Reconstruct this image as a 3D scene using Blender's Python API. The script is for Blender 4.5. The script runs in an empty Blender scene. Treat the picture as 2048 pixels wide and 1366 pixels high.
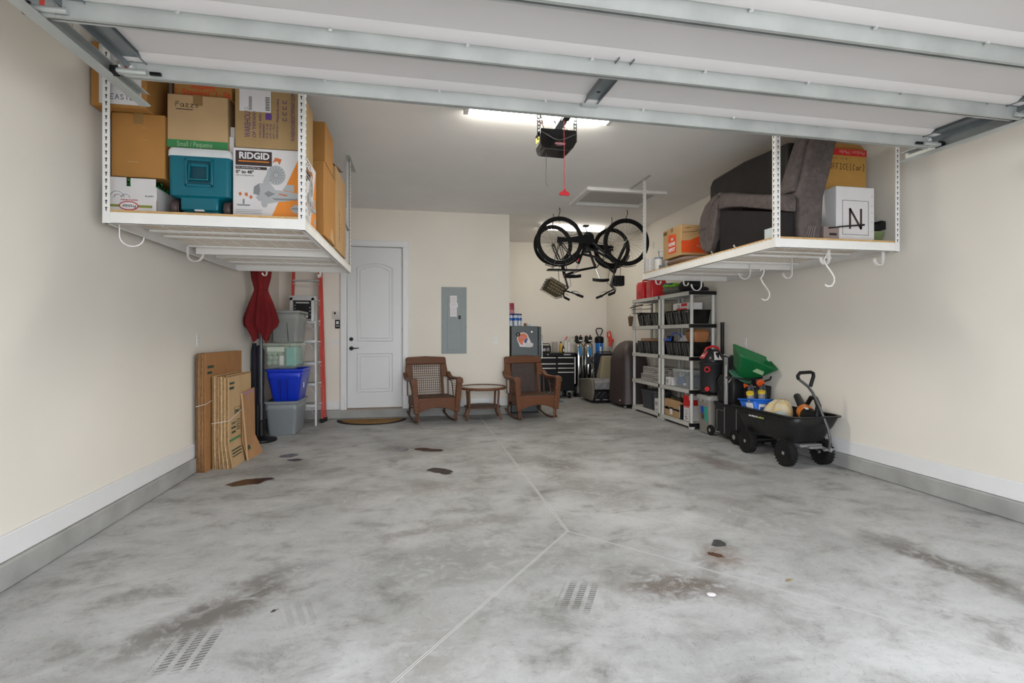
import bpy, bmesh, math, random
from mathutils import Vector, Matrix, Euler
from math import pi, sin, cos, radians as R
random.seed(11)
SC = bpy.context.scene
COL = SC.collection
# ---------------------------------------------------------------- camera
cd = bpy.data.cameras.new('camera'); cam = bpy.data.objects.new('camera', cd); COL.objects.link(cam)
cam.location = (0, 0, 1.29); cam.rotation_euler = (R(90), 0, -R(10.5247))
cd.sensor_width = 36; cd.lens = 36 * 1020 / 2048; cd.shift_y = -11 / 2048; cd.clip_start = .05
SC.camera = cam
# ---------------------------------------------------------------- daylight: overcast sky through the open garage door
W = bpy.data.worlds.new('overcast_sky'); SC.world = W; W.use_nodes = True
bg = W.node_tree.nodes['Background']; bg.inputs[0].default_value = (.93, .965, 1, 1); bg.inputs[1].default_value = 6.6
SC.view_settings.view_transform = 'Standard'; SC.view_settings.look = 'None'
SC.view_settings.exposure = 0.0; SC.view_settings.gamma = 1; SC.view_settings.use_curve_mapping = False
LAMP = 68.0      # radiance of the fluorescent diffusers
# ---------------------------------------------------------------- materials
def new_mat(name):
    m = bpy.data.materials.new(name); m.use_nodes = True
    return m, m.node_tree, m.node_tree.nodes['Principled BSDF']
_mats = {}
def mat(name, c=None, r=.6, metal=0, var=.06, vs=8, bump=0, bs=60, spec=.5, alpha=1, emit=0, trans=0, coat=0):
    if name in _mats: return _mats[name]
    m, t, b = new_mat(name); N = t.nodes; L = t.links
    c = tuple(c) + (1,)
    b.inputs['Roughness'].default_value = r; b.inputs['Metallic'].default_value = metal
    b.inputs['Specular IOR Level'].default_value = min(spec, .22) if max(c[:3]) < .03 and not coat else spec
    b.inputs['Coat Weight'].default_value = coat
    if alpha < 1: b.inputs['Alpha'].default_value = alpha
    if trans: b.inputs['Transmission Weight'].default_value = trans
    if emit:
        b.inputs['Emission Color'].default_value = c; b.inputs['Emission Strength'].default_value = emit
    tc = N.new('ShaderNodeTexCoord')
    nz = N.new('ShaderNodeTexNoise'); nz.inputs['Scale'].default_value = vs; nz.inputs['Detail'].default_value = 5
    L.new(tc.outputs['Object'], nz.inputs['Vector'])
    rp = N.new('ShaderNodeValToRGB')
    rp.color_ramp.elements[0].position = .3; rp.color_ramp.elements[1].position = .7
    rp.color_ramp.elements[0].color = tuple(max(0, v * (1 - var)) for v in c[:3]) + (1,)
    rp.color_ramp.elements[1].color = tuple(min(1, v * (1 + var)) for v in c[:3]) + (1,)
    L.new(nz.outputs['Fac'], rp.inputs['Fac']); L.new(rp.outputs['Color'], b.inputs['Base Color'])
    if bump:
        n2 = N.new('ShaderNodeTexNoise'); n2.inputs['Scale'].default_value = bs; n2.inputs['Detail'].default_value = 3
        L.new(tc.outputs['Object'], n2.inputs['Vector'])
        bp = N.new('ShaderNodeBump'); bp.inputs['Strength'].default_value = bump; bp.inputs['Distance'].default_value = .01
        L.new(n2.outputs['Fac'], bp.inputs['Height']); L.new(bp.outputs['Normal'], b.inputs['Normal'])
    _mats[name] = m
    return m
def wave_mat(name, c1, c2, scale, axis='X', r=.7, dist=.6, bump=.4, prof='SIN', rot=(0, 0, 0), metal=0):
    if name in _mats: return _mats[name]
    m, t, b = new_mat(name); N = t.nodes; L = t.links
    tc = N.new('ShaderNodeTexCoord'); mp = N.new('ShaderNodeMapping'); mp.inputs['Rotation'].default_value = rot
    wv = N.new('ShaderNodeTexWave'); wv.bands_direction = axis; wv.wave_profile = prof
    wv.inputs['Scale'].default_value = scale; wv.inputs['Distortion'].default_value = dist; wv.inputs['Detail'].default_value = 2
    L.new(tc.outputs['Object'], mp.inputs[0]); L.new(mp.outputs[0], wv.inputs['Vector'])
    rp = N.new('ShaderNodeValToRGB'); rp.color_ramp.elements[0].color = tuple(c1) + (1,); rp.color_ramp.elements[1].color = tuple(c2) + (1,)
    L.new(wv.outputs['Fac'], rp.inputs['Fac']); L.new(rp.outputs['Color'], b.inputs['Base Color'])
    bp = N.new('ShaderNodeBump'); bp.inputs['Strength'].default_value = bump; bp.inputs['Distance'].default_value = .01
    L.new(wv.outputs['Fac'], bp.inputs['Height']); L.new(bp.outputs['Normal'], b.inputs['Normal'])
    b.inputs['Roughness'].default_value = r; b.inputs['Metallic'].default_value = metal
    _mats[name] = m
    return m
def weave_mat(name, c1, c2, sx, sz, r=.6):
    if name in _mats: return _mats[name]
    m, t, b = new_mat(name); N = t.nodes; L = t.links
    tc = N.new('ShaderNodeTexCoord'); ws = []
    for ax, s in (('DIAGONAL', sx), ('Z', sz)):
        w = N.new('ShaderNodeTexWave'); w.bands_direction = ax; w.inputs['Scale'].default_value = s
        w.inputs['Distortion'].default_value = 1.0; L.new(tc.outputs['Object'], w.inputs['Vector']); ws.append(w)
    mu = N.new('ShaderNodeMath'); mu.operation = 'MULTIPLY'
    L.new(ws[0].outputs['Fac'], mu.inputs[0]); L.new(ws[1].outputs['Fac'], mu.inputs[1])
    rp = N.new('ShaderNodeValToRGB'); rp.color_ramp.elements[0].color = tuple(c1) + (1,); rp.color_ramp.elements[1].color = tuple(c2) + (1,)
    rp.color_ramp.elements[1].position = .7
    L.new(mu.outputs[0], rp.inputs['Fac']); L.new(rp.outputs['Color'], b.inputs['Base Color'])
    bp = N.new('ShaderNodeBump'); bp.inputs['Strength'].default_value = .7; bp.inputs['Distance'].default_value = .006
    L.new(mu.outputs[0], bp.inputs['Height']); L.new(bp.outputs['Normal'], b.inputs['Normal'])
    b.inputs['Roughness'].default_value = r
    _mats[name] = m
    return m
WHITE = mat('white_paint_metal', (.76, .75, .73), .45, 0, .03)
GALV = mat('galvanized_steel', (.42, .435, .42), .45, .4, .12, 5)
GALVD = mat('dark_galvanized_steel', (.20, .22, .23), .4, .6, .15, 5)
STEEL = mat('brushed_steel', (.6, .6, .6), .28, .9, .05)
CHROME = mat('chrome', (.8, .8, .8), .12, 1, .02)
BLACK = mat('black_plastic', (.007, .007, .008), .42, 0, .1, spec=.22)
DARK = mat('dark_grey_plastic', (.022, .023, .026), .5, 0, .1, spec=.25)
MBLACK = mat('black_metal', (.008, .008, .009), .35, .2, .1, spec=.25)
RUB = mat('black_rubber', (.010, .010, .010), .75, 0, .15, 30, .3, 90, .2)
CARD = mat('brown_cardboard', (.40, .25, .115), .8, 0, .06, 6)
CARDD = mat('orange_cardboard', (.36, .17, .04), .8, 0, .06, 6)
CARDL = mat('light_cardboard', (.44, .29, .15), .8, 0, .05, 6)
CARDE = wave_mat('corrugated_edges', (.17, .085, .035), (.42, .25, .12), 26, 'X', .85, 3, .8)
CARDEL = wave_mat('pale_corrugated_edges', (.26, .16, .075), (.55, .38, .20), 26, 'X', .85, 3, .8)
PAPER = mat('white_paper', (.66, .64, .66), .7, 0, .02)
WCARD = mat('white_cardboard', (.60, .58, .58), .6, 0, .03)
PLY = mat('plywood', (.52, .33, .14), .7, 0, .15, 30)
INK = mat('black_ink', (.02, .018, .018), .6)
RED = mat('red_plastic', (.50, .012, .02), .38, 0, .06)
TAPE = mat('brown_tape', (.26, .15, .05), .3)
# ---------------------------------------------------------------- mesh helpers
class MB:
    """collects geometry for ONE mesh object"""
    def __init__(s): s.b = bmesh.new(); s.mi = 0
    def _v(s, co): return s.b.verts.new(co)
    def _f(s, vs):
        try: f = s.b.faces.new(vs); f.material_index = s.mi; return f
        except ValueError: return None
    def m(s, i): s.mi = i; return s
    def hexa(s, P):
        v = [s._v(p) for p in P]
        for q in ((0, 3, 2, 1), (4, 5, 6, 7), (0, 1, 5, 4), (1, 2, 6, 5), (2, 3, 7, 6), (3, 0, 4, 7)): s._f([v[i] for i in q])
        return s
    def box(s, x0, y0, z0, x1, y1, z1, M=None):
        P = [(x0, y0, z0), (x1, y0, z0), (x1, y1, z0), (x0, y1, z0), (x0, y0, z1), (x1, y0, z1), (x1, y1, z1), (x0, y1, z1)]
        if M: P = [M @ Vector(p) for p in P]
        return s.hexa(P)
    def taper(s, cx, cy, z0, z1, a0, b0, a1, b1):   # frustum with half sizes a,b at z0 / z1
        return s.hexa([(cx - a0, cy - b0, z0), (cx + a0, cy - b0, z0), (cx + a0, cy + b0, z0), (cx - a0, cy + b0, z0),
                       (cx - a1, cy - b1, z1), (cx + a1, cy - b1, z1), (cx + a1, cy + b1, z1), (cx - a1, cy + b1, z1)])
    def ring(s, c, u, w, r, n, r2=None):
        r2 = r if r2 is None else r2
        return [s._v(Vector(c) + u * (r * cos(2 * pi * k / n)) + w * (r2 * sin(2 * pi * k / n))) for k in range(n)]
    def cyl(s, p0, p1, r0, r1=None, n=16, cap=True):
        p0 = Vector(p0); p1 = Vector(p1); r1 = r0 if r1 is None else r1
        d = (p1 - p0).normalized(); u = d.orthogonal().normalized(); w = d.cross(u)
        A = s.ring(p0, u, w, r0, n); B = s.ring(p1, u, w, r1, n)
        for k in range(n): s._f([A[k], A[(k + 1) % n], B[(k + 1) % n], B[k]])
        if cap: s._f(A[::-1]); s._f(B)
        return s
    def tube(s, pts, r, n=8, closed=False, flat=None):
        pts = [Vector(p) for p in pts]; K = len(pts); rings = []
        prev = None
        for i, p in enumerate(pts):
            a = pts[(i - 1) % K] if (closed or i) else p; b = pts[(i + 1) % K] if (closed or i < K - 1) else p
            d = (b - a).normalized()
            if prev is None: u = d.orthogonal().normalized() if abs(d.z) > .9 else d.cross(Vector((0, 0, 1))).normalized()
            else: u = (prev - d * prev.dot(d)).normalized()
            prev = u; w = d.cross(u)
            rr = r[i] if isinstance(r, (list, tuple)) else r
            rings.append(s.ring(p, u, w, rr, n, rr * (flat if flat else 1)))
        for i in range(K if closed else K - 1):
            A = rings[i]; B = rings[(i + 1) % K]
            for k in range(n): s._f([A[k], A[(k + 1) % n], B[(k + 1) % n], B[k]])
        if not closed: s._f(rings[0][::-1]); s._f(rings[-1])
        return s
    def lathe(s, prof, c=(0, 0, 0), n=24, axis='Z', sx=1, sy=1):
        rings = []
        for r, h in prof:
            r = max(r, 1e-4); ring = []
            for k in range(n):
                a = 2 * pi * k / n; x, y = r * cos(a) * sx, r * sin(a) * sy
                p = {'Z': (x, y, h), 'X': (h, x, y), 'Y': (x, h, y)}[axis]
                ring.append(s._v(Vector(c) + Vector(p)))
            rings.append(ring)
        for A, B in zip(rings, rings[1:]):
            for k in range(n): s._f([A[k], A[(k + 1) % n], B[(k + 1) % n], B[k]])
        s._f(rings[0][::-1]); s._f(rings[-1])
        return s
    def prism(s, poly, a, b, axis='Y'):   # polygon (u,v) extruded along axis from a to b
        def P(u, v, t): return {'Y': (u, t, v), 'X': (t, u, v), 'Z': (u, v, t)}[axis]
        A = [s._v(P(u, v, a)) for u, v in poly]; B = [s._v(P(u, v, b)) for u, v in poly]; n = len(poly)
        for k in range(n): s._f([A[k], A[(k + 1) % n], B[(k + 1) % n], B[k]])
        s._f(A[::-1]); s._f(B)
        return s
    def loft(s, rings, closed=True, cap=True):
        V = [[s._v(p) for p in r] for r in rings]; n = len(V[0])
        for A, B in zip(V, V[1:]):
            for k in range(n if closed else n - 1): s._f([A[k], A[(k + 1) % n], B[(k + 1) % n], B[k]])
        if cap: s._f(V[0][::-1]); s._f(V[-1])
        return s
    def sphere(s, c, rx, ry, rz, n=16, m=10):
        prof = [(sin(pi * k / m), -cos(pi * k / m)) for k in range(m + 1)]
        rings = []
        for q, h in prof:
            q = max(q, 1e-3)
            rings.append([(c[0] + rx * q * cos(2 * pi * k / n), c[1] + ry * q * sin(2 * pi * k / n), c[2] + rz * h) for k in range(n)])
        return s.loft(rings)
    def torus(s, c, Rr, r, axis='Y', n=40, m=10, sx=1):
        pts = []
        for k in range(n):
            a = 2 * pi * k / n; u, v = Rr * cos(a) * sx, Rr * sin(a)
            pts.append({'Y': (c[0] + u, c[1], c[2] + v), 'X': (c[0], c[1] + u, c[2] + v), 'Z': (c[0] + u, c[1] + v, c[2])}[axis])
        return s.tube(pts, r, m, closed=True)
    def build(s, name, mats, parent=None, bevel=0, smooth=True, loc=None, rot=None, seg=2, angle=35, solid=0, sub=0):
        bmesh.ops.recalc_face_normals(s.b, faces=s.b.faces[:])
        me = bpy.data.meshes.new(name); s.b.to_mesh(me); s.b.free()
        for mm in (mats if isinstance(mats, (list, tuple)) else [mats]): me.materials.append(mm)
        if smooth:
            me.shade_smooth(); me.set_sharp_from_angle(angle=R(angle))
        o = bpy.data.objects.new(name, me); COL.objects.link(o)
        if parent: o.parent = parent
        if loc: o.location = loc
        if rot: o.rotation_euler = rot
        if solid:
            q = o.modifiers.new('thick', 'SOLIDIFY'); q.thickness = solid; q.offset = 0
        if bevel:
            q = o.modifiers.new('bevel', 'BEVEL'); q.width = bevel; q.segments = seg; q.limit_method = 'ANGLE'; q.angle_limit = R(40)
        if sub:
            q = o.modifiers.new('sub', 'SUBSURF'); q.levels = sub; q.render_levels = sub
        return o
def rrect(hx, hy, r, z, n=5, cx=0, cy=0):
    P = []
    for qx, qy, a0 in ((1, 1, 0), (-1, 1, 90), (-1, -1, 180), (1, -1, 270)):
        for k in range(n + 1):
            a = R(a0 + 90 * k / n); P.append((cx + qx * (hx - r) + r * cos(a), cy + qy * (hy - r) + r * sin(a), z))
    return P
def tag(o, label, cat, group=None):
    o['label'] = label; o['category'] = cat
    if group: o['group'] = group
    return o
def thing(name, label, cat, loc=(0, 0, 0), rz=0, group=None, rot=None):
    o = bpy.data.objects.new(name, None); COL.objects.link(o); o.empty_display_size = .1
    o.location = loc; o.rotation_euler = rot if rot else (0, 0, R(rz))
    return tag(o, label, cat, group)
def struct(o):
    o['kind'] = 'structure'; return o
def kids(o): return [c for c in COL.objects if c.parent == o]
def dup(root, loc, rz=None, label=None, group=None, rot=None):
    def cp(o, par):
        c = o.copy(); COL.objects.link(c)
        if par: c.parent = par
        for ch in kids(o): cp(ch, c)
        return c
    r = cp(root, None); r.location = loc
    if rz is not None: r.rotation_euler = (0, 0, R(rz))
    if rot is not None: r.rotation_euler = rot
    if label: r['label'] = label
    if group: r['group'] = group
    return r
def text(s, size, parent, loc, rot, m, name='lettering', w=None, bold=0, align='LEFT', shear=0, sp=1, ext=.0008, label=None):
    cu = bpy.data.curves.new(name, 'FONT'); cu.body = s; cu.size = size; cu.align_x = align; cu.shear = shear
    cu.extrude = ext; cu.offset = bold; cu.space_character = sp; cu.resolution_u = 3
    t = bpy.data.objects.new('tmp', cu); COL.objects.link(t)
    bpy.context.view_layer.update()
    me = bpy.data.meshes.new_from_object(t.evaluated_get(bpy.context.evaluated_depsgraph_get()))
    bpy.data.objects.remove(t)
    me.materials.clear(); me.materials.append(m)
    o = bpy.data.objects.new(name, me); COL.objects.link(o); o.parent = parent; o.location = loc
    o.rotation_euler = rot
    if w:
        xs = [v.co.x for v in me.vertices]; k = w / (max(xs) - min(xs)); o.scale = (k, 1, 1)
    if label: o['label'] = label
    return o
FR = (R(90), 0, 0)        # faces -Y
FL = (R(90), 0, -R(90))   # faces -X
STROKES = {'E': [[(1, 0), (0, 0), (0, 1), (1, 1)], [(0, .5), (.8, .5)]], 'A': [[(0, 0), (.5, 1), (1, 0)], [(.2, .4), (.8, .4)]],
 'S': [[(0, .1), (.6, 0), (1, .3), (.1, .7), (.4, 1), (1, .9)]], 'T': [[(0, 1), (1.1, 1)], [(.5, 1), (.5, 0)]],
 'R': [[(0, 0), (0, 1), (.8, .9), (.8, .6), (0, .5), (1.1, 0)]], 'O': [[(.5, 0), (0, .3), (0, .7), (.5, 1), (1, .7), (1, .3), (.5, 0)]],
 'F': [[(0, 0), (0, 1), (1, 1)], [(0, .5), (.7, .5)]], 'I': [[(0, 0), (1, 0)], [(0, 1), (1, 1)], [(.5, 0), (.5, 1)]],
 'C': [[(1, .85), (.5, 1), (0, .6), (0, .3), (.5, 0), (1, .1)]], '(': [[(.7, 1.2), (.2, .6), (.7, -.2)]], ')': [[(.2, 1.2), (.7, .6), (.2, -.2)]],
 'a': [[(.9, .6), (.3, .6), (0, .3), (.3, 0), (.8, .1), (.9, .6), (1, 0)]], 'r': [[(.1, 0), (.1, .6)], [(.1, .4), (.5, .65), (.9, .6)]],
 'P': [[(.1, 0), (.2, 1), (.9, .95), (.9, .6), (.15, .45)]], 'z': [[(0, .6), (.8, .6), (.1, .05), (.9, 0)]], 'o': [[(.4, 0), (0, .3), (.4, .6), (.8, .3), (.4, 0)]],
 'N': [[(0, 0), (0, 1), (1, 0), (1, 1)]], 'h': [[(0, 1), (0, 0)], [(0, .4), (.6, .6), (.8, 0)]], 'i': [[(.4, .6), (.4, 0)]],
 's': [[(.7, .6), (.1, .5), (.7, .2), (0, 0)]], 'e': [[(0, .3), (.8, .35), (.5, .6), (0, .4), (.2, 0), (.8, .1)]], 'u': [[(0, .6), (.1, 0), (.7, .1), (.8, .6)], [(.8, .6), (.9, 0)]], ' ': []}
def hand(s, size, parent, loc, rot, m=None, th=.05, name='handwriting', wx=.62, label=None):
    b = MB(); x = 0
    for ch in s:
        for st in STROKES.get(ch, []):
            P = [(x + u * size * wx, v * size) for u, v in st]
            for p, q in zip(P, P[1:]):
                d = Vector((q[0] - p[0], q[1] - p[1])); nn = Vector((-d.y, d.x)).normalized() * size * th
                e = d.normalized() * size * th * .5
                b.hexa([(p[0] - nn.x - e.x, p[1] - nn.y - e.y, 0), (q[0] - nn.x + e.x, q[1] - nn.y + e.y, 0), (q[0] + nn.x + e.x, q[1] + nn.y + e.y, 0), (p[0] + nn.x - e.x, p[1] + nn.y - e.y, 0),
                        (p[0] - nn.x - e.x, p[1] - nn.y - e.y, .0012), (q[0] - nn.x + e.x, q[1] - nn.y + e.y, .0012), (q[0] + nn.x + e.x, q[1] + nn.y + e.y, .0012), (p[0] + nn.x - e.x, p[1] + nn.y - e.y, .0012)])
        x += size * (wx + .28)
    o = b.build(name, m or INK, parent, loc=loc, rot=rot, smooth=False)
    if label: o['label'] = label
    return o
def plate(name, parent, x0, z0, x1, z1, y, m, t=.0015, face='F', label=None):
    """thin printed panel on the front (-Y) face or a side (X) face: x->y for sides"""
    b = MB()
    if face == 'F': b.box(x0, y - t, z0, x1, y, z1)
    elif face == 'R': b.box(y, x0, z0, y + t, x1, z1)
    else: b.box(y - t, x0, z0, y, x1, z1)
    o = b.build(name, m, parent, smooth=False)
    if label: o['label'] = label
    return o
# ================================================================ ROOM
XL, XR, YB, YA, ZC, YF = -2.08, 4.12, 8.32, 10.72, 3.30, .25
XC = 1.503   # right end of the door wall
def wall_material():
    m, t, b = new_mat('beige_drywall'); N = t.nodes; L = t.links
    tc = N.new('ShaderNodeTexCoord'); nz = N.new('ShaderNodeTexNoise'); nz.inputs['Scale'].default_value = 1.3; nz.inputs['Detail'].default_value = 4
    L.new(tc.outputs['Object'], nz.inputs['Vector'])
    rp = N.new('ShaderNodeValToRGB'); rp.color_ramp.elements[0].position = .35; rp.color_ramp.elements[1].position = .65
    rp.color_ramp.elements[0].color = (.69, .65, .585, 1); rp.color_ramp.elements[1].color = (.72, .68, .615, 1)
    L.new(nz.outputs['Fac'], rp.inputs['Fac']); L.new(rp.outputs['Color'], b.inputs['Base Color'])
    n2 = N.new('ShaderNodeTexNoise'); n2.inputs['Scale'].default_value = 120; L.new(tc.outputs['Object'], n2.inputs['Vector'])
    bp = N.new('ShaderNodeBump'); bp.inputs['Strength'].default_value = .08; bp.inputs['Distance'].default_value = .004
    L.new(n2.outputs['Fac'], bp.inputs['Height']); L.new(bp.outputs['Normal'], b.inputs['Normal'])
    b.inputs['Roughness'].default_value = .75
    return m
WALL = wall_material()
CEIL = mat('ceiling_paint', (.86, .845, .825), .9, 0, .02, 2, .15, 150)
TRIM = mat('white_trim_paint', (.68, .68, .69), .4, 0, .015)
CURB = mat('curb_concrete', (.30, .30, .29), .85, 0, .16, 4, .5, 25)
def stain_floor():
    m, t, b = new_mat('stained_concrete'); N = t.nodes; L = t.links
    tc = N.new('ShaderNodeTexCoord')
    def noise(sc, det=6, dist=0, rough=.55, vec=None, sy=1):
        n = N.new('ShaderNodeTexNoise'); n.inputs['Scale'].default_value = sc; n.inputs['Detail'].default_value = det
        n.inputs['Distortion'].default_value = dist; n.inputs['Roughness'].default_value = rough
        if sy != 1:
            mp = N.new('ShaderNodeMapping'); mp.inputs['Scale'].default_value = (1, sy, 1); L.new(tc.outputs['Object'], mp.inputs[0]); L.new(mp.outputs[0], n.inputs['Vector'])
        else: L.new(vec or tc.outputs['Object'], n.inputs['Vector'])
        return n
    def ramp(src, stops):
        r = N.new('ShaderNodeValToRGB'); e = r.color_ramp.elements
        e[0].position, e[0].color = stops[0][0], tuple(stops[0][1]) + (1,)
        e[1].position, e[1].color = stops[-1][0], tuple(stops[-1][1]) + (1,)
        for p, c in stops[1:-1]: q = e.new(p); q.color = tuple(c) + (1,)
        L.new(src, r.inputs['Fac']); return r
    def mix(f, a, c, mode='MIX'):
        x = N.new('ShaderNodeMix'); x.data_type = 'RGBA'; x.blend_type = mode
        if isinstance(f, (int, float)): x.inputs[0].default_value = f
        else: L.new(f, x.inputs[0])
        for i, v in ((6, a), (7, c)):
            if isinstance(v, tuple): x.inputs[i].default_value = v + (1,)
            else: L.new(v, x.inputs[i])
        return x.outputs[2]
    def mth(op, a, c=None, d=None):
        x = N.new('ShaderNodeMath'); x.operation = op
        for i, v in enumerate((a, c, d)):
            if v is None: continue
            if isinstance(v, (int, float)): x.inputs[i].default_value = v
            else: L.new(v, x.inputs[i])
        return x.outputs[0]
    base = ramp(noise(.9, 9, .25, .6).outputs['Fac'], [(.28, (.27, .275, .275)), (.46, (.365, .37, .37)), (.6, (.43, .435, .44)), (.8, (.52, .525, .53))])
    dirt = ramp(noise(2.6, 14, .35, .72, sy=1.25).outputs['Fac'], [(.33, (.52, .51, .49)), (.45, (.86, .855, .84)), (.54, (1, 1, 1)), (.72, (1.12, 1.12, 1.13))])
    col = mix(1.0, base.outputs['Color'], dirt.outputs['Color'], 'MULTIPLY')
    fleck = ramp(noise(30, 8, 1.2, .75).outputs['Fac'], [(.3, (.62, .61, .6)), (.45, (1, 1, 1)), (.62, (1, 1, 1)), (.75, (1.22, 1.22, 1.22))])
    col = mix(.8, col, fleck.outputs['Color'], 'MULTIPLY')
    grit = ramp(noise(75, 6, .6, .8).outputs['Fac'], [(.30, (.55, .55, .54)), (.42, (1, 1, 1)), (.6, (1, 1, 1)), (.72, (1.3, 1.3, 1.3))])
    col = mix(.75, col, grit.outputs['Color'], 'MULTIPLY')
    # distorted coordinates for the edges of stains
    dn = noise(3.0, 8, 0, .65); dn2 = N.new('ShaderNodeVectorMath'); dn2.operation = 'MULTIPLY_ADD'
    L.new(dn.outputs['Color'], dn2.inputs[0]); dn2.inputs[1].default_value = (.55, .55, 0); 
    off = N.new('ShaderNodeVectorMath'); off.operation = 'SUBTRACT'; L.new(tc.outputs['Object'], off.inputs[0]); off.inputs[1].default_value = (.275, .275, 0)
    L.new(off.outputs[0], dn2.inputs[2]); soft = dn2.outputs[0]
    en = noise(7.0, 4, 0, .5); dn3 = N.new('ShaderNodeVectorMath'); dn3.operation = 'MULTIPLY_ADD'
    L.new(en.outputs['Color'], dn3.inputs[0]); dn3.inputs[1].default_value = (.16, .16, 0)
    off2 = N.new('ShaderNodeVectorMath'); off2.operation = 'SUBTRACT'; L.new(tc.outputs['Object'], off2.inputs[0]); off2.inputs[1].default_value = (.08, .08, 0)
    L.new(off2.outputs[0], dn3.inputs[2]); hard = dn3.outputs[0]
    def blob(cx, cy, rx, ry, rot, lo, hi, vec):
        mp = N.new('ShaderNodeMapping'); mp.vector_type = 'TEXTURE'
        mp.inputs['Location'].default_value = (cx, cy, 0); mp.inputs['Rotation'].default_value = (0, 0, R(rot)); mp.inputs['Scale'].default_value = (rx, ry, 1)
        L.new(vec, mp.inputs[0]); ln = N.new('ShaderNodeVectorMath'); ln.operation = 'LENGTH'; L.new(mp.outputs[0], ln.inputs[0])
        mr = N.new('ShaderNodeMapRange'); mr.interpolation_type = 'SMOOTHSTEP'; L.new(ln.outputs['Value'], mr.inputs[0])
        mr.inputs[1].default_value = lo; mr.inputs[2].default_value = hi; mr.inputs[3].default_value = 1; mr.inputs[4].default_value = 0
        return mr.outputs[0]
    # broad stains: cx cy rx ry rot strength colour
    SO = [(.15, 2.95, .62, .34, 12, .50, (.17, .17, .16)), (1.33, 2.42, .20, .40, 60, .85, (.14, .12, .105)), (1.75, 2.68, .16, .14, 0, .6, (.17, .12, .095)),
          (-.92, 2.62, .17, .60, -38, .80, (.14, .13, .12)), (2.93, 2.42, .15, .60, 4, .80, (.13, .12, .11)), (-.02, 3.42, .26, .10, 0, .6, (.18, .16, .145)),
          (.45, 3.5, .34, .16, 0, .55, (.19, .18, .17)), (1.42, 5.0, .26, .36, 30, .65, (.14, .13, .12)), (1.5, 4.0, .36, .42, 10, .5, (.19, .18, .17)),
          (3.0, 4.8, .20, .48, 12, .7, (.15, .13, .12)), (2.25, 7.1, .50, .38, 0, .55, (.20, .195, .18)), (2.75, 6.4, .40, .35, 0, .45, (.21, .2, .19)),
          (-1.28, 5.35, .46, .30, 20, .55, (.16, .15, .14)), (.1, 5.9, .45, .34, 0, .4, (.2, .19, .18)), (.15, 4.4, .30, .26, 0, .55, (.19, .17, .155)),
          (-.6, 4.3, .4, .35, 0, .4, (.2, .19, .18)), (.35, 7.7, 1.5, .45, 0, .45, (.20, .21, .225)), (3.1, 9.0, .9, 1.2, 0, .5, (.17, .16, .14)), (.7, 5.2, .9, .2, 0, .4, (.2, .2, .19)),
          (1.9, 5.6, .5, .35, 0, .3, (.2, .2, .19)), (2.35, 3.3, .35, .55, 0, .4, (.2, .19, .18)), (.05, 2.1, .25, .55, 0, .4, (.2, .19, .17)), (1.0, 2.75, .7, .25, 0, .3, (.2, .2, .19))]
    pn = noise(9, 8, 1.4, .7); pr = ramp(pn.outputs['Fac'], [(.36, (.25, .25, .25)), (.52, (1, 1, 1))])
    for cx, cy, rx, ry, rot, st, c in SO:
        f = mth('MULTIPLY', blob(cx, cy, rx, ry, rot, .2, 1.35, soft), min(1, st * 1.2))
        f = mth('MULTIPLY', f, pr.outputs['Color'])
        col = mix(f, col, c)
    # sharp oil spots; the grey-blue one has its reflection painted into the colour
    wet = None
    for cx, cy, rx, ry, rot, c in [(.12, 5.86, .20, .09, -30, (.032, .012, .009)), (.22, 4.92, .17, .085, -45, (.022, .012, .010)), (-1.46, 4.86, .22, .10, 28, (.045, .018, .013)),
                              (-1.36, 5.86, .11, .09, 20, (.11, .115, .12)), (-1.27, 5.63, .08, .06, 20, (.05, .035, .03)), (1.84, 2.89, .062, .045, 0, (.055, .058, .06)),
                              (1.73, 2.74, .035, .035, 0, (.09, .045, .03)), (-.17, 5.95, .1, .12, 0, (.12, .12, .12))]:
        f = blob(cx, cy, rx, ry, rot, .82, 1.02, hard)
        col = mix(f, col, c)
        wet = f if wet is None else mth('MAXIMUM', wet, f)
    # tyre tread prints
    def tread(cx, cy, hx, hy, rot, st):
        nonlocal col
        mp = N.new('ShaderNodeMapping'); mp.vector_type = 'TEXTURE'; mp.inputs['Location'].default_value = (cx, cy, 0); mp.inputs['Rotation'].default_value = (0, 0, R(rot)); mp.inputs['Scale'].default_value = (hx, hy, 1)
        L.new(tc.outputs['Object'], mp.inputs[0]); sp = N.new('ShaderNodeSeparateXYZ'); L.new(mp.outputs[0], sp.inputs[0])
        x, y = sp.outputs[0], sp.outputs[1]
        bx = mth('LESS_THAN', mth('ABSOLUTE', x), 1); by = mth('SMOOTH_MIN', mth('SUBTRACT', 1, mth('ABSOLUTE', y)), .5, .3)
        rib = mth('GREATER_THAN', mth('SINE', mth('MULTIPLY', x, 9.5)), -.35)
        lug = mth('GREATER_THAN', mth('SINE', mth('SUBTRACT', mth('MULTIPLY', y, 52), mth('MULTIPLY', x, 7))), -.3)
        f = mth('MULTIPLY', mth('MULTIPLY', bx, mth('MAXIMUM', mth('MULTIPLY', by, 2), 0)), mth('MULTIPLY', rib, lug))
        f = mth('MULTIPLY', f, mth('MULTIPLY', pr.outputs['Color'], st)); f = mth('MINIMUM', f, .9)
        col = mix(f, col, (.11, .11, .105))
    tread(-.93, 2.30, .09, .16, 0, 1.5); tread(.78, 2.43, .085, .17, -28, 1.1); tread(-.55, 2.52, .07, .13, 20, .35); tread(.72, 2.8, .09, .14, -40, .35)
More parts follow.
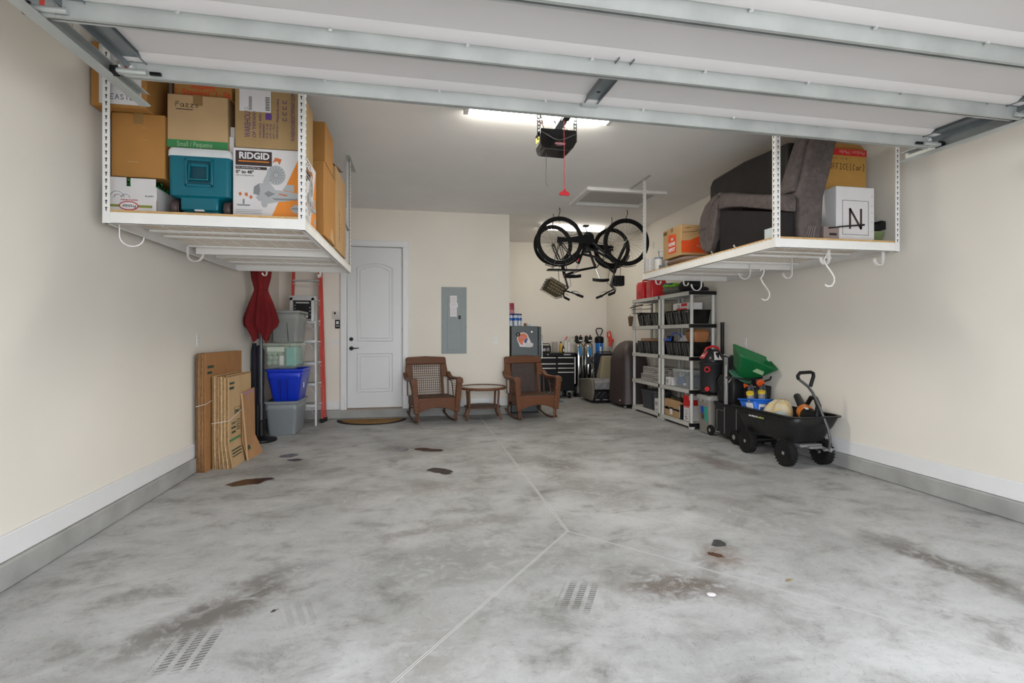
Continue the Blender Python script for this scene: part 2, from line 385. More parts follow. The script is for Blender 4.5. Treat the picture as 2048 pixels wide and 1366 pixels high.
    # control joints: dark line over a pale band of painted highlight
    def joint(p, q, w):
        nonlocal col
        cx, cy = (p[0] + q[0]) / 2, (p[1] + q[1]) / 2; dx, dy = q[0] - p[0], q[1] - p[1]; ln = math.hypot(dx, dy)
        for k, (ww, o, c) in enumerate(((w * 2.6, 0, (.62, .62, .62)), (w, 0, (.13, .13, .13)))):
            a = math.atan2(dy, dx)
            mp = N.new('ShaderNodeMapping'); mp.vector_type = 'TEXTURE'; mp.inputs['Location'].default_value = (cx - sin(a) * o, cy + cos(a) * o, 0); mp.inputs['Rotation'].default_value = (0, 0, a); mp.inputs['Scale'].default_value = (ln / 2, ww, 1)
            L.new(tc.outputs['Object'], mp.inputs[0]); sp = N.new('ShaderNodeSeparateXYZ'); L.new(mp.outputs[0], sp.inputs[0])
            f = mth('MULTIPLY', mth('LESS_THAN', mth('ABSOLUTE', sp.outputs[0]), 1), mth('LESS_THAN', mth('ABSOLUTE', sp.outputs[1]), 1))
            col = mix(mth('MULTIPLY', f, .8 if k == 0 else .8), col, c)
    joint((.978, 3.25), (.985, 8.24), .0035); joint((.978, 3.25), (-1.05, .77), .0024); joint((.978, 3.25), (3.3, .625), .0024)
    L.new(col, b.inputs['Base Color'])
    ro = mth('MULTIPLY_ADD', dn.outputs['Fac'], .35, .42)
    if wet is not None: ro = mth('MULTIPLY_ADD', wet, -.35, ro)
    L.new(ro, b.inputs['Roughness']); b.inputs['Specular IOR Level'].default_value = .35
    bp = N.new('ShaderNodeBump'); bp.inputs['Strength'].default_value = .12; bp.inputs['Distance'].default_value = .01
    L.new(fleck.outputs['Color'], bp.inputs['Height']); L.new(bp.outputs['Normal'], b.inputs['Normal'])
    return m
def slab(name, x0, y0, z0, x1, y1, z1, m): return struct(MB().box(x0, y0, z0, x1, y1, z1).build(name, m, smooth=False))
slab('floor', XL - .12, -.2, -.15, XR + .12, YA + .12, 0, stain_floor())
tag(MB().box(-6, -9, -.17, 8, -.2, -.02).build('driveway', mat('driveway_concrete', (.48, .48, .47), .8, 0, .1, 3)), 'pale concrete driveway outside the open garage door', 'driveway')
bpy.data.objects['driveway']['kind'] = 'structure'
slab('ceiling', XL - .12, YF, ZC, XR + .12, YA + .12, ZC + .1, CEIL)
slab('wall_left', XL - .12, YF, 0, XL, YB, ZC, WALL)
slab('wall_right', XR, YF, 0, XR + .12, YA, ZC, WALL)
slab('wall_alcove', XC - .12, YA, 0, XR + .12, YA + .12, ZC, WALL)
# door wall with an opening for the door (x -1.085 .. -.235)
DX0, DX1, DZ0, DZ1 = -1.085, -.232, .15, 2.70
w = MB().box(XL, YB, 0, DX0 - .02, YB + .12, ZC).box(DX1 + .02, YB, 0, XC, YB + .12, ZC).box(DX0 - .02, YB, DZ1 + .02, DX1 + .02, YB + .12, ZC).box(DX0 - .02, YB, 0, DX1 + .02, YB + .12, DZ0 - .03)
w.box(XC - .12, YB + .12, 0, XC, YA, ZC).box(DX0 - .1, YB + .12, 0, DX1 + .1, YB + .16, ZC)  # last box: unseen backing added to stop light leaking round the door
struct(w.build('wall_back', WALL, smooth=False))
w = MB().box(XL - .12, YF - .12, 0, -1.45, YF, ZC + .1).box(3.5, YF - .12, 0, XR + .12, YF, ZC + .1).box(-1.45, YF - .12, 2.46, 3.5, YF, ZC + .1)
struct(w.build('wall_front', WALL, smooth=False))
# concrete stem walls (curbs) and baseboards
def curb(name, x0, y0, x1, y1): return struct(MB().box(x0, y0, 0, x1, y1, .14).build(name, CURB, bevel=.012))
def base(name, x0, y0, x1, y1, top):
    b = MB().box(x0, y0, .142, x1, y1, .275)
    return struct(b.build(name, TRIM, bevel=.004))
curb('trim_1', XL, YF, XL + .035, YB); curb('trim_2', XR - .035, YF, XR, YA)
curb('trim_3', XL + .035, YB - .035, XC, YB); curb('trim_4', XC, YA - .035, XR - .035, YA); curb('trim_5', XC, YB, XC + .02, YA - .04)
base('baseboard_left', XL, YF, XL + .018, YB - .001, 0); base('baseboard_right', XR - .018, YF, XR, YA, 0)
struct(MB().box(XL + .02, YB - .018, .142, -1.2, YB, .275).box(-.115, YB - .018, .142, XC, YB, .275).build('baseboard_back', TRIM, bevel=.004))
base('baseboard_alcove', XC, YA - .018, XR - .02, YA, 0)
# entry door
def door():
    root = bpy.data.objects.new('door_1', None); COL.objects.link(root); root.location = ((DX0 + DX1) / 2, YB, DZ0); struct(root)
    w2 = (DX1 - DX0) / 2; h = DZ1 - DZ0
    DP = mat('door_paint', (.62, .63, .64), .38, 0, .01)
    b = MB(); b.box(-w2 + .004, .03, .006, w2 - .004, .07, h - .004)
    # raised mouldings: arched upper panel, rectangular lower one
    def frame(pts, r):
        b.tube([(x, .031, z) for x, z in pts], r, 6, closed=True)
    def panel(x0, x1, z0, z1, arch, ins):
        P = [(x0 + ins, z0 + ins), (x1 - ins, z0 + ins), (x1 - ins, z1 - ins)]
        if arch:
            for k in range(1, 12):
                t = k / 12; P.append((x1 - ins + (x0 - x1 + 2 * ins) * t, z1 - ins + arch * sin(pi * t)))
        P.append((x0 + ins, z1 - ins)); return P
    for ins, r in ((0, .012), (.045, .009)):
        frame(panel(-.27, .27, 1.06, 2.22, .075, ins), r); frame(panel(-.27, .27, .26, .86, 0, ins), r)
    leaf = b.build('door_leaf', DP, root, bevel=.003)
    b = MB()
    for x0, x1 in ((-w2 - .1, -w2), (w2, w2 + .1)):
        b.box(x0, -.022, -.03, x1, 0, h + .0); b.box(x0 + .012, -.03, -.03, x1 - .03 if x0 < 0 else x1 - .012, -.02, h)
    b.box(-w2 - .1, -.022, h, w2 + .1, 0, h + .1); b.box(-w2 - .09, -.03, h + .01, w2 + .09, -.02, h + .09)
    b.box(-w2 - .018, 0, -.03, -w2, .12, h + .015).box(w2, 0, -.03, w2 + .018, .12, h + .015).box(-w2, 0, h, w2, .12, h + .015)
    b.build('door_casing', TRIM, root, bevel=.005)
    MB().box(-w2, .0, -.028, w2, .1, .004).build('threshold', mat('brown_sill', (.23, .15, .10), .5), root, bevel=.003)
    k = MB().cyl((-w2 + .065, .03, 1.09), (-w2 + .065, .008, 1.09), .031, .028, 24).cyl((-w2 + .065, .01, 1.09), (-w2 + .065, -.004, 1.09), .016, .016, 16)
    k.build('deadbolt', MBLACK, root, bevel=.002)
    k = MB().cyl((-w2 + .065, .03, .945), (-w2 + .065, .012, .945), .033, .03, 24).cyl((-w2 + .065, .02, .945), (-w2 + .065, -.03, .945), .011, .011, 12)
    k.tube([(-w2 + .065, -.03, .945), (-w2 + .1, -.033, .95), (-w2 + .13, -.033, .946), (-w2 + .165, -.03, .952), (-w2 + .185, -.03, .948)], [.011, .01, .008, .007, .006], 8)
    k.build('door_lever', MBLACK, root)
    b = MB()
    for z in (.25, 1.25, 2.3): b.cyl((w2 - .002, .028, z - .05), (w2 - .002, .028, z + .05), .007, n=8)
    b.build('hinge', mat('satin_nickel', (.5, .48, .44), .35, .8), root)
door()
# ================================================================ WALL FITTINGS
def wall_plate(name, label, cat, loc, rz, w_, h_, kind):
    t = thing(name, label, cat, loc, rz)
    IV = mat('white_switch_plastic', (.66, .66, .65), .35)
    MB().box(-w_ / 2, -.006, -h_ / 2, w_ / 2, 0, h_ / 2).build('cover_plate', IV, t, bevel=.002)
    if kind == 'outlet':
        b = MB()
        for z in (-.02, .02): b.lathe([(.0165, -.0085), (.0165, -.006)], (0, 0, z), 20, 'Y')
        b.build('receptacle', IV, t)
        b = MB()
        for z in (-.02, .02):
            b.box(-.007, -.0092, z - .001, -.005, -.0084, z + .008).box(.005, -.0092, z - .001, .007, -.0084, z + .008).cyl((0, -.0092, z - .008), (0, -.0084, z - .008), .0025, n=8)
        b.build('socket_slot', INK, t)
    else:
        for k in range(kind):
            x = (k - (kind - 1) / 2) * .046
            MB().box(x - .016, -.011, -.033, x + .016, -.006, .033).build('rocker_switch', IV, t, bevel=.002)
    return t
wall_plate('wall_outlet', 'white wall outlet on the left wall above the flattened cartons', 'outlet', (XL, 5.39, 1.25), 90, .075, .12, 'outlet')
wall_plate('wall_outlet', 'white wall outlet on the door wall left of the dark refrigerator', 'outlet', (1.27, YB, 1.21), 0, .075, .12, 'outlet')
wall_plate('wall_outlet', 'white wall outlet on the right wall behind the yard cart', 'outlet', (XR, 5.87, 1.20), -90, .075, .12, 'outlet')
wall_plate('wall_outlet', 'small plate high on the right wall above the paint buckets', 'outlet', (XR, 8.45, 2.90), -90, .075, .12, 'outlet')
wall_plate('light_switch', 'white double light switch left of the entry door', 'switch', (-1.262, YB, 1.196), 0, .118, .12, 2)
t = thing('alarm_keypad', 'white numeric keypad on the wall left of the entry door', 'keypad', (-1.245, YB, 1.617))
MB().box(-.055, -.02, -.06, .055, 0, .06).build('housing', mat('keypad_white', (.55, .53, .51), .4), t, bevel=.004)
MB().box(-.03, -.0215, .01, .0, -.0195, .045).build('display', INK, t)
b = MB()
for i in range(3):
    for j in range(3): b.box(-.035 + i * .026, -.023, -.045 + j * .018, -.018 + i * .026, -.0195, -.034 + j * .018)
b.build('button', mat('keypad_button', (.35, .34, .33), .5), t)
t = thing('door_opener_button', 'black garage door wall control below the keypad', 'wall control', (-1.222, YB, 1.475))
MB().box(-.035, -.018, -.068, .035, 0, .068).build('housing', BLACK, t, bevel=.006)
MB().box(-.02, -.022, .0, .02, -.017, .045).cyl((-.012, -.022, -.03), (-.012, -.017, -.03), .009).cyl((.014, -.022, -.03), (.014, -.017, -.03), .009).build('button', mat('pale_button', (.6, .6, .58), .4), t)
# electrical panel
t = thing('electrical_panel', 'grey electrical breaker panel with paper charts taped on its door', 'breaker panel', (.588, YB, 1.004))
PG = mat('panel_grey', (.15, .178, .178), .42, .1, .03)
MB().box(-.202, -.012, 0, .202, 0, 1.079).build('panel_frame', PG, t, bevel=.003)
MB().box(-.108, -.018, .06, .115, -.011, .93).build('panel_door', PG, t, bevel=.002)
MB().box(.07, -.022, .56, .105, -.017, .62).build('latch', BLACK, t, bevel=.002)
b = MB()
for z in (.1, .43, .74, 1.0):
    for x in (-.185, .185): b.cyl((x, -.015, z), (x, -.011, z), .005, n=8)
b.build('screw', mat('dark_screw', (.06, .06, .06), .4, .5), t)
b = MB().box(-.065, -.0195, .60, .045, -.018, .94).box(-.07, -.021, .75, .06, -.0197, .82); b.build('circuit_chart', PAPER, t)
b = MB()
for k in range(15):
    z = .63 + k * .02
    b.box(-.05, -.0222 if .75 < z < .82 else -.0204, z, .02 + .012 * (k % 3), -.0196, z + .003)
b.build('printed_lines', mat('grey_print', (.3, .3, .32), .7), t)
# marks and patches on the walls stay in the paint: small touch-up scuffs
# ceiling lights
def fixture(x0, y0, L_, label, k=1):
    t = thing('fluorescent_light', label, 'ceiling light', (x0 + L_ / 2, y0, ZC))
    dm = mat('diffuser_glow_%d' % (k * 10), (1, .95, .84), .5, emit=LAMP * k)
    MB().prism([(-.09, 0), (.09, 0), (.082, -.042), (.05, -.06), (-.05, -.06), (-.082, -.042)], -L_ / 2 + .02, L_ / 2 - .02, 'X').build('diffuser', dm, t)
    for s in (-1, 1):
        MB().prism([(-.095, 0), (.095, 0), (.087, -.047), (.05, -.065), (-.05, -.065), (-.087, -.047)], s * L_ / 2 - .02, s * L_ / 2 + .02, 'X').build('end_cap', WHITE, t)
fixture(.42, 4.43, 1.31, 'long fluorescent ceiling light behind the garage door opener')
fixture(2.20, 9.05, 1.22, 'long fluorescent ceiling light in the alcove behind the bicycles', .4)
# attic hatch
t = thing('attic_hatch', 'white framed attic access panel in the ceiling', 'hatch', (2.83, 6.98, ZC))
b = MB()
for x0, y0, x1, y1 in ((-.58, -.42, .58, -.35), (-.58, .35, .58, .42), (-.58, -.35, -.51, .35), (.51, -.35, .58, .35)): b.box(x0, y0, -.045, x1, y1, 0)
for x0, y0, x1, y1 in ((-.51, -.35, .51, -.32), (-.51, .32, .51, .35), (-.51, -.32, -.48, .32), (.48, -.32, .51, .32)): b.box(x0, y0, -.015, x1, y1, 0)
b.build('hatch_frame', WHITE, t, bevel=.004)
MB().box(-.48, -.32, -.006, .48, .32, 0).build('hatch_panel', mat('hatch_panel_paint', (.52, .50, .47), .8, 0, .02), t)
# ================================================================ OVERHEAD GARAGE DOOR
DOORP = mat('garage_door_panel_paint', (.56, .535, .53), .5, 0, .02, 2)
def garage_door():
    # local frame: x along the door, y into the garage, z up; the raised door slopes about one degree
    t = thing('garage_door', 'raised white sectional garage door with galvanized struts under the ceiling', 'garage door', (1.02, 2.93, 2.575))
    t.rotation_euler = (R(1.1), 0, R(.8))
    ys = [-.05 - .49 * k for k in range(5)]
    for k in range(5):
        y1 = .02 - .49 * k; y0 = y1 - .485; d = .02 if k % 2 else 0
        b = MB(); b.box(-2.42, y0, .085, 2.42, y1, .125)
        # rolled rib beside the strut and shallow lips at the section edges
        b.prism([(y1 - .185, .085), (y1 - .155, .064), (y1 - .112, .064), (y1 - .10, .085)], -2.42, 2.42, 'X')
        b.box(-2.42, y0 + .004, .078, 2.42, y0 + .022, .086); b.box(-2.42, y1 - .05, .074, 2.42, y1 - .006, .086)
        b.build('door_section', DOORP, t, bevel=.003)
        # strut: hat channel with turned lips
        e = 2.44 if k == 0 else 2.50
        b = MB(); yc = ys[k]
        b.prism([(yc - .055, .068), (yc - .030, .068), (yc - .026, .0), (yc - .012, .0), (yc - .012, .004), (yc - .022, .004), (yc - .026, .072), (yc + .026, .072), (yc + .026, .012), (yc + .018, .012), (yc + .018, .008), (yc + .030, .008), (yc + .030, .076), (yc - .055, .076)], -e, e, 'X')
        b.prism([(yc - .031, -.003), (yc - .014, -.003), (yc - .014, .001), (yc - .031, .001)], -e, e, 'X')
        st = b.build('strut', GALV, t)
        b = MB()
        for i in range(8):
            x = -2.1 + i * .6 + (.1 if k % 2 else 0)
            b.cyl((x, yc - .044, .074), (x, yc - .044, .056), .012, .010, 6)
        b.build('strut_screw', CHROME, st)
        for s in (-1, 1):
            b = MB(); x = s * 2.38
            b.box(x - .042, y0 + .01, .066, x + .042, y1 - .05, .088); b.box(x + s * .04, y0 + .01, .035, x + s * .045, y1 - .02, .088); b.box(x - s * .042, y0 + .01, .058, x - s * .038, y1 - .05, .088)
            b.build('end_stile', GALVD, t)
            b = MB(); yr = yc + .0
            xe = s * (e - .005)
            b.cyl((xe - s * .10, yr - .042, .016), (xe + s * .03, yr - .042, .016), .012, n=10)
            b.box(xe - .055, yr - .031, .002, xe + .05, yr - .028, .07)
            b.build('roller_bracket', GALV, t)
            b = MB(); b.cyl((xe + s * .03, yr - .035, .016), (xe + s * .055, yr - .035, .016), .026, n=18); b.build('roller', BLACK, t)
            if k == 0:
                b = MB(); b.box(xe - s * .115, yr - .05, .006, xe - s * .165, yr - .037, .02); b.build('bracket_pin', MBLACK, t)
                b = MB()
                for q in (-.03, .02): b.cyl((xe + q, yr - .031, .05), (xe + q, yr - .042, .05), .011, n=6)
                b.build('bolt', CHROME, t)
            P_ = mat('red_marking_paint', (.6, .05, .04), .6)
            if s < 0: MB().box(xe - .002, yr - .0315, .035, xe + .016, yr - .029, .068).build('paint_mark', P_, t)
    b = MB(); b.box(-.075, -.62, .07, .0, -.10, .088).box(-.078, -.62, .055, -.074, -.10, .088).box(-.001, -.62, .055, .003, -.10, .088)
    cs = b.build('center_stile', GALVD, t)
    MB().box(-.085, -.12, .050, .01, -.085, .088).build('center_bracket', GALV, t)
    MB().cyl((-.037, -.24, .0695), (-.037, -.24, .071), .012, n=14).build('stile_hole', INK, cs)
garage_door()
def door_track(s, label):
    x = -1.512 if s < 0 else 3.535
    t = thing('garage_door_track', label, 'door track', (x, 3.16, 2.60)); t.rotation_euler = (R(1.0), 0, 0)
    # C channel open towards the door
    C = [(0, -.035), (0, .040), (-s * .042, .040), (-s * .048, .032), (-s * .048, .028), (-s * .042, .036), (-s * .003, .036), (-s * .003, -.032), (-s * .042, -.032), (-s * .052, -.024), (-s * .054, -.028), (-s * .044, -.035)]
    MB().prism([(u, v) for u, v in C], -2.7, 0, 'Y').build('track_rail', GALV, t)
    MB().box(-.002 + s * .002, -2.7, -.03, .002 + s * .002, -.40, .055).box(min(0, s * .045), -2.7, .052, max(0, s * .045), -.40, .055).build('angle_iron', GALV, t)
    b = MB(); b.box(-s * .0 - .004, -.9, -.012, .004, -.82, .012).build('splice_plate', GALVD, t)
    for y in (-.88, -.84): MB().cyl((-s * .002, y, 0), (-s * .012, y, 0), .008, n=6).build('track_bolt', CHROME, t)
    # perforated hanger up to the ceiling
    for y in (-.55, -2.0):
        b = MB(); b.box(s * .005, y, .0, s * .008, y + .035, .70)
        b.build('ceiling_hanger', GALV, t)
door_track(-1, 'left galvanized garage door track beside the carton stack'); door_track(1, 'right galvanized garage door track near the right wall')
# opener
def opener():
    t = thing('garage_door_opener', 'black garage door opener motor unit hanging from perforated straps', 'door opener', (1.145, 4.05, 2.82)); t.scale = (.93, .93, .93)
    GB = mat('gloss_black_plastic', (.012, .011, .011), .22, 0, .05, coat=.3)
    prof = [(-.125, 0), (.10, -.005), (.135, .03), (.163, .08), (.168, .13), (.168, .185), (-.168, .185), (-.168, .12), (-.163, .05), (-.15, .008)]
    MB().prism(prof, 0, .20, 'Y').build('motor_housing', GB, t, bevel=.008)
    b = MB()
    for s in (-1, 1):
        b.tube([(s * .16, -.004, .15), (s * .11, -.006, .125), (s * .05, -.006, .095), (0, -.006, .082)], [.004, .007, .006, .004], 8)
    b.build('front_crease', mat('gloss_edge', (.09, .08, .08), .25), t)
    MB().box(-.168, .03, .06, -.166, .18, .17).build('side_vent', mat('grey_vent', (.09, .09, .085), .5), t)
    YL = mat('yellow_label', (.55, .48, .05), .5)
    MB().hexa([(-.1705, .03, .075), (-.1685, .03, .075), (-.1685, .17, .10), (-.1705, .17, .10), (-.1705, .03, .12), (-.1685, .03, .12), (-.1685, .17, .15), (-.1705, .17, .15)]).build('warning_label', YL, t)
    b = MB().lathe([(.05, -.0035), (.05, -.001)], (.01, 0, .055), 24, 'Y', 1, .26); b.build('badge', mat('badge_pink', (.55, .16, .19), .4), t)
    text('CHAMBERLAIN', .014, t, (-.038, -.0045, .05), FR, PAPER, 'badge_lettering', w=.09)
    text('POWER DRIVE', .009, t, (-.03, -.002, .034), FR, mat('badge_grey', (.3, .28, .28), .5), 'badge_lettering', w=.06)
    # straps
    for s in (-1, 1):
        b = MB()
        for k in range(13):
            z = .10 + k * .031
            b.box(s * .168 - .016, .06, z, s * .168 - .007, .064, z + .031).box(s * .168 + .007, .06, z, s * .168 + .016, .064, z + .031).box(s * .168 - .007, .06, z, s * .168 + .007, .064, z + .011)
        b.build('perforated_strap', GALVD, t)
        b = MB().tube([(s * .165, .08, .18), (s * .10, .2, .30), (s * .165, .08, .42)], .006, 6); b.build('brace', GALVD, t)
    rail = MB().prism([(-.035, 0), (.035, 0), (.035, .03), (.028, .03), (.028, .006), (-.028, .006), (-.028, .03), (-.035, .03)], -3.5, .05, 'Y').build('chain_rail', GALVD, t, loc=(0, 0, .19), rot=(R(2.2), 0, R(-2.3)))
    MB().cyl((0, -3.4, .015), (0, .0, .015), .006, n=6).build('drive_chain', MBLACK, rail)
    MB().box(-.03, -.36, -.02, .03, -.22, .03).build('trolley', BLACK, rail)
    WR = mat('orange_wire', (.35, .09, .03), .6)
    MB().tube([(-.17, .07, .38), (-.185, .06, .30), (-.16, .05, .26), (-.13, .04, .21), (-.12, .06, .185)], .004, 6).build('wire', WR, t)
    MB().tube([(-.06, .1, .44), (-.06, .08, .36), (-.045, .05, .29), (-.01, .04, .24), (-.005, .06, .185)], .005, 6).build('power_cord', BLACK, t)
    MB().tube([(-.055, .02, .44), (-.06, .02, .36), (-.045, .02, .345), (-.035, .02, .36), (-.035, .02, .42)], .004, 6).build('cord_tie', BLACK, t)
    MB().tube([(-.09, .1, .01), (-.092, .1, -.15), (-.095, .1, -.26), (-.08, .1, -.29), (-.085, .1, -.31)], .0025, 6).build('antenna_wire', mat('grey_wire', (.12, .12, .12), .5), t)
opener()
t = thing('emergency_release_rope', 'red rope with red handle hanging from the opener rail', 'rope', (1.118, 3.80, 2.375))
RR = mat('red_rope', (.55, .03, .05), .6)
MB().cyl((0, 0, .05), (-.003, 0, .585), .003, n=8).build('cord', RR, t)
MB().prism([(-.04, 0), (.04, 0), (.04, .022), (.016, .034), (0, .06), (-.016, .034), (-.04, .022)], -.008, .008, 'Y').build('pull_handle', RED, t, bevel=.004)
# ================================================================ OVERHEAD RACKS
def rack(name_label, x0, x1, y0, y1, z0, inner):
    t = thing('overhead_rack', name_label, 'storage rack', (x0, y0, z0)); Wd, Ln = x1 - x0, y1 - y0
    # side beams (angle sections)
    def beam(a, c, nm='beam'):
        b = MB(); (ax, ay), (cx, cy) = a, c
        if ax == cx:
            s = 1 if ax < Wd / 2 else -1
            b.box(min(ax, ax + s * .003), ay, 0, max(ax, ax + s * .003), cy, .073).box(min(ax, ax + s * .03), ay, 0, max(ax, ax + s * .03), cy, .003)
        else:
            s = 1 if ay < Ln / 2 else -1
            b.box(ax, min(ay, ay + s * .003), 0, cx, max(ay, ay + s * .003), .073).box(ax, min(ay, ay + s * .028), 0, cx, max(ay, ay + s * .028), .003)
        b.build(nm, WHITE, t)
    beam((0, 0), (Wd, 0)); beam((0, Ln), (Wd, Ln)); beam((0, 0), (0, Ln)); beam((Wd, 0), (Wd, Ln))
    b = MB(); b.box(.05, Ln * .52, .005, Wd - .005, Ln * .52 + .04, .068)
    b.build('centre_beam', WHITE, t)
    for q in (.2, .29, .47, .60, .66, .72, .86):
        MB().box(.04, Ln * q, .046, Wd - .004, Ln * q + .03, .062).build('cross_channel', WHITE, t)
    b = MB()
    nx = int(Ln / .05)
    for k in range(nx + 1):
        y = .01 + k * (Ln - .02) / nx; b.box(.004, y - .003, .062, Wd - .004, y + .003, .066)
    for k in range(9):
        x = .02 + k * (Wd - .04) / 8; b.box(x - .002, .004, .066, x + .002, Ln - .004, .070)
    # wire ends turned over the long beam, like little loops
    b.build('wire_deck', WHITE, t, smooth=False)
    xe = Wd if inner > 0 else 0
    b = MB(); n = 46
    for k in range(n):
        y = .03 + k * (Ln - .06) / (n - 1); b.tube([(xe - inner * .03, y, .070), (xe + inner * .003, y, .076), (xe + inner * .006, y + .01, .07), (xe + inner * .004, y + .02, .064)], .003, 5)
    b.build('deck_edge_wire', WHITE, t)
    MB().box(.006, .006, .0705, Wd - .006, Ln - .006, .090).build('plywood_panel', PLY, t)
    H_ = ZC - z0
    HOLE = mat('slot_shadow', (.05, .045, .04), .8)
    for ix, xx in ((0, 0), (1, Wd)):
        for iy, yy in ((0, 0), (1, Ln)):
            s = 1 if ix == 0 else -1; q = 1 if iy == 0 else -1
            b = MB(); b.box(min(xx, xx + s * .042), min(yy, yy - q * .003), 0, max(xx, xx + s * .042), max(yy, yy - q * .003), H_ - .004)
            b.box(min(xx, xx - s * .003), min(yy, yy + q * .036), 0, max(xx, xx - s * .003), max(yy, yy + q * .036), H_ - .004)
            p = b.build('post', WHITE, t)
            b = MB(); n = int(H_ / .045)
            for k in range(n):
                z = .09 + k * .045
                if z > H_ - .05: break
                yf = yy - q * .0035
                b.cyl((xx + s * .021, yf - .0006, z + .008), (xx + s * .021, yf + .0006, z + .008), .0062, n=10)
                b.box(xx + s * .021 - .0028, yf - .0006, z - .012, xx + s * .021 + .0028, yf + .0006, z + .004)
                xf = xx - s * .0035
                b.cyl((xf - .0006, yy + q * .018, z + .008), (xf + .0006, yy + q * .018, z + .008), .0062, n=10)
                b.box(xf - .0006, yy + q * .018 - .0028, z - .012, xf + .0006, yy + q * .018 + .0028, z + .004)
            b.build('keyhole_slots', HOLE, p, smooth=False)
    for iy, yy in ((0, 0), (1, Ln)):
        for xx in (0, Wd):
            MB().box(xx - .018, yy - .2 if iy else yy - .35, H_ - .006, xx + .018, yy + .38 if iy else yy + .35, H_ - .001).box(xx - .018, yy - .2 if iy else yy - .35, H_ - .02, xx - .015, yy + .38 if iy else yy + .35, H_ - .004).build('ceiling_bracket', GALV, t)
    return t
RZ = 2.012
rack('left white overhead rack loaded with cartons and a teal cooler', -1.975, -.755, 3.68, 6.11, RZ, 1)
rack('right white overhead rack carrying a brown recliner', 2.86, 4.05, 3.68, 6.15, RZ, -1)
DK = RZ + .091   # top of the rack boards
# utility hooks under the racks
def hook(label, x, y, z, rz, Rr=.055, drop=.09, group=None):
    t = thing('storage_hook', label, 'hook', (x, y, z), rz, group)
    P = [(0, 0, 0), (0, 0, -drop)] + [(-Rr + Rr * cos(a), 0, -drop - Rr * sin(a)) for a in [R(q) for q in range(15, 181, 15)]]
    b = MB()
    for p, q in zip(P, P[1:]):
        p = Vector(p); q = Vector(q); d = (q - p).normalized(); n_ = Vector((-d.z, 0, d.x)) * .0028
        b.hexa([p - n_ + Vector((0, -.011, 0)), q - n_ + Vector((0, -.011, 0)), q - n_ + Vector((0, .011, 0)), p - n_ + Vector((0, .011, 0)),
                p + n_ + Vector((0, -.011, 0)), q + n_ + Vector((0, -.011, 0)), q + n_ + Vector((0, .011, 0)), p + n_ + Vector((0, .011, 0))])
    b.build('hook_strap', WHITE, t, smooth=False)
    MB().box(-.004, -.011, -.01, .004, .011, .03).build('hanging_tab', WHITE, t)
    return t
G = 'hooks hanging under the overhead racks'
hook('large white hook at the front left end of the left rack', -1.93, 3.78, RZ + .0, 200, .066, .06, G)
hook('large white hook at the middle of the left rack near the left wall', -1.90, 4.72, RZ, 170, .065, .03, G)
hook('small white hook in front of the red patio umbrella', -1.66, 6.125, RZ + .0, 60, .03, .02, G)
hook('small white hook right of the red stepladder', -1.08, 6.09, RZ, 80, .03, .03, G)
hook('white hook in front of the red gas cans', 3.03, 6.14, RZ + .01, 200, .045, .02, G)
hook('white hook above the green bag on the resin shelves', 3.42, 6.14, RZ + .01, 200, .045, .03, G)
hook('deep white hook in front of the black bag on the resin shelves', 3.44, 5.75, RZ + .0, 10, .075, .09, G)
hook('white hook hanging from the middle channel of the right rack', 3.50, 4.9, RZ + .05, 0, .065, .10, G)
hook('thin white hook behind the middle of the right rack near the wall', 3.72, 4.55, RZ + .03, 0, .05, .12, G)
hook('white hook at the front beam of the right rack', 3.45, 3.78, RZ + .03, 15, .055, .09, G)
hook('white hook at the right end of the right rack by the wall', 3.95, 3.74, RZ + .01, 10, .055, .07, G)
def shook(label, x, y, z, rz):
    t = thing('wire_s_hook', label, 'hook', (x, y, z), rz)
    P = [(-.035, 0, .10), (-.01, 0, .13), (.015, 0, .10), (0, 0, .06), (-.03, 0, .02), (0, 0, -.03), (.05, 0, -.09), (.075, 0, -.13), (.075, 0, -.17), (.05, 0, -.205), (.01, 0, -.21), (-.02, 0, -.195)]
    MB().tube(P, .005, 6, flat=1.6).build('bent_wire', WHITE, t)
shook('bent white wire hook hanging below the front beam of the right rack', 3.50, 3.86, RZ - .08, 0)
shook('bent white wire hook hanging below the middle of the right rack', 3.62, 4.85, RZ - .13, 0)
# ================================================================ CARTONS ON THE LEFT RACK
def carton(name, label, cat, x0, y0, z0, x1, y1, z1, m, rz=0, group=None, tape=True, flaps=False, seam=True):
    cx, cy = (x0 + x1) / 2, (y0 + y1) / 2
    t = thing(name, label, cat, (cx, cy, z0), rz, group); hx, hy, h = (x1 - x0) / 2, (y1 - y0) / 2, z1 - z0
    MB().box(-hx, -hy, .001, hx, hy, h).build('box_body', m, t, bevel=.006)
    if seam: MB().box(-hx + .003, -.0015, h - .0005, hx - .003, .0015, h + .0012).build('flap_seam', INK, t)
    if tape: MB().box(-.03, -hy - .001, h - .07, .03, -hy, h).box(-.03, -hy - .001, h, .03, hy, h + .0009).build('packing_tape', TAPE, t)
    t['hx'] = hx
    return t, hx, hy, h
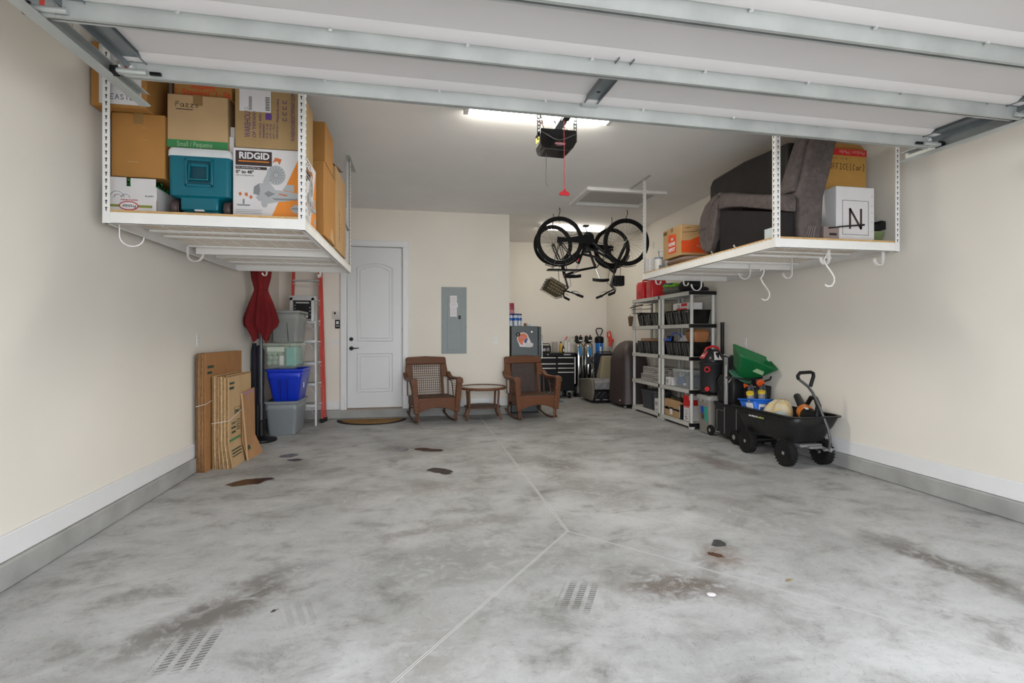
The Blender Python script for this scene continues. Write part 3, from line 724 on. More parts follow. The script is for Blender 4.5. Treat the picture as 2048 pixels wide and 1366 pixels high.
# white produce box, printed upside down
t = thing('produce_box', 'white produce box with green stripe and red oval logo on left rack', 'box', (-1.835, 4.0, DK))
b = MB(); b.box(-.165, -.23, .001, .13, .23, .175)
b.box(-.175, -.235, .0, .135, -.230, .098).box(.131, -.235, 0, .136, .23, .09)
b.box(-.155, -.222, .17, -.055, -.217, .235); b.box(-.03, -.222, .17, .12, -.217, .232)
b.build('box_body', WCARD, t)
PB = mat('olive_print', (.20, .22, .03), .6)
MB().box(-.165, -.2365, .036, -.09, -.2352, .052).box(.025, -.2365, .036, .105, -.2352, .052).build('printed_stripe', PB, t)
b = MB().lathe([(.058, -.2375), (.058, -.2355)], (-.033, 0, .045), 28, 'Y', 1, .52); b.build('oval_logo', mat('logo_red', (.45, .03, .03), .5), t)
b = MB().lathe([(.051, -.2385), (.051, -.2365)], (-.033, 0, .045), 28, 'Y', 1, .46); b.build('logo_centre', PAPER, t)
text('Premier', .032, t, (.012, -.239, .053), (R(90), R(180), 0), INK, 'logo_lettering', w=.082)
text('PRODUCE OF THE FIELDS', .012, t, (.02, -.2365, .088), (R(90), R(180), 0), mat('logo_red', (.45, .03, .03)), w=.10)
text('12X16', .014, t, (.115, -.2315, .118), (R(90), R(180), 0), INK, w=.05)
b = MB()
for x, r in ((-.105, .042), (-.055, .024), (-.10, .022)):
    b.tube([(x + r * cos(R(a)), -.231, .098 + r * sin(R(a))) for a in range(0, 181, 12)], .0012, 4)
b.build('line_drawing', INK, t)
GP = mat('green_bag_plastic', (.02, .26, .06), .4)
t = thing('green_plastic_bag', 'crumpled green plastic bag sticking out of the white produce box', 'bag', (-1.835, 4.0, DK + .176))
bb = MB()
for k in range(26):
    a = random.uniform(0, 6.28); x = random.uniform(-.13, .1); y = random.uniform(-.19, .1)
    bb.hexa([(x + random.uniform(-.03, .03), y + random.uniform(-.03, .03), random.uniform(.0, .065)) for _ in range(8)])
bb.build('bag_film', GP, t)
# brown carton resting on it
t, hx, hy, h = carton('moving_box', 'large orange brown carton on the white produce box at the left end', 'box', -1.99, 3.80, DK + .245, -1.670, 4.24, 2.775, CARDD)
b = MB().box(-.06, -hy - .0012, .10, .0, -hy, .104).box(.02, -hy - .0012, .33, .05, -hy, .333).box(.03, -hy - .0012, .25, .06, -hy, .252).build('scuff_mark', CARDL, t)
t, hx, hy, h = carton('moving_box', 'tall brown carton with a white EASTER sheet at the top left corner', 'box', -2.07, 3.725, 2.778, -1.745, 4.04, 3.19, CARDD, tape=False)
plate('paper_sheet', t, -hx + .05, .018, hx - .03, .40, -hy - .0003, PAPER)
hand('EASTER', .032, t, (-hx + .115, -hy - .0020, .05), FR, th=.045)
MB().box(-hx + .08, -hy - .003, .165, -.005, -hy - .0015, .168).box(-hx + .08, -hy - .003, .175, -.005, -hy - .0015, .178).box(-hx + .09, -hy - .003, .232, -hx + .13, -hy - .0015, .235).box(.0, -hy - .003, .228, hx - .05, -hy - .0015, .231).box(.0, -hy - .003, .240, hx - .05, -hy - .0015, .243).build('pen_lines', INK, t)
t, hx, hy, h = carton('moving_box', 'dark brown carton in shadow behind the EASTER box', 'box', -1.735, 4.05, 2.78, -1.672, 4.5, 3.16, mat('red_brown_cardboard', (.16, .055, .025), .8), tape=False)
# cooler
def cooler():
    t = thing('wheeled_cooler', 'teal wheeled cooler with white lid between produce box and saw carton', 'cooler', (-1.4495, 4.02, DK))
    TE = mat('teal_plastic', (.0, .115, .16), .35, 0, .05)
    hy = .24
    def rr(hx, hyy, z, r=.03): return rrect(hx, hyy, r, z)
    MB().loft([rr(.115, hy - .03, .03), rr(.12, hy - .02, .115), rr(.19, hy, .135), rr(.193, hy, .20), rr(.195, hy, .40)]).build('tub', TE, t)
    MB().loft([rr(.199, hy + .005, .40), rr(.199, hy + .005, .435), rr(.188, hy - .004, .455, .03), rr(.12, hy - .09, .462, .03)]).build('lid', mat('cooler_lid_white', (.60, .62, .62), .4), t)
    y = -hy
    b = MB(); b.box(-.088, y - .012, .195, -.070, y, .385).box(.070, y - .012, .195, .088, y, .385).box(-.088, y - .012, .195, .088, y, .215).box(-.088, y - .012, .368, .088, y, .387)
    b.build('handle_recess_frame', TE, t, bevel=.005)
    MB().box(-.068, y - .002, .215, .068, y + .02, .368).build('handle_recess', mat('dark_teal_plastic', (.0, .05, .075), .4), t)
    b = MB().tube([(-.055, y - .016, .345), (-.058, y - .02, .24), (.058, y - .02, .24), (.055, y - .016, .345)], .009, 8).box(-.05, y - .014, .328, .05, y - .004, .35)
    b.build('pull_handle', TE, t, bevel=.002)
    MB().box(-.118, y + .0, .035, .118, y + .05, .13).build('wheel_housing', TE, t, bevel=.012)
    MB().box(-.03, y - .006, .03, .03, y + .03, .042).build('drain_plug', mat('cooler_lid_white', (.60, .62, .62)), t, bevel=.003)
    for s in (-1, 1):
        b = MB().lathe([(.02, -.022), (.052, -.022), (.058, -.012), (.058, .012), (.052, .022), (.02, .022)], (s * .165, y + .065, .058), 28, 'X')
        b.build('wheel', mat('dark_brown_wheel', (.055, .035, .035), .5), t, bevel=.002)
        MB().tube([(s * .165 - s * .024, y + .065 + .04 * cos(a), .058 + .04 * sin(a)) for a in [2 * pi * k / 16 for k in range(16)]], .003, 4, closed=True).build('wheel_rim', mat('wheel_rim_brown', (.12, .09, .09), .4), t)
cooler()
# saw carton
def saw_face(t, fx, h, w_, y, mats, side=False):
    """printed faces for the saw carton; fx maps (u,z) to local"""
    pass
def saw_box():
    t, hx, hy, h = carton('saw_carton', 'white and orange miter saw carton at the front corner of left rack', 'box', -1.248, 3.80, DK + .001, -.79, 4.26, 2.592, WCARD, tape=False)
    ORG = mat('orange_print', (.66, .21, .015), .55); GR = mat('grey_print_tone', (.20, .21, .22), .5); LG = mat('light_grey_print', (.36, .37, .38), .5); BK = mat('dark_box_print', (.035, .02, .02), .5)
    def art(F, lab):
        # F(u,v,d)-> local point; u 0..1 left to right, v 0..1 bottom to top
        def poly(name, pts, m, d=.0012, d0=0):
            b = MB(); A = [b._v(F(u, v, d0)) for u, v in pts]; B = [b._v(F(u, v, d)) for u, v in pts]; n = len(pts)
            for k in range(n): b._f([A[k], A[(k + 1) % n], B[(k + 1) % n], B[k]])
            b._f(A[::-1]); b._f(B)
            return b
        poly('', [(1, 0), (1, .98), (.98, .98), (.53, 0)], ORG).build('orange_field', ORG, t)
        poly('', [(.04, .75), (.55, .75), (.55, .955), (.04, .955)], BK).build('logo_block', BK, t)
        poly('', [(.08, .80), (.51, .80), (.51, .815), (.08, .815)], ORG, .002, .001).build('logo_underline', ORG, t)
        poly('', [(.04, .695), (.48, .695), (.48, .735), (.04, .735)], BK).build('caption_bar', BK, t)
        # saw drawing: blade, handle, arm, table
        b = MB()
        def disc(cu, cv, r, d, n=28): return [(cu + r * cos(2 * pi * k / n), cv + r * 1.04 * sin(2 * pi * k / n)) for k in range(n)]
        def add(pts, d, d0=.0005):
            A = [b._v(F(u, v, d0)) for u, v in pts]; B = [b._v(F(u, v, d)) for u, v in pts]; n = len(pts)
            for k in range(n): b._f([A[k], A[(k + 1) % n], B[(k + 1) % n], B[k]])
            b._f(A[::-1]); b._f(B)
        add(disc(.61, .63, .135, 0), .0016)
        add([(.42, .52), (.50, .68), (.54, .66), (.50, .50)], .003)
        add([(.38, .26), (.36, .50), (.52, .52), (.60, .42), (.80, .40), (.98, .37), (.98, .33), (.80, .27), (.60, .24), (.50, .22)], .0022)
        add([(.40, .20), (.43, .16), (.48, .17), (.50, .24), (.40, .26)], .0024); add([(.70, .42), (.76, .50), (.87, .50), (.87, .40)], .0024)
        add([(.32, .30), (.36, .34), (.40, .30), (.38, .24)], .0024)
        b.build('saw_drawing', LG, t)
        b = MB()
        for k in range(16):
            a = 2 * pi * k / 16; r1, r2 = .03, .125; e = .004
            pts = [(.61 + r1 * cos(a) - e * sin(a), .63 + r1 * sin(a) + e * cos(a)), (.61 + r2 * cos(a) - e * sin(a), .63 + r2 * sin(a) + e * cos(a)), (.61 + r2 * cos(a) + e * sin(a), .63 + r2 * sin(a) - e * cos(a)), (.61 + r1 * cos(a) + e * sin(a), .63 + r1 * sin(a) - e * cos(a))]
            add(pts, .0024, .0018)
        add([(.29, .35), (.30, .45), (.37, .50), (.385, .40), (.37, .33)], .0035)
        add([(.55, .30), (.92, .30), (.90, .28), (.6, .27)], .0032); add([(.44, .36), (.5, .4), (.6, .36), (.5, .31)], .0032)
        b.build('saw_shading', GR, t)
        b = MB(); add([(.56, .80), (.60, .88), (.69, .86), (.66, .78), (.63, .83), (.59, .82)], .0036); add([(.64, .37), (.78, .35), (.76, .335), (.66, .35)], .0034)
        add([(.08, .35), (.11, .37), (.13, .34), (.10, .31)], .002); add([(.17, .36), (.21, .36), (.21, .31), (.17, .32)], .002); add([(.23, .31), (.26, .33), (.28, .30), (.25, .27)], .002)
        b.build('saw_handle_print', mat('burnt_orange_print', (.50, .12, .03), .5), t)
        b = MB(); add([(.05, .195), (.25, .195), (.23, .175), (.07, .175)], .0018); add([(.14, .20), (.165, .20), (.165, .27), (.14, .27)], .0018)
        for q in range(4): add([(.04, .04 + q * .025), (.40 + .03 * (q % 2), .04 + q * .025), (.40, .047 + q * .025), (.04, .047 + q * .025)], .001)
        b.build('small_print', GR, t)
        b = MB(); add(disc(.895, .155, .06, 0), .002, .0013); add([(.82, .135), (.97, .135), (.97, .18), (.82, .18)], .0026, .0013); b.build('lifetime_badge', LG, t)
    art(lambda u, v, d: (-hx + 2 * hx * u, -hy - d, h * v), 'front')
    art(lambda u, v, d: (hx + d, -hy + 2 * hy * u, h * v), 'side')
    X = lambda u: -hx + 2 * hx * u
    text('RIDGID', .062, t, (X(.085), -hy - .0014, h * .845), FR, PAPER, 'brand_lettering', w=.425 * 2 * hx, bold=.002)
    text('10 in. Dual Bevel Miter Saw', .014, t, (X(.05), -hy - .0014, h * .707), FR, PAPER, w=.33 * 2 * hx)
    text('0\u00b0 to 48\u00b0', .030, t, (X(.045), -hy - .0004, h * .635), FR, INK, w=.25 * 2 * hx, bold=.001)
    text('Left and Right Bevels', .012, t, (X(.045), -hy - .0004, h * .60), FR, INK, w=.25 * 2 * hx)
    text('LIFETIME', .018, t, (X(.825), -hy - .0028, h * .145), FR, INK, 'badge_lettering', w=.14 * 2 * hx)
    RT = (R(90), 0, R(90))
    text('RIDGID', .062, t, (hx + .0014, -hy + .085 * 2 * hy, h * .845), RT, PAPER, 'brand_lettering', w=.425 * 2 * hy, bold=.002)
    text('0\u00b0 to 48\u00b0', .030, t, (hx + .0014, -hy + .045 * 2 * hy, h * .635), RT, INK, w=.25 * 2 * hy, bold=.001)
saw_box()
# small "Small" carton above the cooler
t, hx, hy, h = carton('moving_box', 'tan carton with taped top and green Small band above the cooler', 'box', -1.665, 3.82, DK + .47, -1.285, 4.24, 2.935, CARDL, tape=True)
MB().box(-hx - .0006, -hy - .0012, .0, hx, -hy, .052).build('green_band', mat('green_print', (.03, .19, .06), .6), t)
text('Small / Pequeno', .05, t, (-hx + .06, -hy - .0013, .008), FR, mat('pale_green_print', (.3, .42, .25), .6), w=.22)
hand('Pazzo', .035, t, (-hx + .05, -hy - .0004, h - .085), FR, th=.04)
MB().box(-hx + .055, -hy - .0015, h - .103, -.03, -hy, h - .099).build('pen_underline', INK, t)
STR = mat('red_orange_print', (.55, .06, .015), .6)
t, hx, hy, h = carton('paper_carton', 'flat paper carton with red lettering lying on the tan Small carton', 'box', -1.64, 3.86, 2.937, -1.27, 4.24, 3.11, CARDD, tape=False)
for q, (x, z) in enumerate(((-hx + .05, .015), (-hx + .10, .062), (hx - .06, .012), (-.12, .11))):
    text('Staples' if q != 2 else 'St', .055, t, (x, -hy - .0006, z), FR, STR, 'brand_lettering', w=.16 if q != 2 else .05, bold=.0012)
MB().box(.03, -hy - .0012, .008, .085, -hy, .013).box(.03, -hy - .0012, .045, .085, -hy, .05).box(.03, -hy - .0012, .008, .036, -hy, .05).box(.08, -hy - .0012, .008, .086, -hy, .05).box(-hx + .01, -hy - .0012, .02, -hx + .016, -hy, .055).build('printed_square', STR, t)
plate('barcode_label', t, -hx + .01, .085, -hx + .05, .12, -hy - .0003, PAPER)
# china carton
CH = mat('tan_cardboard', (.33, .215, .095), .75, 0, .06)
t, hx, hy, h = carton('china_carton', 'tan china carton printed in purple standing on the saw carton', 'box', -1.235, 3.80, 2.594, -.80, 4.20, 3.03, CH, tape=False)
PP = mat('purple_print', (.10, .04, .14), .6)
VR = (R(90), -R(90), 0)
text('WAREHOUSE', .055, t, (-hx + .10, -hy - .001, .07), VR, PP, 'brand_lettering', w=.21)
text('OF TIFFANY', .030, t, (-hx + .135, -hy - .001, .07), VR, PP, 'brand_lettering', w=.19)
for q, (s_, z_, w_) in enumerate((('ITEM NO. RSFL-43IBEK02', .07, .28), ('MEASUREMENTS', .07, .10), ('N.W. 12 LB', .07, .10), ('G.W. 14 LB', .07, .10), ('QTY 1 PCS', .07, .10), ('CARTON NO 1 OF 1', .07, .14))):
    text(s_, .018, t, (-hx + .17 + q * .022, -hy - .001, z_), VR, PP, w=w_)
text('WAREHOUSEOFTIFFANY.COM', .038, t, (hx - .045, -hy - .001, .06), VR, PP, 'brand_lettering', w=.34)
text('MADE IN CHINA', .02, t, (hx - .15, -hy - .001, .20), VR, PP, w=.15)
b = MB()
for k in range(4): z = .20 + k * .04; b.box(hx - .125, -hy - .0012, z, hx - .12, -hy, z + .022).box(hx - .105, -hy - .0012, z, hx - .10, -hy, z + .022).box(hx - .125, -hy - .0012, z, hx - .10, -hy, z + .004)
b.build('handling_symbols', PP, t)
MB().box(-.02, -hy - .0012, .20, .02, -hy, .245).build('purple_stamp', mat('purple_stamp', (.10, .04, .22), .6), t)
lab = plate('shipping_label', t, -hx + .03, .25, .015, .40, -hy - .0003, PAPER)
b = MB()
for k in range(16): b.box(-hx + .09 + (k % 2) * .001, -hy - .0026, .26 + k * .006, -hx + .11, -hy - .0015, .2625 + k * .006)
for k in range(9): b.box(-.02, -hy - .0026, .262 + k * .011, .008, -hy - .0015, .267 + k * .011)
b.build('barcode', INK, lab)
# white crumpled cartons squeezed in the middle
t = thing('white_box', 'narrow white folded carton wedged beside the tan Small carton', 'box', (-1.267, 3.96, 2.56))
MB().box(-.016, -.12, .0, .016, .12, .115).box(-.016, -.10, .117, .014, .1, .19).build('box_body', WCARD, t, bevel=.003)
# cartons behind, seen along the right side of the rack
t, hx, hy, h = carton('moving_box', 'orange brown carton with black outline print behind the china carton', 'box', -1.25, 4.36, 2.705, -.735, 4.75, 3.035, CARDD, tape=False)
MB().box(hx - .10, -hy - .0014, .07, hx - .095, -hy, .25).box(hx - .16, -hy - .0014, .065, hx - .095, -hy, .07).build('outline_print', INK, t)
t, hx, hy, h = carton('moving_box', 'tall orange brown carton just behind the saw carton', 'box', -1.25, 4.32, DK + .001, -.738, 4.88, 2.703, CARDD, tape=False)
MB().prism([(.0, .02), (.2, .0), (.1, .1), (.05, .12)], hx, hx + .006, 'X').build('torn_flap', CARDL, t)
t, hx, hy, h = carton('moving_box', 'rear brown carton with faint print at the back of the left rack', 'box', -1.3, 4.98, DK + .001, -.745, 5.62, 2.88, CARD, tape=False)
text('MOVING CARTON', .05, t, (hx + .0005, -.1, .1), (R(90), R(-90), R(90)), mat('dark_brown_print', (.14, .07, .02), .7), w=.3)
t, hx, hy, h = carton('moving_box', 'brown carton in the second row behind the orange one', 'box', -1.85, 4.4, DK + .001, -1.3, 5.0, 2.7, CARD, tape=True)
t = thing('patterned_board', 'thin board with dark leaf pattern lying on the rear carton', 'board', (-.93, 4.95, 2.90), 0); t.rotation_euler = (R(9), R(4), 0)
MB().box(-.2, -.05, 0, .17, .55, .012).build('board_panel', wave_mat('leaf_pattern', (.10, .07, .05), (.42, .34, .26), 14, 'DIAGONAL', .6, 8, .3), t)
t = thing('metal_rod', 'grey metal rod poking out behind the rear carton', 'rod', (-.80, 5.74, 2.60)); MB().tube([(-.02, -.1, .04), (.02, .35, -.09), (.02, .36, -.095)], .012, 8).build('rod_shaft', GALV, t)
# ================================================================ RIGHT RACK LOAD
VEL = mat('taupe_velvet', (.078, .061, .058), .7, 0, .30, 22, .6, 60, .5)
VIN = mat('black_lining_fabric', (.016, .014, .015), .8, 0, .12)
VIN2 = mat('dark_vinyl', (.022, .020, .019), .45, 0, .15)
def recliner_rack():
    t = thing('recliner_chair', 'taupe velvet recliner lying on the right overhead rack', 'recliner', (3.0, 3.74, DK))
    # side panel
    MB().prism([(.0, .01), (.95, .01), (.95, .46), (0, .215)], .012, .08, 'X').build('side_panel', VIN, t, bevel=.008)
    # padded arm over the panel, wrapping into the footrest bulge
    b = MB(); path = [(-.02, .215, .36), (.30, .315, .445), (.60, .405, .535), (.80, .45, .60), (.93, .46, .625)]
    rings = []
    for y, z0, z1 in path: rings.append([(-.015, y, z0), (-.028, y, (z0 + z1) / 2), (.0, y, z1 - .012), (.035, y, z1), (.07, y, z1 - .01), (.088, y, z1 - .05), (.085, y, z0)])
    b.loft(rings); b.build('padded_arm', VEL, t, bevel=.01)
    b = MB(); prof = [(.92, .635), (1.05, .62), (1.18, .565), (1.27, .46), (1.30, .34), (1.29, .20), (1.24, .10), (1.15, .05), (1.08, .06), (1.02, .20), (.96, .46)]
    rings = []
    for x, k in ((-.02, .97), (.0, 1), (.44, 1), (.48, .96)):
        rings.append([(x, 1.1 + (y - 1.1) * k, .34 + (z - .34) * k) for y, z in prof])
    b.loft(rings); b.build('footrest', VEL, t, bevel=.012)
    b = MB(); b.tube([(-.022, y, z) for y, z in [(.92, .60), (1.0, .56), (1.08, .50), (1.12, .38), (1.13, .22), (1.10, .08)]], .007, 6)
    b.tube([(-.02, 1.13, .33), (-.021, 1.22, .32), (-.015, 1.295, .30)], .006, 6)
    b.build('piping', VEL, t)
    MB().prism([(.95, .0), (1.22, .0), (1.22, .10), (.95, .2)], .04, .5, 'X').build('footrest_frame', BLACK, t, bevel=.01)
    MB().box(.12, .42, .02, .46, .96, .42).build('seat_base', VIN, t, bevel=.01)
    # dark reclining back shell
    b = MB(); pr = [(.33, .42), (1.50, .55), (1.56, .62), (1.56, .88), (1.50, .95), (.95, .97), (.30, .93)]
    b.prism(pr, .27, .375, 'X'); b.build('back_shell', VIN2, t, bevel=.03, seg=3)
    b = MB()
    MB().box(-.001, .13, .02, .010, .26, .12).build('paper_tag', mat('pale_blue_tag', (.50, .58, .60), .6), t)
    MB().tube([(.011, 1.0, .03), (-.0, 1.05, .025), (-.0, 1.08, .06)], .01, 6).build('foot_glide', STEEL, t)
    MB().tube([(.011, .62, .03), (-.0, .67, .025), (-.0, .70, .06)], .01, 6).build('foot_glide', STEEL, t)
recliner_rack()
t = thing('back_cushion', 'tall taupe velvet recliner back panel leaning upright beside the N carton', 'cushion', (3.235, 3.74, DK), 0)
def slabpath(P, w_, y0, y1):
    rings = []
    for (x, z, k) in P:
        rings.append([(x - w_ * k / 2, y0 + .02, z), (x - w_ * k / 2 + .02, y0, z), (x + w_ * k / 2 - .02, y0, z), (x + w_ * k / 2, y0 + .02, z), (x + w_ * k / 2, y1, z), (x - w_ * k / 2, y1, z)])
    return MB().loft(rings)
slabpath([(-.02, .002, .85), (-.02, .10, 1.0), (-.01, .35, 1.05), (.05, .55, 1.05), (.09, .72, 1.05), (.14, .88, 1.0), (.18, 1.0, 1.0)], .23, -.03, .17).build('velvet_panel', VEL, t, bevel=.012)
slabpath([(-.125, .40, .35), (-.10, .46, .7), (-.04, .60, .9), (.03, .78, 1.0), (.10, .96, 1.0)], .14, .03, .18).build('side_bolster', VEL, t, bevel=.012)
b = MB()
for k in range(9):
    z = .62 + k * .035 + random.uniform(-.01, .01); x = .06 + (z - .6) * .32
    b.tube([(x - .08, -.031, z), (x - .03, -.036, z + .008), (x + .02, -.031, z + .002)], [.002, .005, .002], 5)
b.build('fabric_wrinkle', VEL, t)
b = MB()
for k in range(4): b.tube([(-.04 + k * .02, -.03, .10), (-.06 + k * .02, -.04, .05), (-.08 + k * .025, -.035, .005)], .0025, 5)
b.build('loose_thread', mat('pale_thread', (.3, .25, .24), .8), t)
t, hx, hy, h = carton('moving_box', 'white carton marked with a framed letter N on right rack', 'box', 3.494, 3.75, DK + .001, 3.873, 4.15, 2.565, WCARD, tape=False)
MB().box(-hx + .06, -hy - .0012, .05, hx - .06, -hy, .053).box(-hx + .06, -hy - .0012, .34, hx - .06, -hy, .343).box(-hx + .06, -hy - .0012, .05, -hx + .063, -hy, .343).box(hx - .063, -hy - .0012, .05, hx - .06, -hy, .343).build('printed_frame', INK, t)
hand('N', .165, t, (-.055, -hy - .0005, .105), FR, mat('dark_brown_ink', (.035, .015, .012), .6), .06, 'printed_letter', .66)
b = MB()
for z in (.08, .16, .24, .30, .38): b.box(hx - .03, -hy - .0012, z, hx - .02, -hy, z + .008)
b.build('small_print', mat('grey_print', (.3, .3, .32), .7), t)
OC = mat('golden_cardboard', (.42, .225, .05), .8, 0, .05)
t, hx, hy, h = carton('moving_box', 'golden brown carton reading OFFICE with red Medium band on N carton', 'box', 3.51, 3.93, 2.574, 3.975, 4.25, 2.965, OC, tape=False)
MB().box(-hx, -hy - .0012, h - .065, hx, -hy, h - .008).build('red_band', mat('red_print', (.50, .012, .012), .6), t)
text('Medium / Medio', .05, t, (hx - .02, -hy - .0013, h - .018), (R(90), R(180), 0), mat('pink_print', (.55, .25, .22), .6), w=.26)
hand('OFFICE(Car)', .05, t, (-hx + .085, -hy - .0004, h - .19), FR, th=.04, wx=.40)
hand('This is u', .022, t, (-hx + .09, -hy - .0004, h - .10), FR, th=.04)
b = MB().hexa([(-hx, -hy, h), (hx - .02, -hy, h), (hx - .02, -hy + .01, h + .001), (-hx, -hy + .01, h + .001), (-hx + .03, -hy - .02, h + .002), (hx - .08, -hy - .02, h + .002), (hx - .08, -hy - .015, h + .03), (-hx + .03, -hy - .015, h + .04)])
b.build('open_flap', CARDD, t)
t = thing('shipping_box', 'small taupe box with dark slot lying in front of the velvet panel', 'box', (3.41, 3.76, DK))
MB().box(-.075, -.05, .001, .075, .25, .105).build('box_body', mat('taupe_cardboard', (.22, .165, .15), .8), t, bevel=.004); MB().box(-.02, -.0515, .03, .05, -.0495, .05).build('handle_slot', INK, t)
t = thing('black_rod', 'thin black rod sticking out across the N carton', 'rod', (3.38, 3.71, DK + .09)); MB().tube([(0, 0, 0), (.16, -.01, .02), (.33, -.02, .035)], [.006, .006, .008], 8).build('rod_shaft', BLACK, t)
t = thing('storage_bin', 'olive green bin with raised black lid at the wall end of right rack', 'bin', (3.955, 3.93, DK))
MB().loft([rrect(.055, .12, .02, .0), rrect(.07, .15, .02, .10)]).build('tub', mat('olive_plastic', (.13, .17, .075), .45), t, bevel=.002)
MB().prism([(-.07, .102), (.07, .115), (.07, .19), (.02, .195), (.01, .165), (-.07, .135)], -.15, .14, 'Y').build('lid', BLACK, t, bevel=.006)
# Home Depot carton on a pillow
HD = mat('tan_cardboard_b', (.45, .28, .125), .8, 0, .05)
t, hx, hy, h = carton('moving_box', 'tan carton with bright orange square print resting on the taupe pillow', 'box', 2.96, 5.365, 2.215, 3.40, 5.80, 2.565, HD, tape=False)
OR2 = mat('vivid_orange_print', (.66, .075, .012), .55)
MB().prism([(-.10, .05), (.09, .05), (.09, .28), (-.10, .26)], -hx - .0012, -hx, 'X').build('logo_square', OR2, t)
for q, (s_, z_) in enumerate((('THE', .215), ('HOME', .15), ('DEPOT', .085))):
    text(s_, .055 if q else .03, t, (-hx - .0014, .078 - (0 if q else .06), z_ - .01), (R(90), R(28) if False else 0, -R(90)), PAPER, 'brand_lettering', w=.15 if q else .05, bold=.003)
MB().box(-hx - .0012, .12, .29, -hx, .21, .33).build('print_block', mat('dark_brown_print', (.14, .07, .02), .7), t)
MB().prism([(-hx, .03), (hx, .03), (hx, .27), (0, .22), (-.12, .17), (-hx, .165)], -hy - .0012, -hy, 'Y').build('orange_swoosh', OR2, t)
text('Medium', .05, t, (-.03, -hy - .0016, .09), FR, mat('pink_print', (.55, .25, .22), .6), w=.14)
MB().tube([(-hx + .02, -hy, h - .09), (-.05, -hy, h - .075), (.05, -hy, h - .04)], .003, 4).tube([(-hx + .05, -hy, h - .04), (-.1, -hy, h - .03)], .003, 4).build('printed_lines', mat('dark_brown_print', (.14, .07, .02), .7), t)
MB().box(-hx - .001, -.03, .30, -hx, .03, h).build('packing_tape', TAPE, t)
t = thing('pillow', 'folded taupe pillow under the tan and orange carton', 'pillow', (3.16, 5.52, DK + .055))
b = MB(); b.sphere((0, 0, 0), .24, .34, .055, 24, 12); b.sphere((-.06, -.10, .002), .18, .22, .05, 20, 10); b.build('pillow_cover', mat('taupe_cotton', (.22, .155, .12), .85, 0, .05), t)
bpy.data.objects[t.name].location.z = DK + .056
def can(name, label, x, y, z, r, h_, m, mlid, cat='paint can'):
    t = thing(name, label, cat, (x, y, z))
    MB().lathe([(r * .92, 0), (r, .01), (r, h_ * .86)]).build('can_body', m, t)
    MB().lathe([(r * 1.04, h_ * .86), (r * 1.04, h_), (r * .9, h_), (r * .88, h_ - .004)]).build('lid', mlid, t)
    return t
LB = mat('label_blue_grey', (.14, .20, .26), .5); OW = mat('off_white_plastic', (.58, .57, .54), .45)
t = thing('paint_bucket', 'large white paint bucket standing at the back of the right rack', 'bucket', (3.10, 5.97, DK)); MB().lathe([(.085, 0), (.105, .24), (.113, .245), (.113, .265), (.107, .27), (.107, .285), (.0, .285)]).build('bucket_body', OW, t)
MB().tube([(-.112, 0, .26), (-.125, -.02, .17), (-.12, -.03, .13)], .003, 5).build('wire_handle', STEEL, t)
t = can('paint_can', 'small white can with blue grey band beside the paint bucket', 2.93, 5.86, DK, .05, .155, OW, LB); MB().box(-.02, -.0515, .01, .02, -.045, .055).build('label', LB, t)
t = thing('white_box', 'white carton at the back left corner of the right rack', 'box', (2.925, 6.06, DK)); MB().box(-.055, -.06, 0, .04, .06, .17).build('box_body', WCARD, t, bevel=.003); MB().box(-.045, -.0612, .04, -.01, -.059, .043).box(-.045, -.0612, .09, .0, -.059, .093).build('small_print', mat('grey_print', (.3, .3, .32), .7), t)
# ================================================================ LEFT CORNER
EDG = {'corrugated_edges': [CARDE, mat('edge_brown', (.17, .08, .03), .9, 0, .3, 30), mat('edge_orange', (.38, .19, .08), .9, 0, .2, 30)],
       'pale_corrugated_edges': [CARDEL, mat('edge_brown_b', (.27, .15, .065), .9, 0, .3, 30), mat('edge_tan', (.56, .38, .20), .9, 0, .2, 30)]}
def bundle(label, x0, x1, y0, y1, H_, n, m_face, m_edge, string_z, extra=0):
    t = thing('carton_bundle', label, 'cardboard bundle', ((x0 + x1) / 2, y0, 0)); W2 = (x1 - x0) / 2; L_ = y1 - y0
    dx = 2 * W2 / n
    for k in range(n):
        xa = -W2 + k * dx; xb = xa + dx * .86; top = H_ - random.uniform(0, .018); s0 = random.uniform(0, .012); fl = .035 * (k + 1) / n * extra
        b = MB()
        # face panels with a crease low down, lower flaps splaying towards the room
        for ya, yb in ((s0, L_ * .49), (L_ * .492, L_ - random.uniform(0, .02))):
            b.hexa([(xa, ya, .235), (xb, ya, .235), (xb, yb, .235), (xa, yb, .235), (xa, ya, top), (xb, ya, top), (xb, yb, top), (xa, yb, top)])
            b.hexa([(xa + fl, ya + random.uniform(0, .006), .001), (xb + fl, ya, .001), (xb + fl * 1.1, yb, .001), (xa + fl, yb, .001), (xa, ya, .234), (xb, ya, .234), (xb, yb, .234), (xa, yb, .234)])
        b.m(1)
        b.build('flattened_carton', [EDG[m_edge.name][k * 7 % 3] if k < n - 1 else m_face], t, smooth=False)
    r = .0035; z = string_z
    b = MB().tube([(-W2 - .003, -.004, z - .01), (0, -.007, z), (W2 + .004, -.006, z + .012), (W2 + .006, L_ * .5, z + .075), (W2 + .004, L_, z + .14)], r, 6)
    b.build('tie_string', mat('white_string', (.62, .60, .60), .7), t)
    return t, W2, L_
GRN = mat('dark_green_print', (.025, .055, .03), .7)
t, W2, L_ = bundle('tall bundle of flattened brown cartons against the left wall', -2.04, -1.962, 5.25, 6.28, 1.135, 9, mat('reddish_brown_card', (.33, .155, .055), .8), CARDE, .635)
MB().box(W2 + .0003 - .0012, .05, .98, W2 + .001, .20, 1.005).box(W2 - .0012, .05, .925, W2 + .001, .16, .95).build('printed_block', GRN, t)
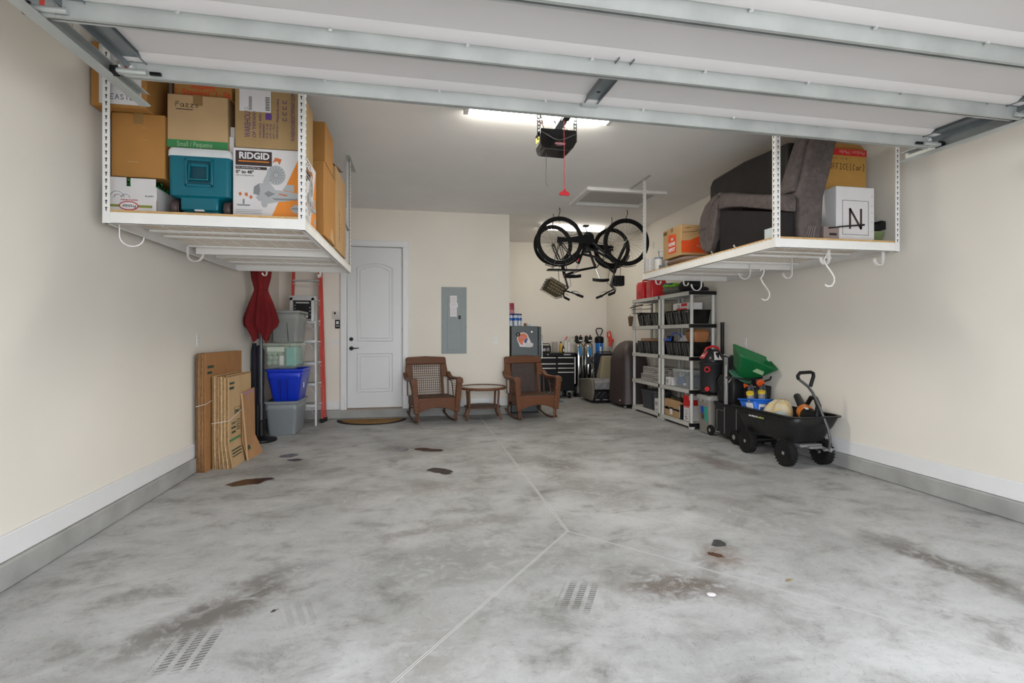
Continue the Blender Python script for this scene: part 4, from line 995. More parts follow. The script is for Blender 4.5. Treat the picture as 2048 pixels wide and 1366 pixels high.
t, W2, L_ = bundle('shorter tied bundle of flattened moving cartons with green print', -1.948, -1.795, 5.36, 6.05, .905, 15, CARDL, CARDEL, .455, 1)
RS = (R(90), 0, R(90))
MB().box(W2 - .001, .02, .815, W2 + .0022, .15, .835).box(W2 - .001, .02, .765, W2 + .0022, .14, .79).build('printed_block', GRN, t)
MB().box(W2 - .001, .02, .255, W2 + .0022, .33, .275).build('green_stripe', mat('green_print', (.03, .19, .06), .6), t)
text('SMALL', .045, t, (W2 + .0012, .17, .52), RS, GRN, w=.13); MB().box(W2, .155, .51, W2 + .0022, .158, .575).box(W2, .315, .51, W2 + .0022, .318, .575).box(W2, .155, .51, W2 + .0022, .318, .512).box(W2, .155, .573, W2 + .0022, .318, .575).build('printed_frame', GRN, t)
for q, s_ in enumerate(('SAFE', 'MOVING', 'STORAGE')): text(s_, .034, t, (W2 + .0012, .07, .415 - q * .045), RS, GRN, w=.12)
for q in range(5): MB().box(W2, .22, .44 - q * .024, W2 + .0022, .32 - .01 * (q % 2), .448 - q * .024).build('print_line', GRN, t)
for q in range(3): MB().box(W2 + .008, .05, .16 - q * .03, W2 + .0205 + q * .002, .30, .168 - q * .03).build('print_line', GRN, t)
t = thing('flattened_carton', 'single flattened carton leaning on the front of the tied bundle', 'cardboard', (-1.784, 5.70, 0))
b = MB(); b.hexa([(0, 0, .2), (.012, 0, .2), (.012, .40, .2), (0, .40, .2), (-.008, 0, .70), (.004, 0, .70), (.004, .40, .72), (-.008, .40, .72)])
b.hexa([(.05, 0, .0), (.063, 0, .0), (.095, .40, .0), (.08, .40, .0), (0, 0, .2), (.012, 0, .2), (.012, .40, .2), (0, .40, .2)])
b.build('carton_panel', mat('reddish_cardboard', (.36, .19, .085), .8, 0, .08), t, smooth=False)
MB().box(.0065, .17, .60, .0075, .19, .70).box(.0065, .0, .685, .0062, .38, .70).build('purple_tape', mat('purple_tape', (.30, .16, .30), .5), t)
MB().hexa([(.046, .03, .10), (.0485, .03, .10), (.051, .12, .10), (.0485, .12, .10), (.033, .03, .14), (.0355, .03, .14), (.038, .12, .14), (.035, .12, .14)]).build('printed_block', GRN, t)
MB().hexa([(.051, -.012, 0), (.066, -.012, 0), (.066, .0, 0), (.051, 0, 0), (-.01, -.012, .70), (.006, -.012, .70), (.006, 0, .70), (-.01, 0, .70)]).build('folded_edge', CARDL, t)
# umbrella
def umbrella():
    t = thing('patio_umbrella', 'closed red patio umbrella on a black base in the left corner', 'umbrella', (-1.885, 6.72, 0))
    UR = mat('red_canvas', (.15, .003, .005), .9, 0, .08, 10)
    prof = [(1.26, .085), (1.32, .10), (1.40, .155), (1.46, .172), (1.55, .155), (1.70, .115), (1.82, .085), (1.86, .072), (1.90, .082), (2.0, .105), (2.15, .12), (2.35, .09), (2.48, .03)]
    rings = []; n = 64
    for z, r in prof:
        ring = []
        for k in range(n):
            a = 2 * pi * k / n; f = 1 + .22 * sin(a * 8 + z * .8) * (1 if z < 1.8 else .4)
            zz = z + (.035 * sin(a * 4 + 1) + .03 * sin(a * 3) if z < 1.36 else .02 * sin(a * 4) if z < 1.5 else 0)
            ring.append((r * f * cos(a), r * f * sin(a), zz))
        rings.append(ring)
    MB().loft(rings, cap=False).build('canopy', UR, t, angle=60)
    MB().torus((0, 0, 1.86), .078, .006, 'Z').build('tie_strap', UR, t)
    MB().cyl((0, 0, .04), (0, 0, 2.5), .019, n=14).build('pole', mat('grey_pole', (.10, .11, .12), .35, .6), t)
    MB().cyl((-.035, -.02, .05), (-.035, -.02, .45), .03, n=14).build('pole_sleeve', BLACK, t)
    MB().lathe([(.175, 0), (.182, .012), (.178, .03), (.10, .05), (.05, .07), (.04, .25), (.028, .26)], n=36).build('weighted_base', BLACK, t)
    for k in range(4): MB().tube([(.05 * cos(k * 1.5), .05 * sin(k * 1.5), 2.2), (.10 * cos(k * 1.5 + .3), .1 * sin(k * 1.5 + .3), 1.24)], .007, 6).build('rib', mat('grey_pole', (.1, .11, .12)), t)
umbrella()
t = thing('canopy_bag', 'tall black fabric bag standing left of the umbrella pole', 'bag', (-2.015, 6.95, 0))
b = MB()
for k, (x, y, r) in enumerate(((-.015, 0, .035), (.03, .02, .03), (.055, .03, .040))): b.lathe([(r * .9, 0), (r, .03), (r * .95, .6), (r, 1.1), (r * .6, 1.2 - .03 * k)], (x, y, 0), 16)
b.build('bag_fabric', mat('black_blue_fabric', (.012, .013, .022), .6, 0, .2, 20), t)
t = thing('folded_chair_bag', 'black carry bag standing between the tied cartons and the grey totes', 'bag', (-1.965, 7.14, 0))
# ladders
def ladder_red():
    t = thing('stepladder', 'red fiberglass stepladder folded against the back wall', 'ladder', (-1.64, 8.10, 0))
    LR = mat('red_fiberglass', (.52, .035, .02), .45, 0, .05)
    AL = mat('ladder_aluminium', (.50, .50, .50), .38, .6, .08)
    Ht = 2.62
    for s in (-1, 1):
        for q, (y0, y1, xb, xt) in enumerate(((-.10, .06, .25, .175), (.03, .10, .27, .185))):
            b = MB(); b.hexa([(s * xb - .012, y0 - .03, .02), (s * xb + .012, y0 - .03, .02), (s * xb + .012, y0 + .03, .02), (s * xb - .012, y0 + .03, .02),
                              (s * xt - .017, y1 - .03, Ht), (s * xt + .017, y1 - .03, Ht), (s * xt + .017, y1 + .03, Ht), (s * xt - .017, y1 + .03, Ht)])
            b.build('side_rail', LR, t, bevel=.003)
            MB().box(s * xb - .025, y0 - .045, 0, s * xb + .025, y0 + .04, .06).build('rubber_foot', BLACK, t, bevel=.006)
    for k in range(8):
        z = .30 + k * .305; f = z / Ht; x = .25 + (.175 - .25) * f; y = -.10 + .16 * f
        MB().box(-x, y - .045, z - .02, x, y + .03, z + .003).build('step', AL, t, bevel=.003)
        b = MB()
        for s in (-1, 1): b.tube([(s * x, y - .032, z - .07), (s * (x - .04), y - .032, z - .018)], .006, 5)
        b.build('step_brace', AL, t)
    MB().box(-.2, -.02, Ht, .2, .14, Ht + .05).build('top_cap', LR, t, bevel=.01)
ladder_red()
def ladder_alu():
    t = thing('stepladder', 'silver aluminium stepladder folded in front of the red one', 'ladder', (-1.625, 7.76, 0))
    AL = mat('ladder_aluminium', (.50, .50, .50)); Ht = 1.80
    for s in (-1, 1):
        for y0, y1, xb in ((-.06, .10, .20), (.02, .16, .19)):
            b = MB(); b.hexa([(s * xb - .012, y0 - .02, .0), (s * xb + .012, y0 - .02, .0), (s * xb + .012, y0 + .02, .0), (s * xb - .012, y0 + .02, .0),
                              (s * .16 - .012, y1 - .02, Ht), (s * .16 + .012, y1 - .02, Ht), (s * .16 + .012, y1 + .02, Ht), (s * .16 - .012, y1 + .02, Ht)])
            b.build('side_rail', AL, t, bevel=.002)
    for z in (.30, .60, .90, 1.22, 1.50):
        f = z / Ht; x = .20 - .04 * f; y = -.06 + .16 * f
        MB().box(-x, y - .035, z - .028, x, y + .035, z + .012).build('step', AL, t, bevel=.003)
        b = MB()
        for s in (-1, 1): b.tube([(s * x, y - .02, z - .16), (s * (x - .10), y - .02, z - .012)], .005, 5)
        b.build('step_brace', AL, t)
    b = MB().box(-.18, .0, Ht, .18, .16, Ht + .07).box(-.165, -.03, Ht - .30, -.125, .0, Ht + .04).box(.125, -.03, Ht - .30, .165, .0, Ht + .04).box(-.165, -.03, Ht + .0, .165, .0, Ht + .04); b.build('top_frame', AL, t, bevel=.003)
    MB().box(-.12, .02, Ht - .26, .125, .055, Ht - .005).build('tool_tray', mat('tray_black', (.012, .012, .012), .4), t, bevel=.004)
    b = MB().box(-.09, .005, Ht - .04, .09, .02, Ht - .02)
    for k in range(4): b.cyl((-.10, .02, Ht - .07 - k * .045), (-.10, .008, Ht - .07 - k * .045), .008, n=8)
    for k in range(3): b.cyl((.10, .02, Ht - .10 - k * .05), (.10, .008, Ht - .10 - k * .05), .008, n=8)
    b.build('tray_clip', STEEL, t); MB().box(.03, .004, Ht - .245, .075, .02, Ht - .21).build('tray_label', PAPER, t)
ladder_alu()
# totes
def tote(label, cx, cy, z, hx, hy, H_, m, tap=.88, lid=None, rz=0, alpha=False, ribs=1, name='storage_tote'):
    t = thing(name, label, 'storage tote', (cx, cy, z), rz)
    r = .045
    b = MB(); b.loft([rrect(hx * tap - .01, hy * tap - .01, r, .0), rrect(hx * tap, hy * tap, r, .012), rrect(hx * .965, hy * .965, r, H_ * .74), rrect(hx * .985, hy * .985, r, H_ * .76), rrect(hx * .99, hy * .99, r, H_ - .02)], cap=False)
    b._f([b.b.verts[k] for k in []]) if False else None
    b.b.verts.ensure_lookup_table(); n = 24; b._f([b.b.verts[k] for k in range(n)][::-1])
    b.build('tub', m, t, solid=.004 if not alpha else 0)
    MB().loft([rrect(hx, hy, r, H_ - .022), rrect(hx + .016, hy + .016, r, H_ - .030), rrect(hx + .020, hy + .020, r, H_ - .004), rrect(hx + .012, hy + .012, r, H_), rrect(hx - .008, hy - .008, r, H_ - .004), rrect(hx - .010, hy - .010, r, H_ - .02)], cap=False).build('rim', m, t)
    return t, hx, hy, H_
GT = mat('grey_tote_plastic', (.215, .235, .255), .42, 0, .03)
GT2 = mat('grey_green_tote_plastic', (.24, .245, .235), .45, 0, .03)
BT = mat('blue_tote_plastic', (.008, .035, .50), .35, 0, .04)
t, hx, hy, h = tote('open light grey storage tote on the floor under the blue one', -1.735, 7.33, 0, .20, .30, .445, GT, .84)
b = MB()
b.tube([(-.14, -hy * .90, .26), (-.10, -hy * .905, .26), (-.095, -hy * .93, .33), (.095, -hy * .93, .33), (.10, -hy * .905, .26), (.14, -hy * .90, .26)], .006, 6); b.build('molded_ridge', GT, t)
t, hx, hy, h = tote('bright blue open storage tote stacked in the grey tote', -1.70, 7.33, .43, .215, .29, .43, BT, .74)
b = MB()
for x in (-.06, .03): b.hexa([(x - .005, -hy * .77, .03), (x + .005, -hy * .80, .03), (x + .005, -hy * .78, .03), (x - .005, -hy * .78, .03), (x - .02, -hy * .955 - .004, .29), (x + .02, -hy * .955 - .004, .29), (x + .02, -hy * .93, .29), (x - .02, -hy * .93, .29)])
b.build('molded_rib', mat('dark_blue_plastic', (.004, .015, .28), .4), t)
MB().box(hx * .93, -.12, .17, hx * .945, -.06, .24).build('barcode_sticker', PAPER, t)
CL = mat('clear_green_plastic', (.62, .74, .62), .2, 0, .02, trans=.0, alpha=.26)
t, hx, hy, h = tote('translucent green tote full of packed glassware on the blue tote', -1.745, 7.33, .862, .215, .28, .335, CL, .84, alpha=True)
b = MB()
for k in range(9):
    x = -.15 + (k % 3) * .065 + (.01 if k // 3 % 2 else 0); z = .05 + (k // 3) * .065
    b.torus((x, -.215, z + .03), .026, .005, 'Y', 16, 5); b.sphere((x, -.19, z + .03), .024, .02, .024, 10, 6)
b.build('packed_glass', mat('pale_green_glass', (.42, .52, .42), .15, 0, .1), t)
MB().box(.045, -.225, .03, .175, .2, .285).build('wrapped_parcel', mat('teal_wrap', (.12, .36, .33), .25, 0, .2, 8), t, bevel=.02)
MB().box(-.175, -.24, .22, .035, -.05, .285).build('white_parcel', mat('pale_cream_wrap', (.60, .64, .55), .5), t, bevel=.01)
MB().box(-.02, -.235, .05, .03, -.21, .17).build('paper_tag', PAPER, t)
t, hx, hy, h = tote('grey green storage tote on top of the stack beside the ladder', -1.72, 7.36, 1.20, .19, .26, .425, GT2, .84)
b = MB().tube([(-.14, -hy * .88, .02), (-.135, -hy * .955, .32), (-.12, -hy * .965, .335), (.02, -hy * .965, .335), (.035, -hy * .95, .32), (.055, -hy * .88, .02)], .005, 6); b.build('molded_ridge', mat('dark_seam', (.05, .05, .05), .6), t)
# doormat
t = thing('doormat', 'half round brown coir doormat on the floor below the entry door', 'doormat', (-.68, 8.13, 0))
def half(rx, ry, n=28): return [(-rx, 0)] + [(-rx * cos(pi * k / n), -ry * sin(pi * k / n)) for k in range(1, n)] + [(rx, 0)]
MB().prism(half(.52, .49), 0.0005, .009, 'Z').build('rubber_border', RUB, t)
MB().prism([(u, v - .015) for u, v in half(.455, .42)], .009, .017, 'Z').build('coir_pile', mat('brown_coir', (.25, .13, .035), .95, 0, .35, 60, .8, 150), t)
MB().tube([(-.05, -.10, .018), (-.02, -.2, .018), (.0, -.1, .018)], .004, 4).tube([(.03, -.2, .018), (.06, -.12, .018), (.1, -.16, .018)], .004, 4).build('woven_motif', mat('dark_coir', (.09, .045, .015), .9), t)
bpy.data.objects.remove(bpy.data.objects['folded_chair_bag'])
# ================================================================ WICKER ROCKERS AND TABLE
def wicker_chair(label, loc, rz, tone):
    c = tone
    WK = weave_mat('wicker_' + ('dark' if c < .9 else 'light'), (.045 * c, .015 * c, .006 * c), (.33 * c, .12 * c, .045 * c), 22, 16, .5)
    ST = mat('cane_' + ('dark' if c < .9 else 'light'), (.11 * c, .042 * c, .020 * c), .5, 0, .2, 20)
    t = thing('rocking_chair', label, 'rocking chair', loc, rz, 'wicker rocking chairs')
    M = Matrix.Translation((0, .17, .36)) @ Matrix.Rotation(R(-14), 4, 'X')
    def bp(u, v, d=0): return tuple(M @ Vector((u, d, v)))
    # woven back border: top rail, stiles, wings flowing to the arms
    def plate3(pts, d0, d1, b):
        A = [b._v(bp(u, v, d0)) for u, v in pts]; B = [b._v(bp(u, v, d1)) for u, v in pts]; n = len(pts)
        for k in range(n): b._f([A[k], A[(k + 1) % n], B[(k + 1) % n], B[k]])
        b._f(A[::-1]); b._f(B)
    b = MB(); plate3([(-.325, .50), (-.325, .59), (-.30, .61), (0, .625), (.30, .61), (.325, .59), (.325, .50)], -.018, .018, b)
    b.build('top_rail', WK, t, bevel=.01)
    for s in (-1, 1):
        b = MB(); P = [(s * .325, .50), (s * .235, .50), (s * .22, .0), (s * .26, .0), (s * .265, .30), (s * .36, .28), (s * .345, .34)]
        plate3(P if s > 0 else P[::-1], -.016, .016, b); b.build('back_wing', WK, t, bevel=.008)
    b = MB()
    for k in range(15):
        u = -.225 + k * .45 / 14; b.tube([bp(u, .0), bp(u * 1.0, .51)], .0042, 5)
    for k in range(14):
        v = .015 + k * .037; b.tube([bp(-.23, v, -.003), bp(.23, v, -.003)], .0036, 5)
    b.build('back_lattice', ST, t)
    # seat, apron with arched lower edge
    b = MB(); b.box(-.29, -.29, .335, .29, .19, .375); b.build('seat', WK, t, bevel=.012)
    n = 14; P = [(-.30, .375)] + [(-.30 + .6 * k / n, .155 + .075 * sin(pi * k / n)) for k in range(n + 1)] + [(.30, .375)]
    MB().prism(P, -.325, -.29, 'Y').build('front_apron', WK, t, bevel=.006)
    for s in (-1, 1):
        MB().prism([(-.30, .375), (-.30, .23), (.18, .25), (.18, .375)], s * .30 - .01, s * .30 + .01, 'X').build('side_apron', WK, t)
        # arm: woven band curving down from the wing
        b = MB(); rings = []
        for y, z, w_ in ((.235, .705, .035), (.17, .655, .04), (.08, .635, .045), (-.10, .635, .05), (-.27, .650, .052), (-.345, .64, .05), (-.37, .60, .046)):
            x = s * (.335 + .012); rings.append([(x - w_, y, z - .02), (x + w_, y, z - .02), (x + w_, y + .004, z + .012), (x + w_ * .6, y + .004, z + .022), (x - w_ * .6, y + .004, z + .022), (x - w_, y + .004, z + .012)])
        b.loft(rings).build('arm_rest', WK, t, bevel=.006)
        b = MB(); b.hexa([(s * .305 - .038, -.35, .15), (s * .305 + .038, -.35, .15), (s * .305 + .038, -.28, .15), (s * .305 - .038, -.28, .15),
                         (s * .345 - .044, -.365, .63), (s * .345 + .044, -.365, .63), (s * .345 + .044, -.295, .63), (s * .345 - .044, -.295, .63)])
        b.build('arm_post', WK, t, bevel=.012)
        b = MB()
        for k in range(7): z = .39 + k * .034; b.tube([(s * .325, -.29, z), (s * .325, -.16 + k * .02, z + .005)], .005, 5)
        b.tube([(s * .325, .15, .60), (s * .325, .02, .60), (s * .325, -.03, .56), (s * .315, -.13, .375)], .009, 6)
        b.tube([(s * .325, .17, .37), (s * .325, .19, .64)], .009, 6)
        b.build('arm_lattice', ST, t)
        MB().cyl((s * .285, -.315, .17), (s * .275, -.325, .030), .016, .014, 10).cyl((s * .315, -.315, .17), (s * .300, -.325, .030), .012, .011, 10).build('front_leg', ST, t)
        MB().cyl((s * .27, .20, .34), (s * .285, .24, .05), .016, .014, 10).build('rear_leg', ST, t)
        pts = []
        for k in range(17):
            f = k / 16; y = -.40 + .745 * f; z = .016 + .80 * (y + .10) ** 2 * .55; pts.append((s * .288, y, z))
        MB().tube(pts, .015, 8).build('rocker', ST, t)
    b = MB().tube([(-.285, .22, .18), (.285, .22, .18)], .010, 8); b.build('stretcher', ST, t)
    return t
wicker_chair('brown wicker rocking chair left of the glass table near the door', (.21, 7.93, 0), 14, .85)
wicker_chair('reddish wicker rocking chair right of the table before the refrigerator', (1.765, 7.95, 0), 10, 1.0)
t = thing('side_table', 'round brown wicker table with clear glass top between the rocking chairs', 'table', (1.0, 7.90, 0))
ST = mat('cane_light', (.12, .055, .03)); WK = weave_mat('wicker_light', (0, 0, 0), (0, 0, 0), 1, 1)
MB().torus((0, 0, .49), .350, .021, 'Z', 48).build('top_ring', WK, t)
MB().lathe([(.345, .496), (.347, .502), (.0, .502)], n=40).build('glass_top', mat('clear_glass', (.85, .9, .88), .04, 0, .01, trans=1.0), t)
MB().lathe([(.26, .185), (.285, .19), (.285, .205), (.26, .21), (.0, .208)], n=40).build('lower_shelf', mat('dark_wicker', (.07, .032, .018), .6, 0, .3, 60, .5, 120), t)
for k in range(4):
    a = R(38 + (0, 104, 180, 284)[k]); ca, sa = cos(a), sin(a)
    MB().tube([(.26 * ca, .26 * sa, .48), (.29 * ca, .29 * sa, .44), (.28 * ca, .28 * sa, .30), (.275 * ca, .275 * sa, .20), (.31 * ca, .31 * sa, .08), (.345 * ca, .345 * sa, .012)], .017, 8).build('leg', ST, t)
# ================================================================ RESIN SHELVES
RS_ = mat('pale_resin', (.50, .495, .465), .55, 0, .04, 12)
SHZ = [1.915, 1.458, 1.003, .546, .090]
def resin_shelf(label, y0, y1, black_end):
    t = thing('resin_shelf_unit', label, 'shelf unit', (3.70, y0, 0)); D = .385; L_ = y1 - y0
    for i, z in enumerate(SHZ):
        b = MB(); b.box(0, 0, z - .055, .012, L_, z).box(D - .012, 0, z - .055, D, L_, z).box(0, 0, z - .055, D, .012, z).box(0, L_ - .012, z - .055, D, L_, z)
        b.box(0, 0, z - .012, D, L_, z - .004)
        for k in range(7): x = .05 + k * .048; b.box(x, .012, z - .035, x + .006, L_ - .012, z - .01)
        s = b.build('shelf_board', RS_, t, bevel=.003)
        if black_end: MB().box(-.001, -.004, z - .053, D + .004, -.0005, z - .003).box(-.003, -.004, z - .053, -.0005, .045, z - .003).build('black_end_trim', BLACK, s, bevel=.001)
        else: MB().box(-.004, -.003, z - .053, .002, .02, z - .003).build('black_clip', BLACK, s)
    for x in (.03, D - .03):
        for y in (.03, L_ - .03):
            MB().cyl((x, y, 0), (x, y, SHZ[0] - .01), .0235, n=14).build('post', RS_, t)
            MB().box(x - .03, y - .03, 0, x + .03, y + .03, .035).build('foot', RS_, t, bevel=.004)
    return t
resin_shelf('near pale resin shelf unit with black end trim full of black bins', 6.45, 7.345, True)
resin_shelf('far pale resin shelf unit beside the brown grill cover', 7.39, 8.40, False)
# handled black bins, open
BB = mat('glossy_black_bin', (.006, .006, .006), .25, 0, .1, spec=.25)
def bin_proto():
    t = thing('black_bin', 'x', 'bin', (0, 0, 0))
    b = MB(); hx, hy, H_ = .165, .118, .20
    b.loft([rrect(hx * .82, hy * .80, .02, 0), rrect(hx, hy, .025, H_)], cap=False); b.b.verts.ensure_lookup_table(); b._f([b.b.verts[k] for k in range(24)][::-1])
    b.build('tub', BB, t, solid=.004)
    b = MB()
    for y in (-.075, .02, .085):
        f0, f1 = .82, 1.0
        b.hexa([(-hx * f0 - .004, y * .8 - .008, .005), (-hx * f0, y * .8 - .008, .005), (-hx * f0, y * .8 + .008, .005), (-hx * f0 - .004, y * .8 + .008, .005),
                (-hx * f1 - .006, y - .009, H_ - .02), (-hx * f1, y - .009, H_ - .02), (-hx * f1, y + .009, H_ - .02), (-hx * f1 - .006, y + .009, H_ - .02)])
    b.build('molded_ribs', mat('rib_highlight_black', (.085, .088, .09), .15), t)  # paler than the tub: vertical highlights put into the rib colour
    MB().tube([(-hx, -hy + .02, H_), (-hx, hy - .02, H_)], .006, 6).tube([(hx, -hy + .02, H_), (hx, hy - .02, H_)], .006, 6).build('rim', BB, t)
    return t
bp0 = bin_proto(); first = True
for shelf, z in (('second', SHZ[1]), ('third', SHZ[2])):
    for k, (y, u) in enumerate(((6.63, 'near'), (6.87, 'near'), (7.11, 'near'), (7.60, 'far'), (7.86, 'far'), (8.12, 'far'))):
        if u == 'far' and k == 5 and shelf == 'second': pass
        where = {0: 'nearest the camera', 1: 'in the middle', 2: 'farthest back', 3: 'nearest the camera', 4: 'in the middle', 5: 'farthest back'}[k]
        lab = f'glossy black bin {where} on the {shelf} shelf of the {u} resin unit'
        if first: bp0.location = (3.885, y, z); bp0['label'] = lab; bp0['group'] = 'black bins on the resin shelves'; first = False
        else: dup(bp0, (3.885, y, z), 0, lab, 'black bins on the resin shelves')
def bx(name, label, cat, x0, y0, z0, x1, y1, z1, m, bevel=.004, rz=0):
    t = thing(name, label, cat, ((x0 + x1) / 2, (y0 + y1) / 2, z0), rz); hx, hy, h = (x1 - x0) / 2, (y1 - y0) / 2, z1 - z0
    MB().box(-hx, -hy, .0005, hx, hy, h).build('box_body', m, t, bevel=bevel)
    return t, hx, hy, h
# on the top shelves
t0 = None
def gas_can(label, y, rz):
    t = thing('gas_can', label, 'gas can', (3.86, y, SHZ[0] + .001), rz)
    MB().loft([rrect(.13, .115, .03, 0), rrect(.135, .12, .035, .02), rrect(.135, .12, .035, .24), rrect(.12, .10, .035, .29)]).build('can_body', RED, t)
    MB().box(-.1365, -.05, .06, -.130, .05, .15).build('molded_panel', mat('deep_red_plastic', (.34, .008, .012), .4), t, bevel=.004)
    MB().tube([(-.07, 0, .28), (-.06, 0, .325), (.05, 0, .325), (.07, 0, .28)], .013, 8).build('carry_handle', RED, t)
    MB().cyl((.09, 0, .28), (.09, 0, .315), .028, n=16).build('cap', BLACK, t)
gas_can('far red gas can on top of the far resin shelf', 8.18, 4); gas_can('nearer red gas can on top of the far resin shelf', 7.80, -6)
t = thing('lime_bag', 'lime green and grey bag on top of the resin shelf beside the gas cans', 'bag', (3.87, 7.28, SHZ[0]))
b = MB(); b.sphere((0, 0, .075), .13, .22, .075, 20, 10); b.build('grey_fabric', mat('grey_mesh_fabric', (.10, .10, .085), .8, 0, .3, 60), t)
b = MB(); b.sphere((-.01, 0, .145), .12, .19, .05, 20, 10); b.build('lime_fabric', mat('lime_fabric', (.16, .42, .03), .6, 0, .4, 30), t)
MB().tube([(-.09, -.16, .16), (-.12, 0, .175), (-.09, .15, .16)], .014, 6).build('strap', mat('navy_strap', (.02, .05, .10), .6), t)
t = thing('black_duffel', 'black duffel bag lying on top of the near resin shelf', 'bag', (3.89, 6.78, SHZ[0] + .0))
b = MB(); b.sphere((0, 0, .10), .15, .24, .10, 24, 12); b.sphere((.08, -.2, .035), .07, .08, .035, 12, 8); b.build('bag_fabric', mat('black_nylon', (.012, .012, .014), .7, 0, .2, 20, .3), t)
MB().tube([(-.10, -.12, .16), (-.12, -.03, .20), (-.08, .05, .185)], .008, 6).build('strap', DARK, t)
# second shelf extras
t, hx, hy, h = bx('product_box', 'white box with red print lying on black bins in the near shelf', 'box', 3.74, 6.62, 1.665, 3.98, 7.02, 1.765, WCARD)
MB().box(-hx - .0012, -hy, .05, -hx, -hy + .16, h - .01).box(-hx - .0012, -hy, .0, -hx, .10, .022).build('red_print', mat('red_print', (.5, .012, .012)), t)
MB().torus((-hx - .001, .03, .05), .025, .003, 'X', 20, 5).build('round_logo', INK, t)
t = thing('wire_basket', 'black wire basket with tools hanging at the far shelf end', 'basket', (3.80, 8.22, 1.68))
b = MB()
for z in (.0, .07, .14): b.tube([(-.10, -.18, z), (.10, -.18, z), (.10, .18, z), (-.10, .18, z)], .004, 5, closed=True)
for k in range(6): y = -.18 + k * .072; b.tube([(-.10, y, 0), (-.10, y, .14)], .0035, 5); b.tube([(-.10, y, 0), (.10, y, 0)], .0035, 5)
b.build('wire_frame', MBLACK, t)
MB().tube([(-.13, .20, .10), (-.02, -.08, .14)], .008, 6).build('tool_shaft', MBLACK, t)
t = thing('cream_box', 'cream coloured box on the second shelf of the far unit', 'box', (3.90, 7.62, 1.662)); MB().box(-.08, -.10, .0, .08, .10, .145).build('box_body', mat('cream_card', (.48, .42, .30), .7), t, bevel=.003)
t = thing('brown_tool_holster', 'brown leather tool pouch hanging by the far shelf post', 'pouch', (3.655, 8.36, 1.46)); MB().loft([rrect(.02, .03, .01, .0), rrect(.028, .045, .012, .10), rrect(.03, .055, .012, .17)]).build('leather_pouch', mat('brown_leather', (.10, .05, .02), .6), t); MB().tube([(0, -.03, .17), (-.01, 0, .20), (0, .03, .17)], .004, 5).build('loop', mat('brown_leather', (.1, .05, .02)), t)
# third shelf extras
t = thing('blue_clamp', 'bright blue clamp tool lying on the black bins in the near shelf', 'tool', (3.765, 7.07, 1.21)); MB().tube([(-.05, .17, .03), (-.05, .05, .015), (-.05, -.02, .02), (-.05, -.05, .09), (-.04, -.12, .125), (-.02, -.22, .11), (0, -.27, .06)], [.016, .016, .014, .008, .008, .008, .008], 8).build('clamp_frame', mat('blue_tool_plastic', (.01, .07, .42), .4), t)
t = thing('white_tube_bundle', 'stack of white plastic trim lying beside the blue clamp', 'plastic trim', (3.87, 6.86, 1.21))
for k in range(4): MB().box(-.06 + .01 * k, -.13 + .02 * k, .004 + k * .022, .04, .10, .024 + k * .022).build('trim_piece', PAPER, t, bevel=.003)
t = thing('caramel_ottoman', 'caramel brown leather bag on the third shelf of the near unit', 'bag', (3.90, 6.62, 1.205))
MB().loft([rrect(.10, .10, .04, 0), rrect(.125, .12, .04, .06), rrect(.13, .125, .04, .14), rrect(.09, .10, .04, .18)]).build('leather_body', mat('caramel_leather', (.30, .12, .045), .45, 0, .12), t)
t = thing('small_black_case', 'small black case leaning by the blue clamp at the far end', 'case', (3.80, 7.21, 1.206)); MB().box(-.04, -.035, 0, .04, .035, .085).build('case_body', BLACK, t, bevel=.004); MB().box(-.041, -.02, .045, -.0395, .0, .06).build('case_label', PAPER, t)
t = thing('wood_offcuts', 'short brown boards lying on top of the far bins', 'boards', (3.85, 7.9, 1.207))
for k in range(3): MB().box(-.13, -.30 + .06 * k, .001 + .016 * k, -.02 + .02 * k, .18, .014 + .016 * k).build('board', mat('offcut_wood', (.25 - .05 * k, .14 - .03 * k, .07), .7), t)
# fourth shelf
def brickmat():
    m, tt, bs = new_mat('stacked_stone_print'); N = tt.nodes; L = tt.links
    tc = N.new('ShaderNodeTexCoord'); mp = N.new('ShaderNodeMapping'); mp.inputs['Rotation'].default_value = (R(90), 0, R(90)); L.new(tc.outputs['Object'], mp.inputs[0])
    sx = N.new('ShaderNodeSeparateXYZ'); L.new(tc.outputs['Object'], sx.inputs[0]); cx = N.new('ShaderNodeCombineXYZ'); L.new(sx.outputs[1], cx.inputs[0]); L.new(sx.outputs[2], cx.inputs[1])
    bk = N.new('ShaderNodeTexBrick'); L.new(cx.outputs[0], bk.inputs['Vector']); bk.inputs['Scale'].default_value = 1; bk.inputs['Brick Width'].default_value = .13; bk.inputs['Row Height'].default_value = .032; bk.inputs['Mortar Size'].default_value = .004
    bk.inputs['Color1'].default_value = (.42, .38, .32, 1); bk.inputs['Color2'].default_value = (.22, .19, .16, 1); bk.inputs['Mortar'].default_value = (.05, .04, .035, 1)
    nz = N.new('ShaderNodeTexNoise'); nz.inputs['Scale'].default_value = 40; L.new(tc.outputs['Object'], nz.inputs['Vector'])
    mx = N.new('ShaderNodeMix'); mx.data_type = 'RGBA'; mx.blend_type = 'OVERLAY'; mx.inputs[0].default_value = .6; L.new(bk.outputs['Color'], mx.inputs[6]); L.new(nz.outputs['Color'], mx.inputs[7])
    hs = N.new('ShaderNodeHueSaturation'); hs.inputs['Saturation'].default_value = .5; L.new(mx.outputs[2], hs.inputs['Color']); L.new(hs.outputs[0], bs.inputs['Base Color']); bs.inputs['Roughness'].default_value = .8
    return m
BRM = brickmat()
bx('stone_tile_carton', 'upper carton of stacked stone tiles on the far unit fourth shelf', 'box', 3.74, 7.46, .665, 4.0, 8.05, .785, BRM)
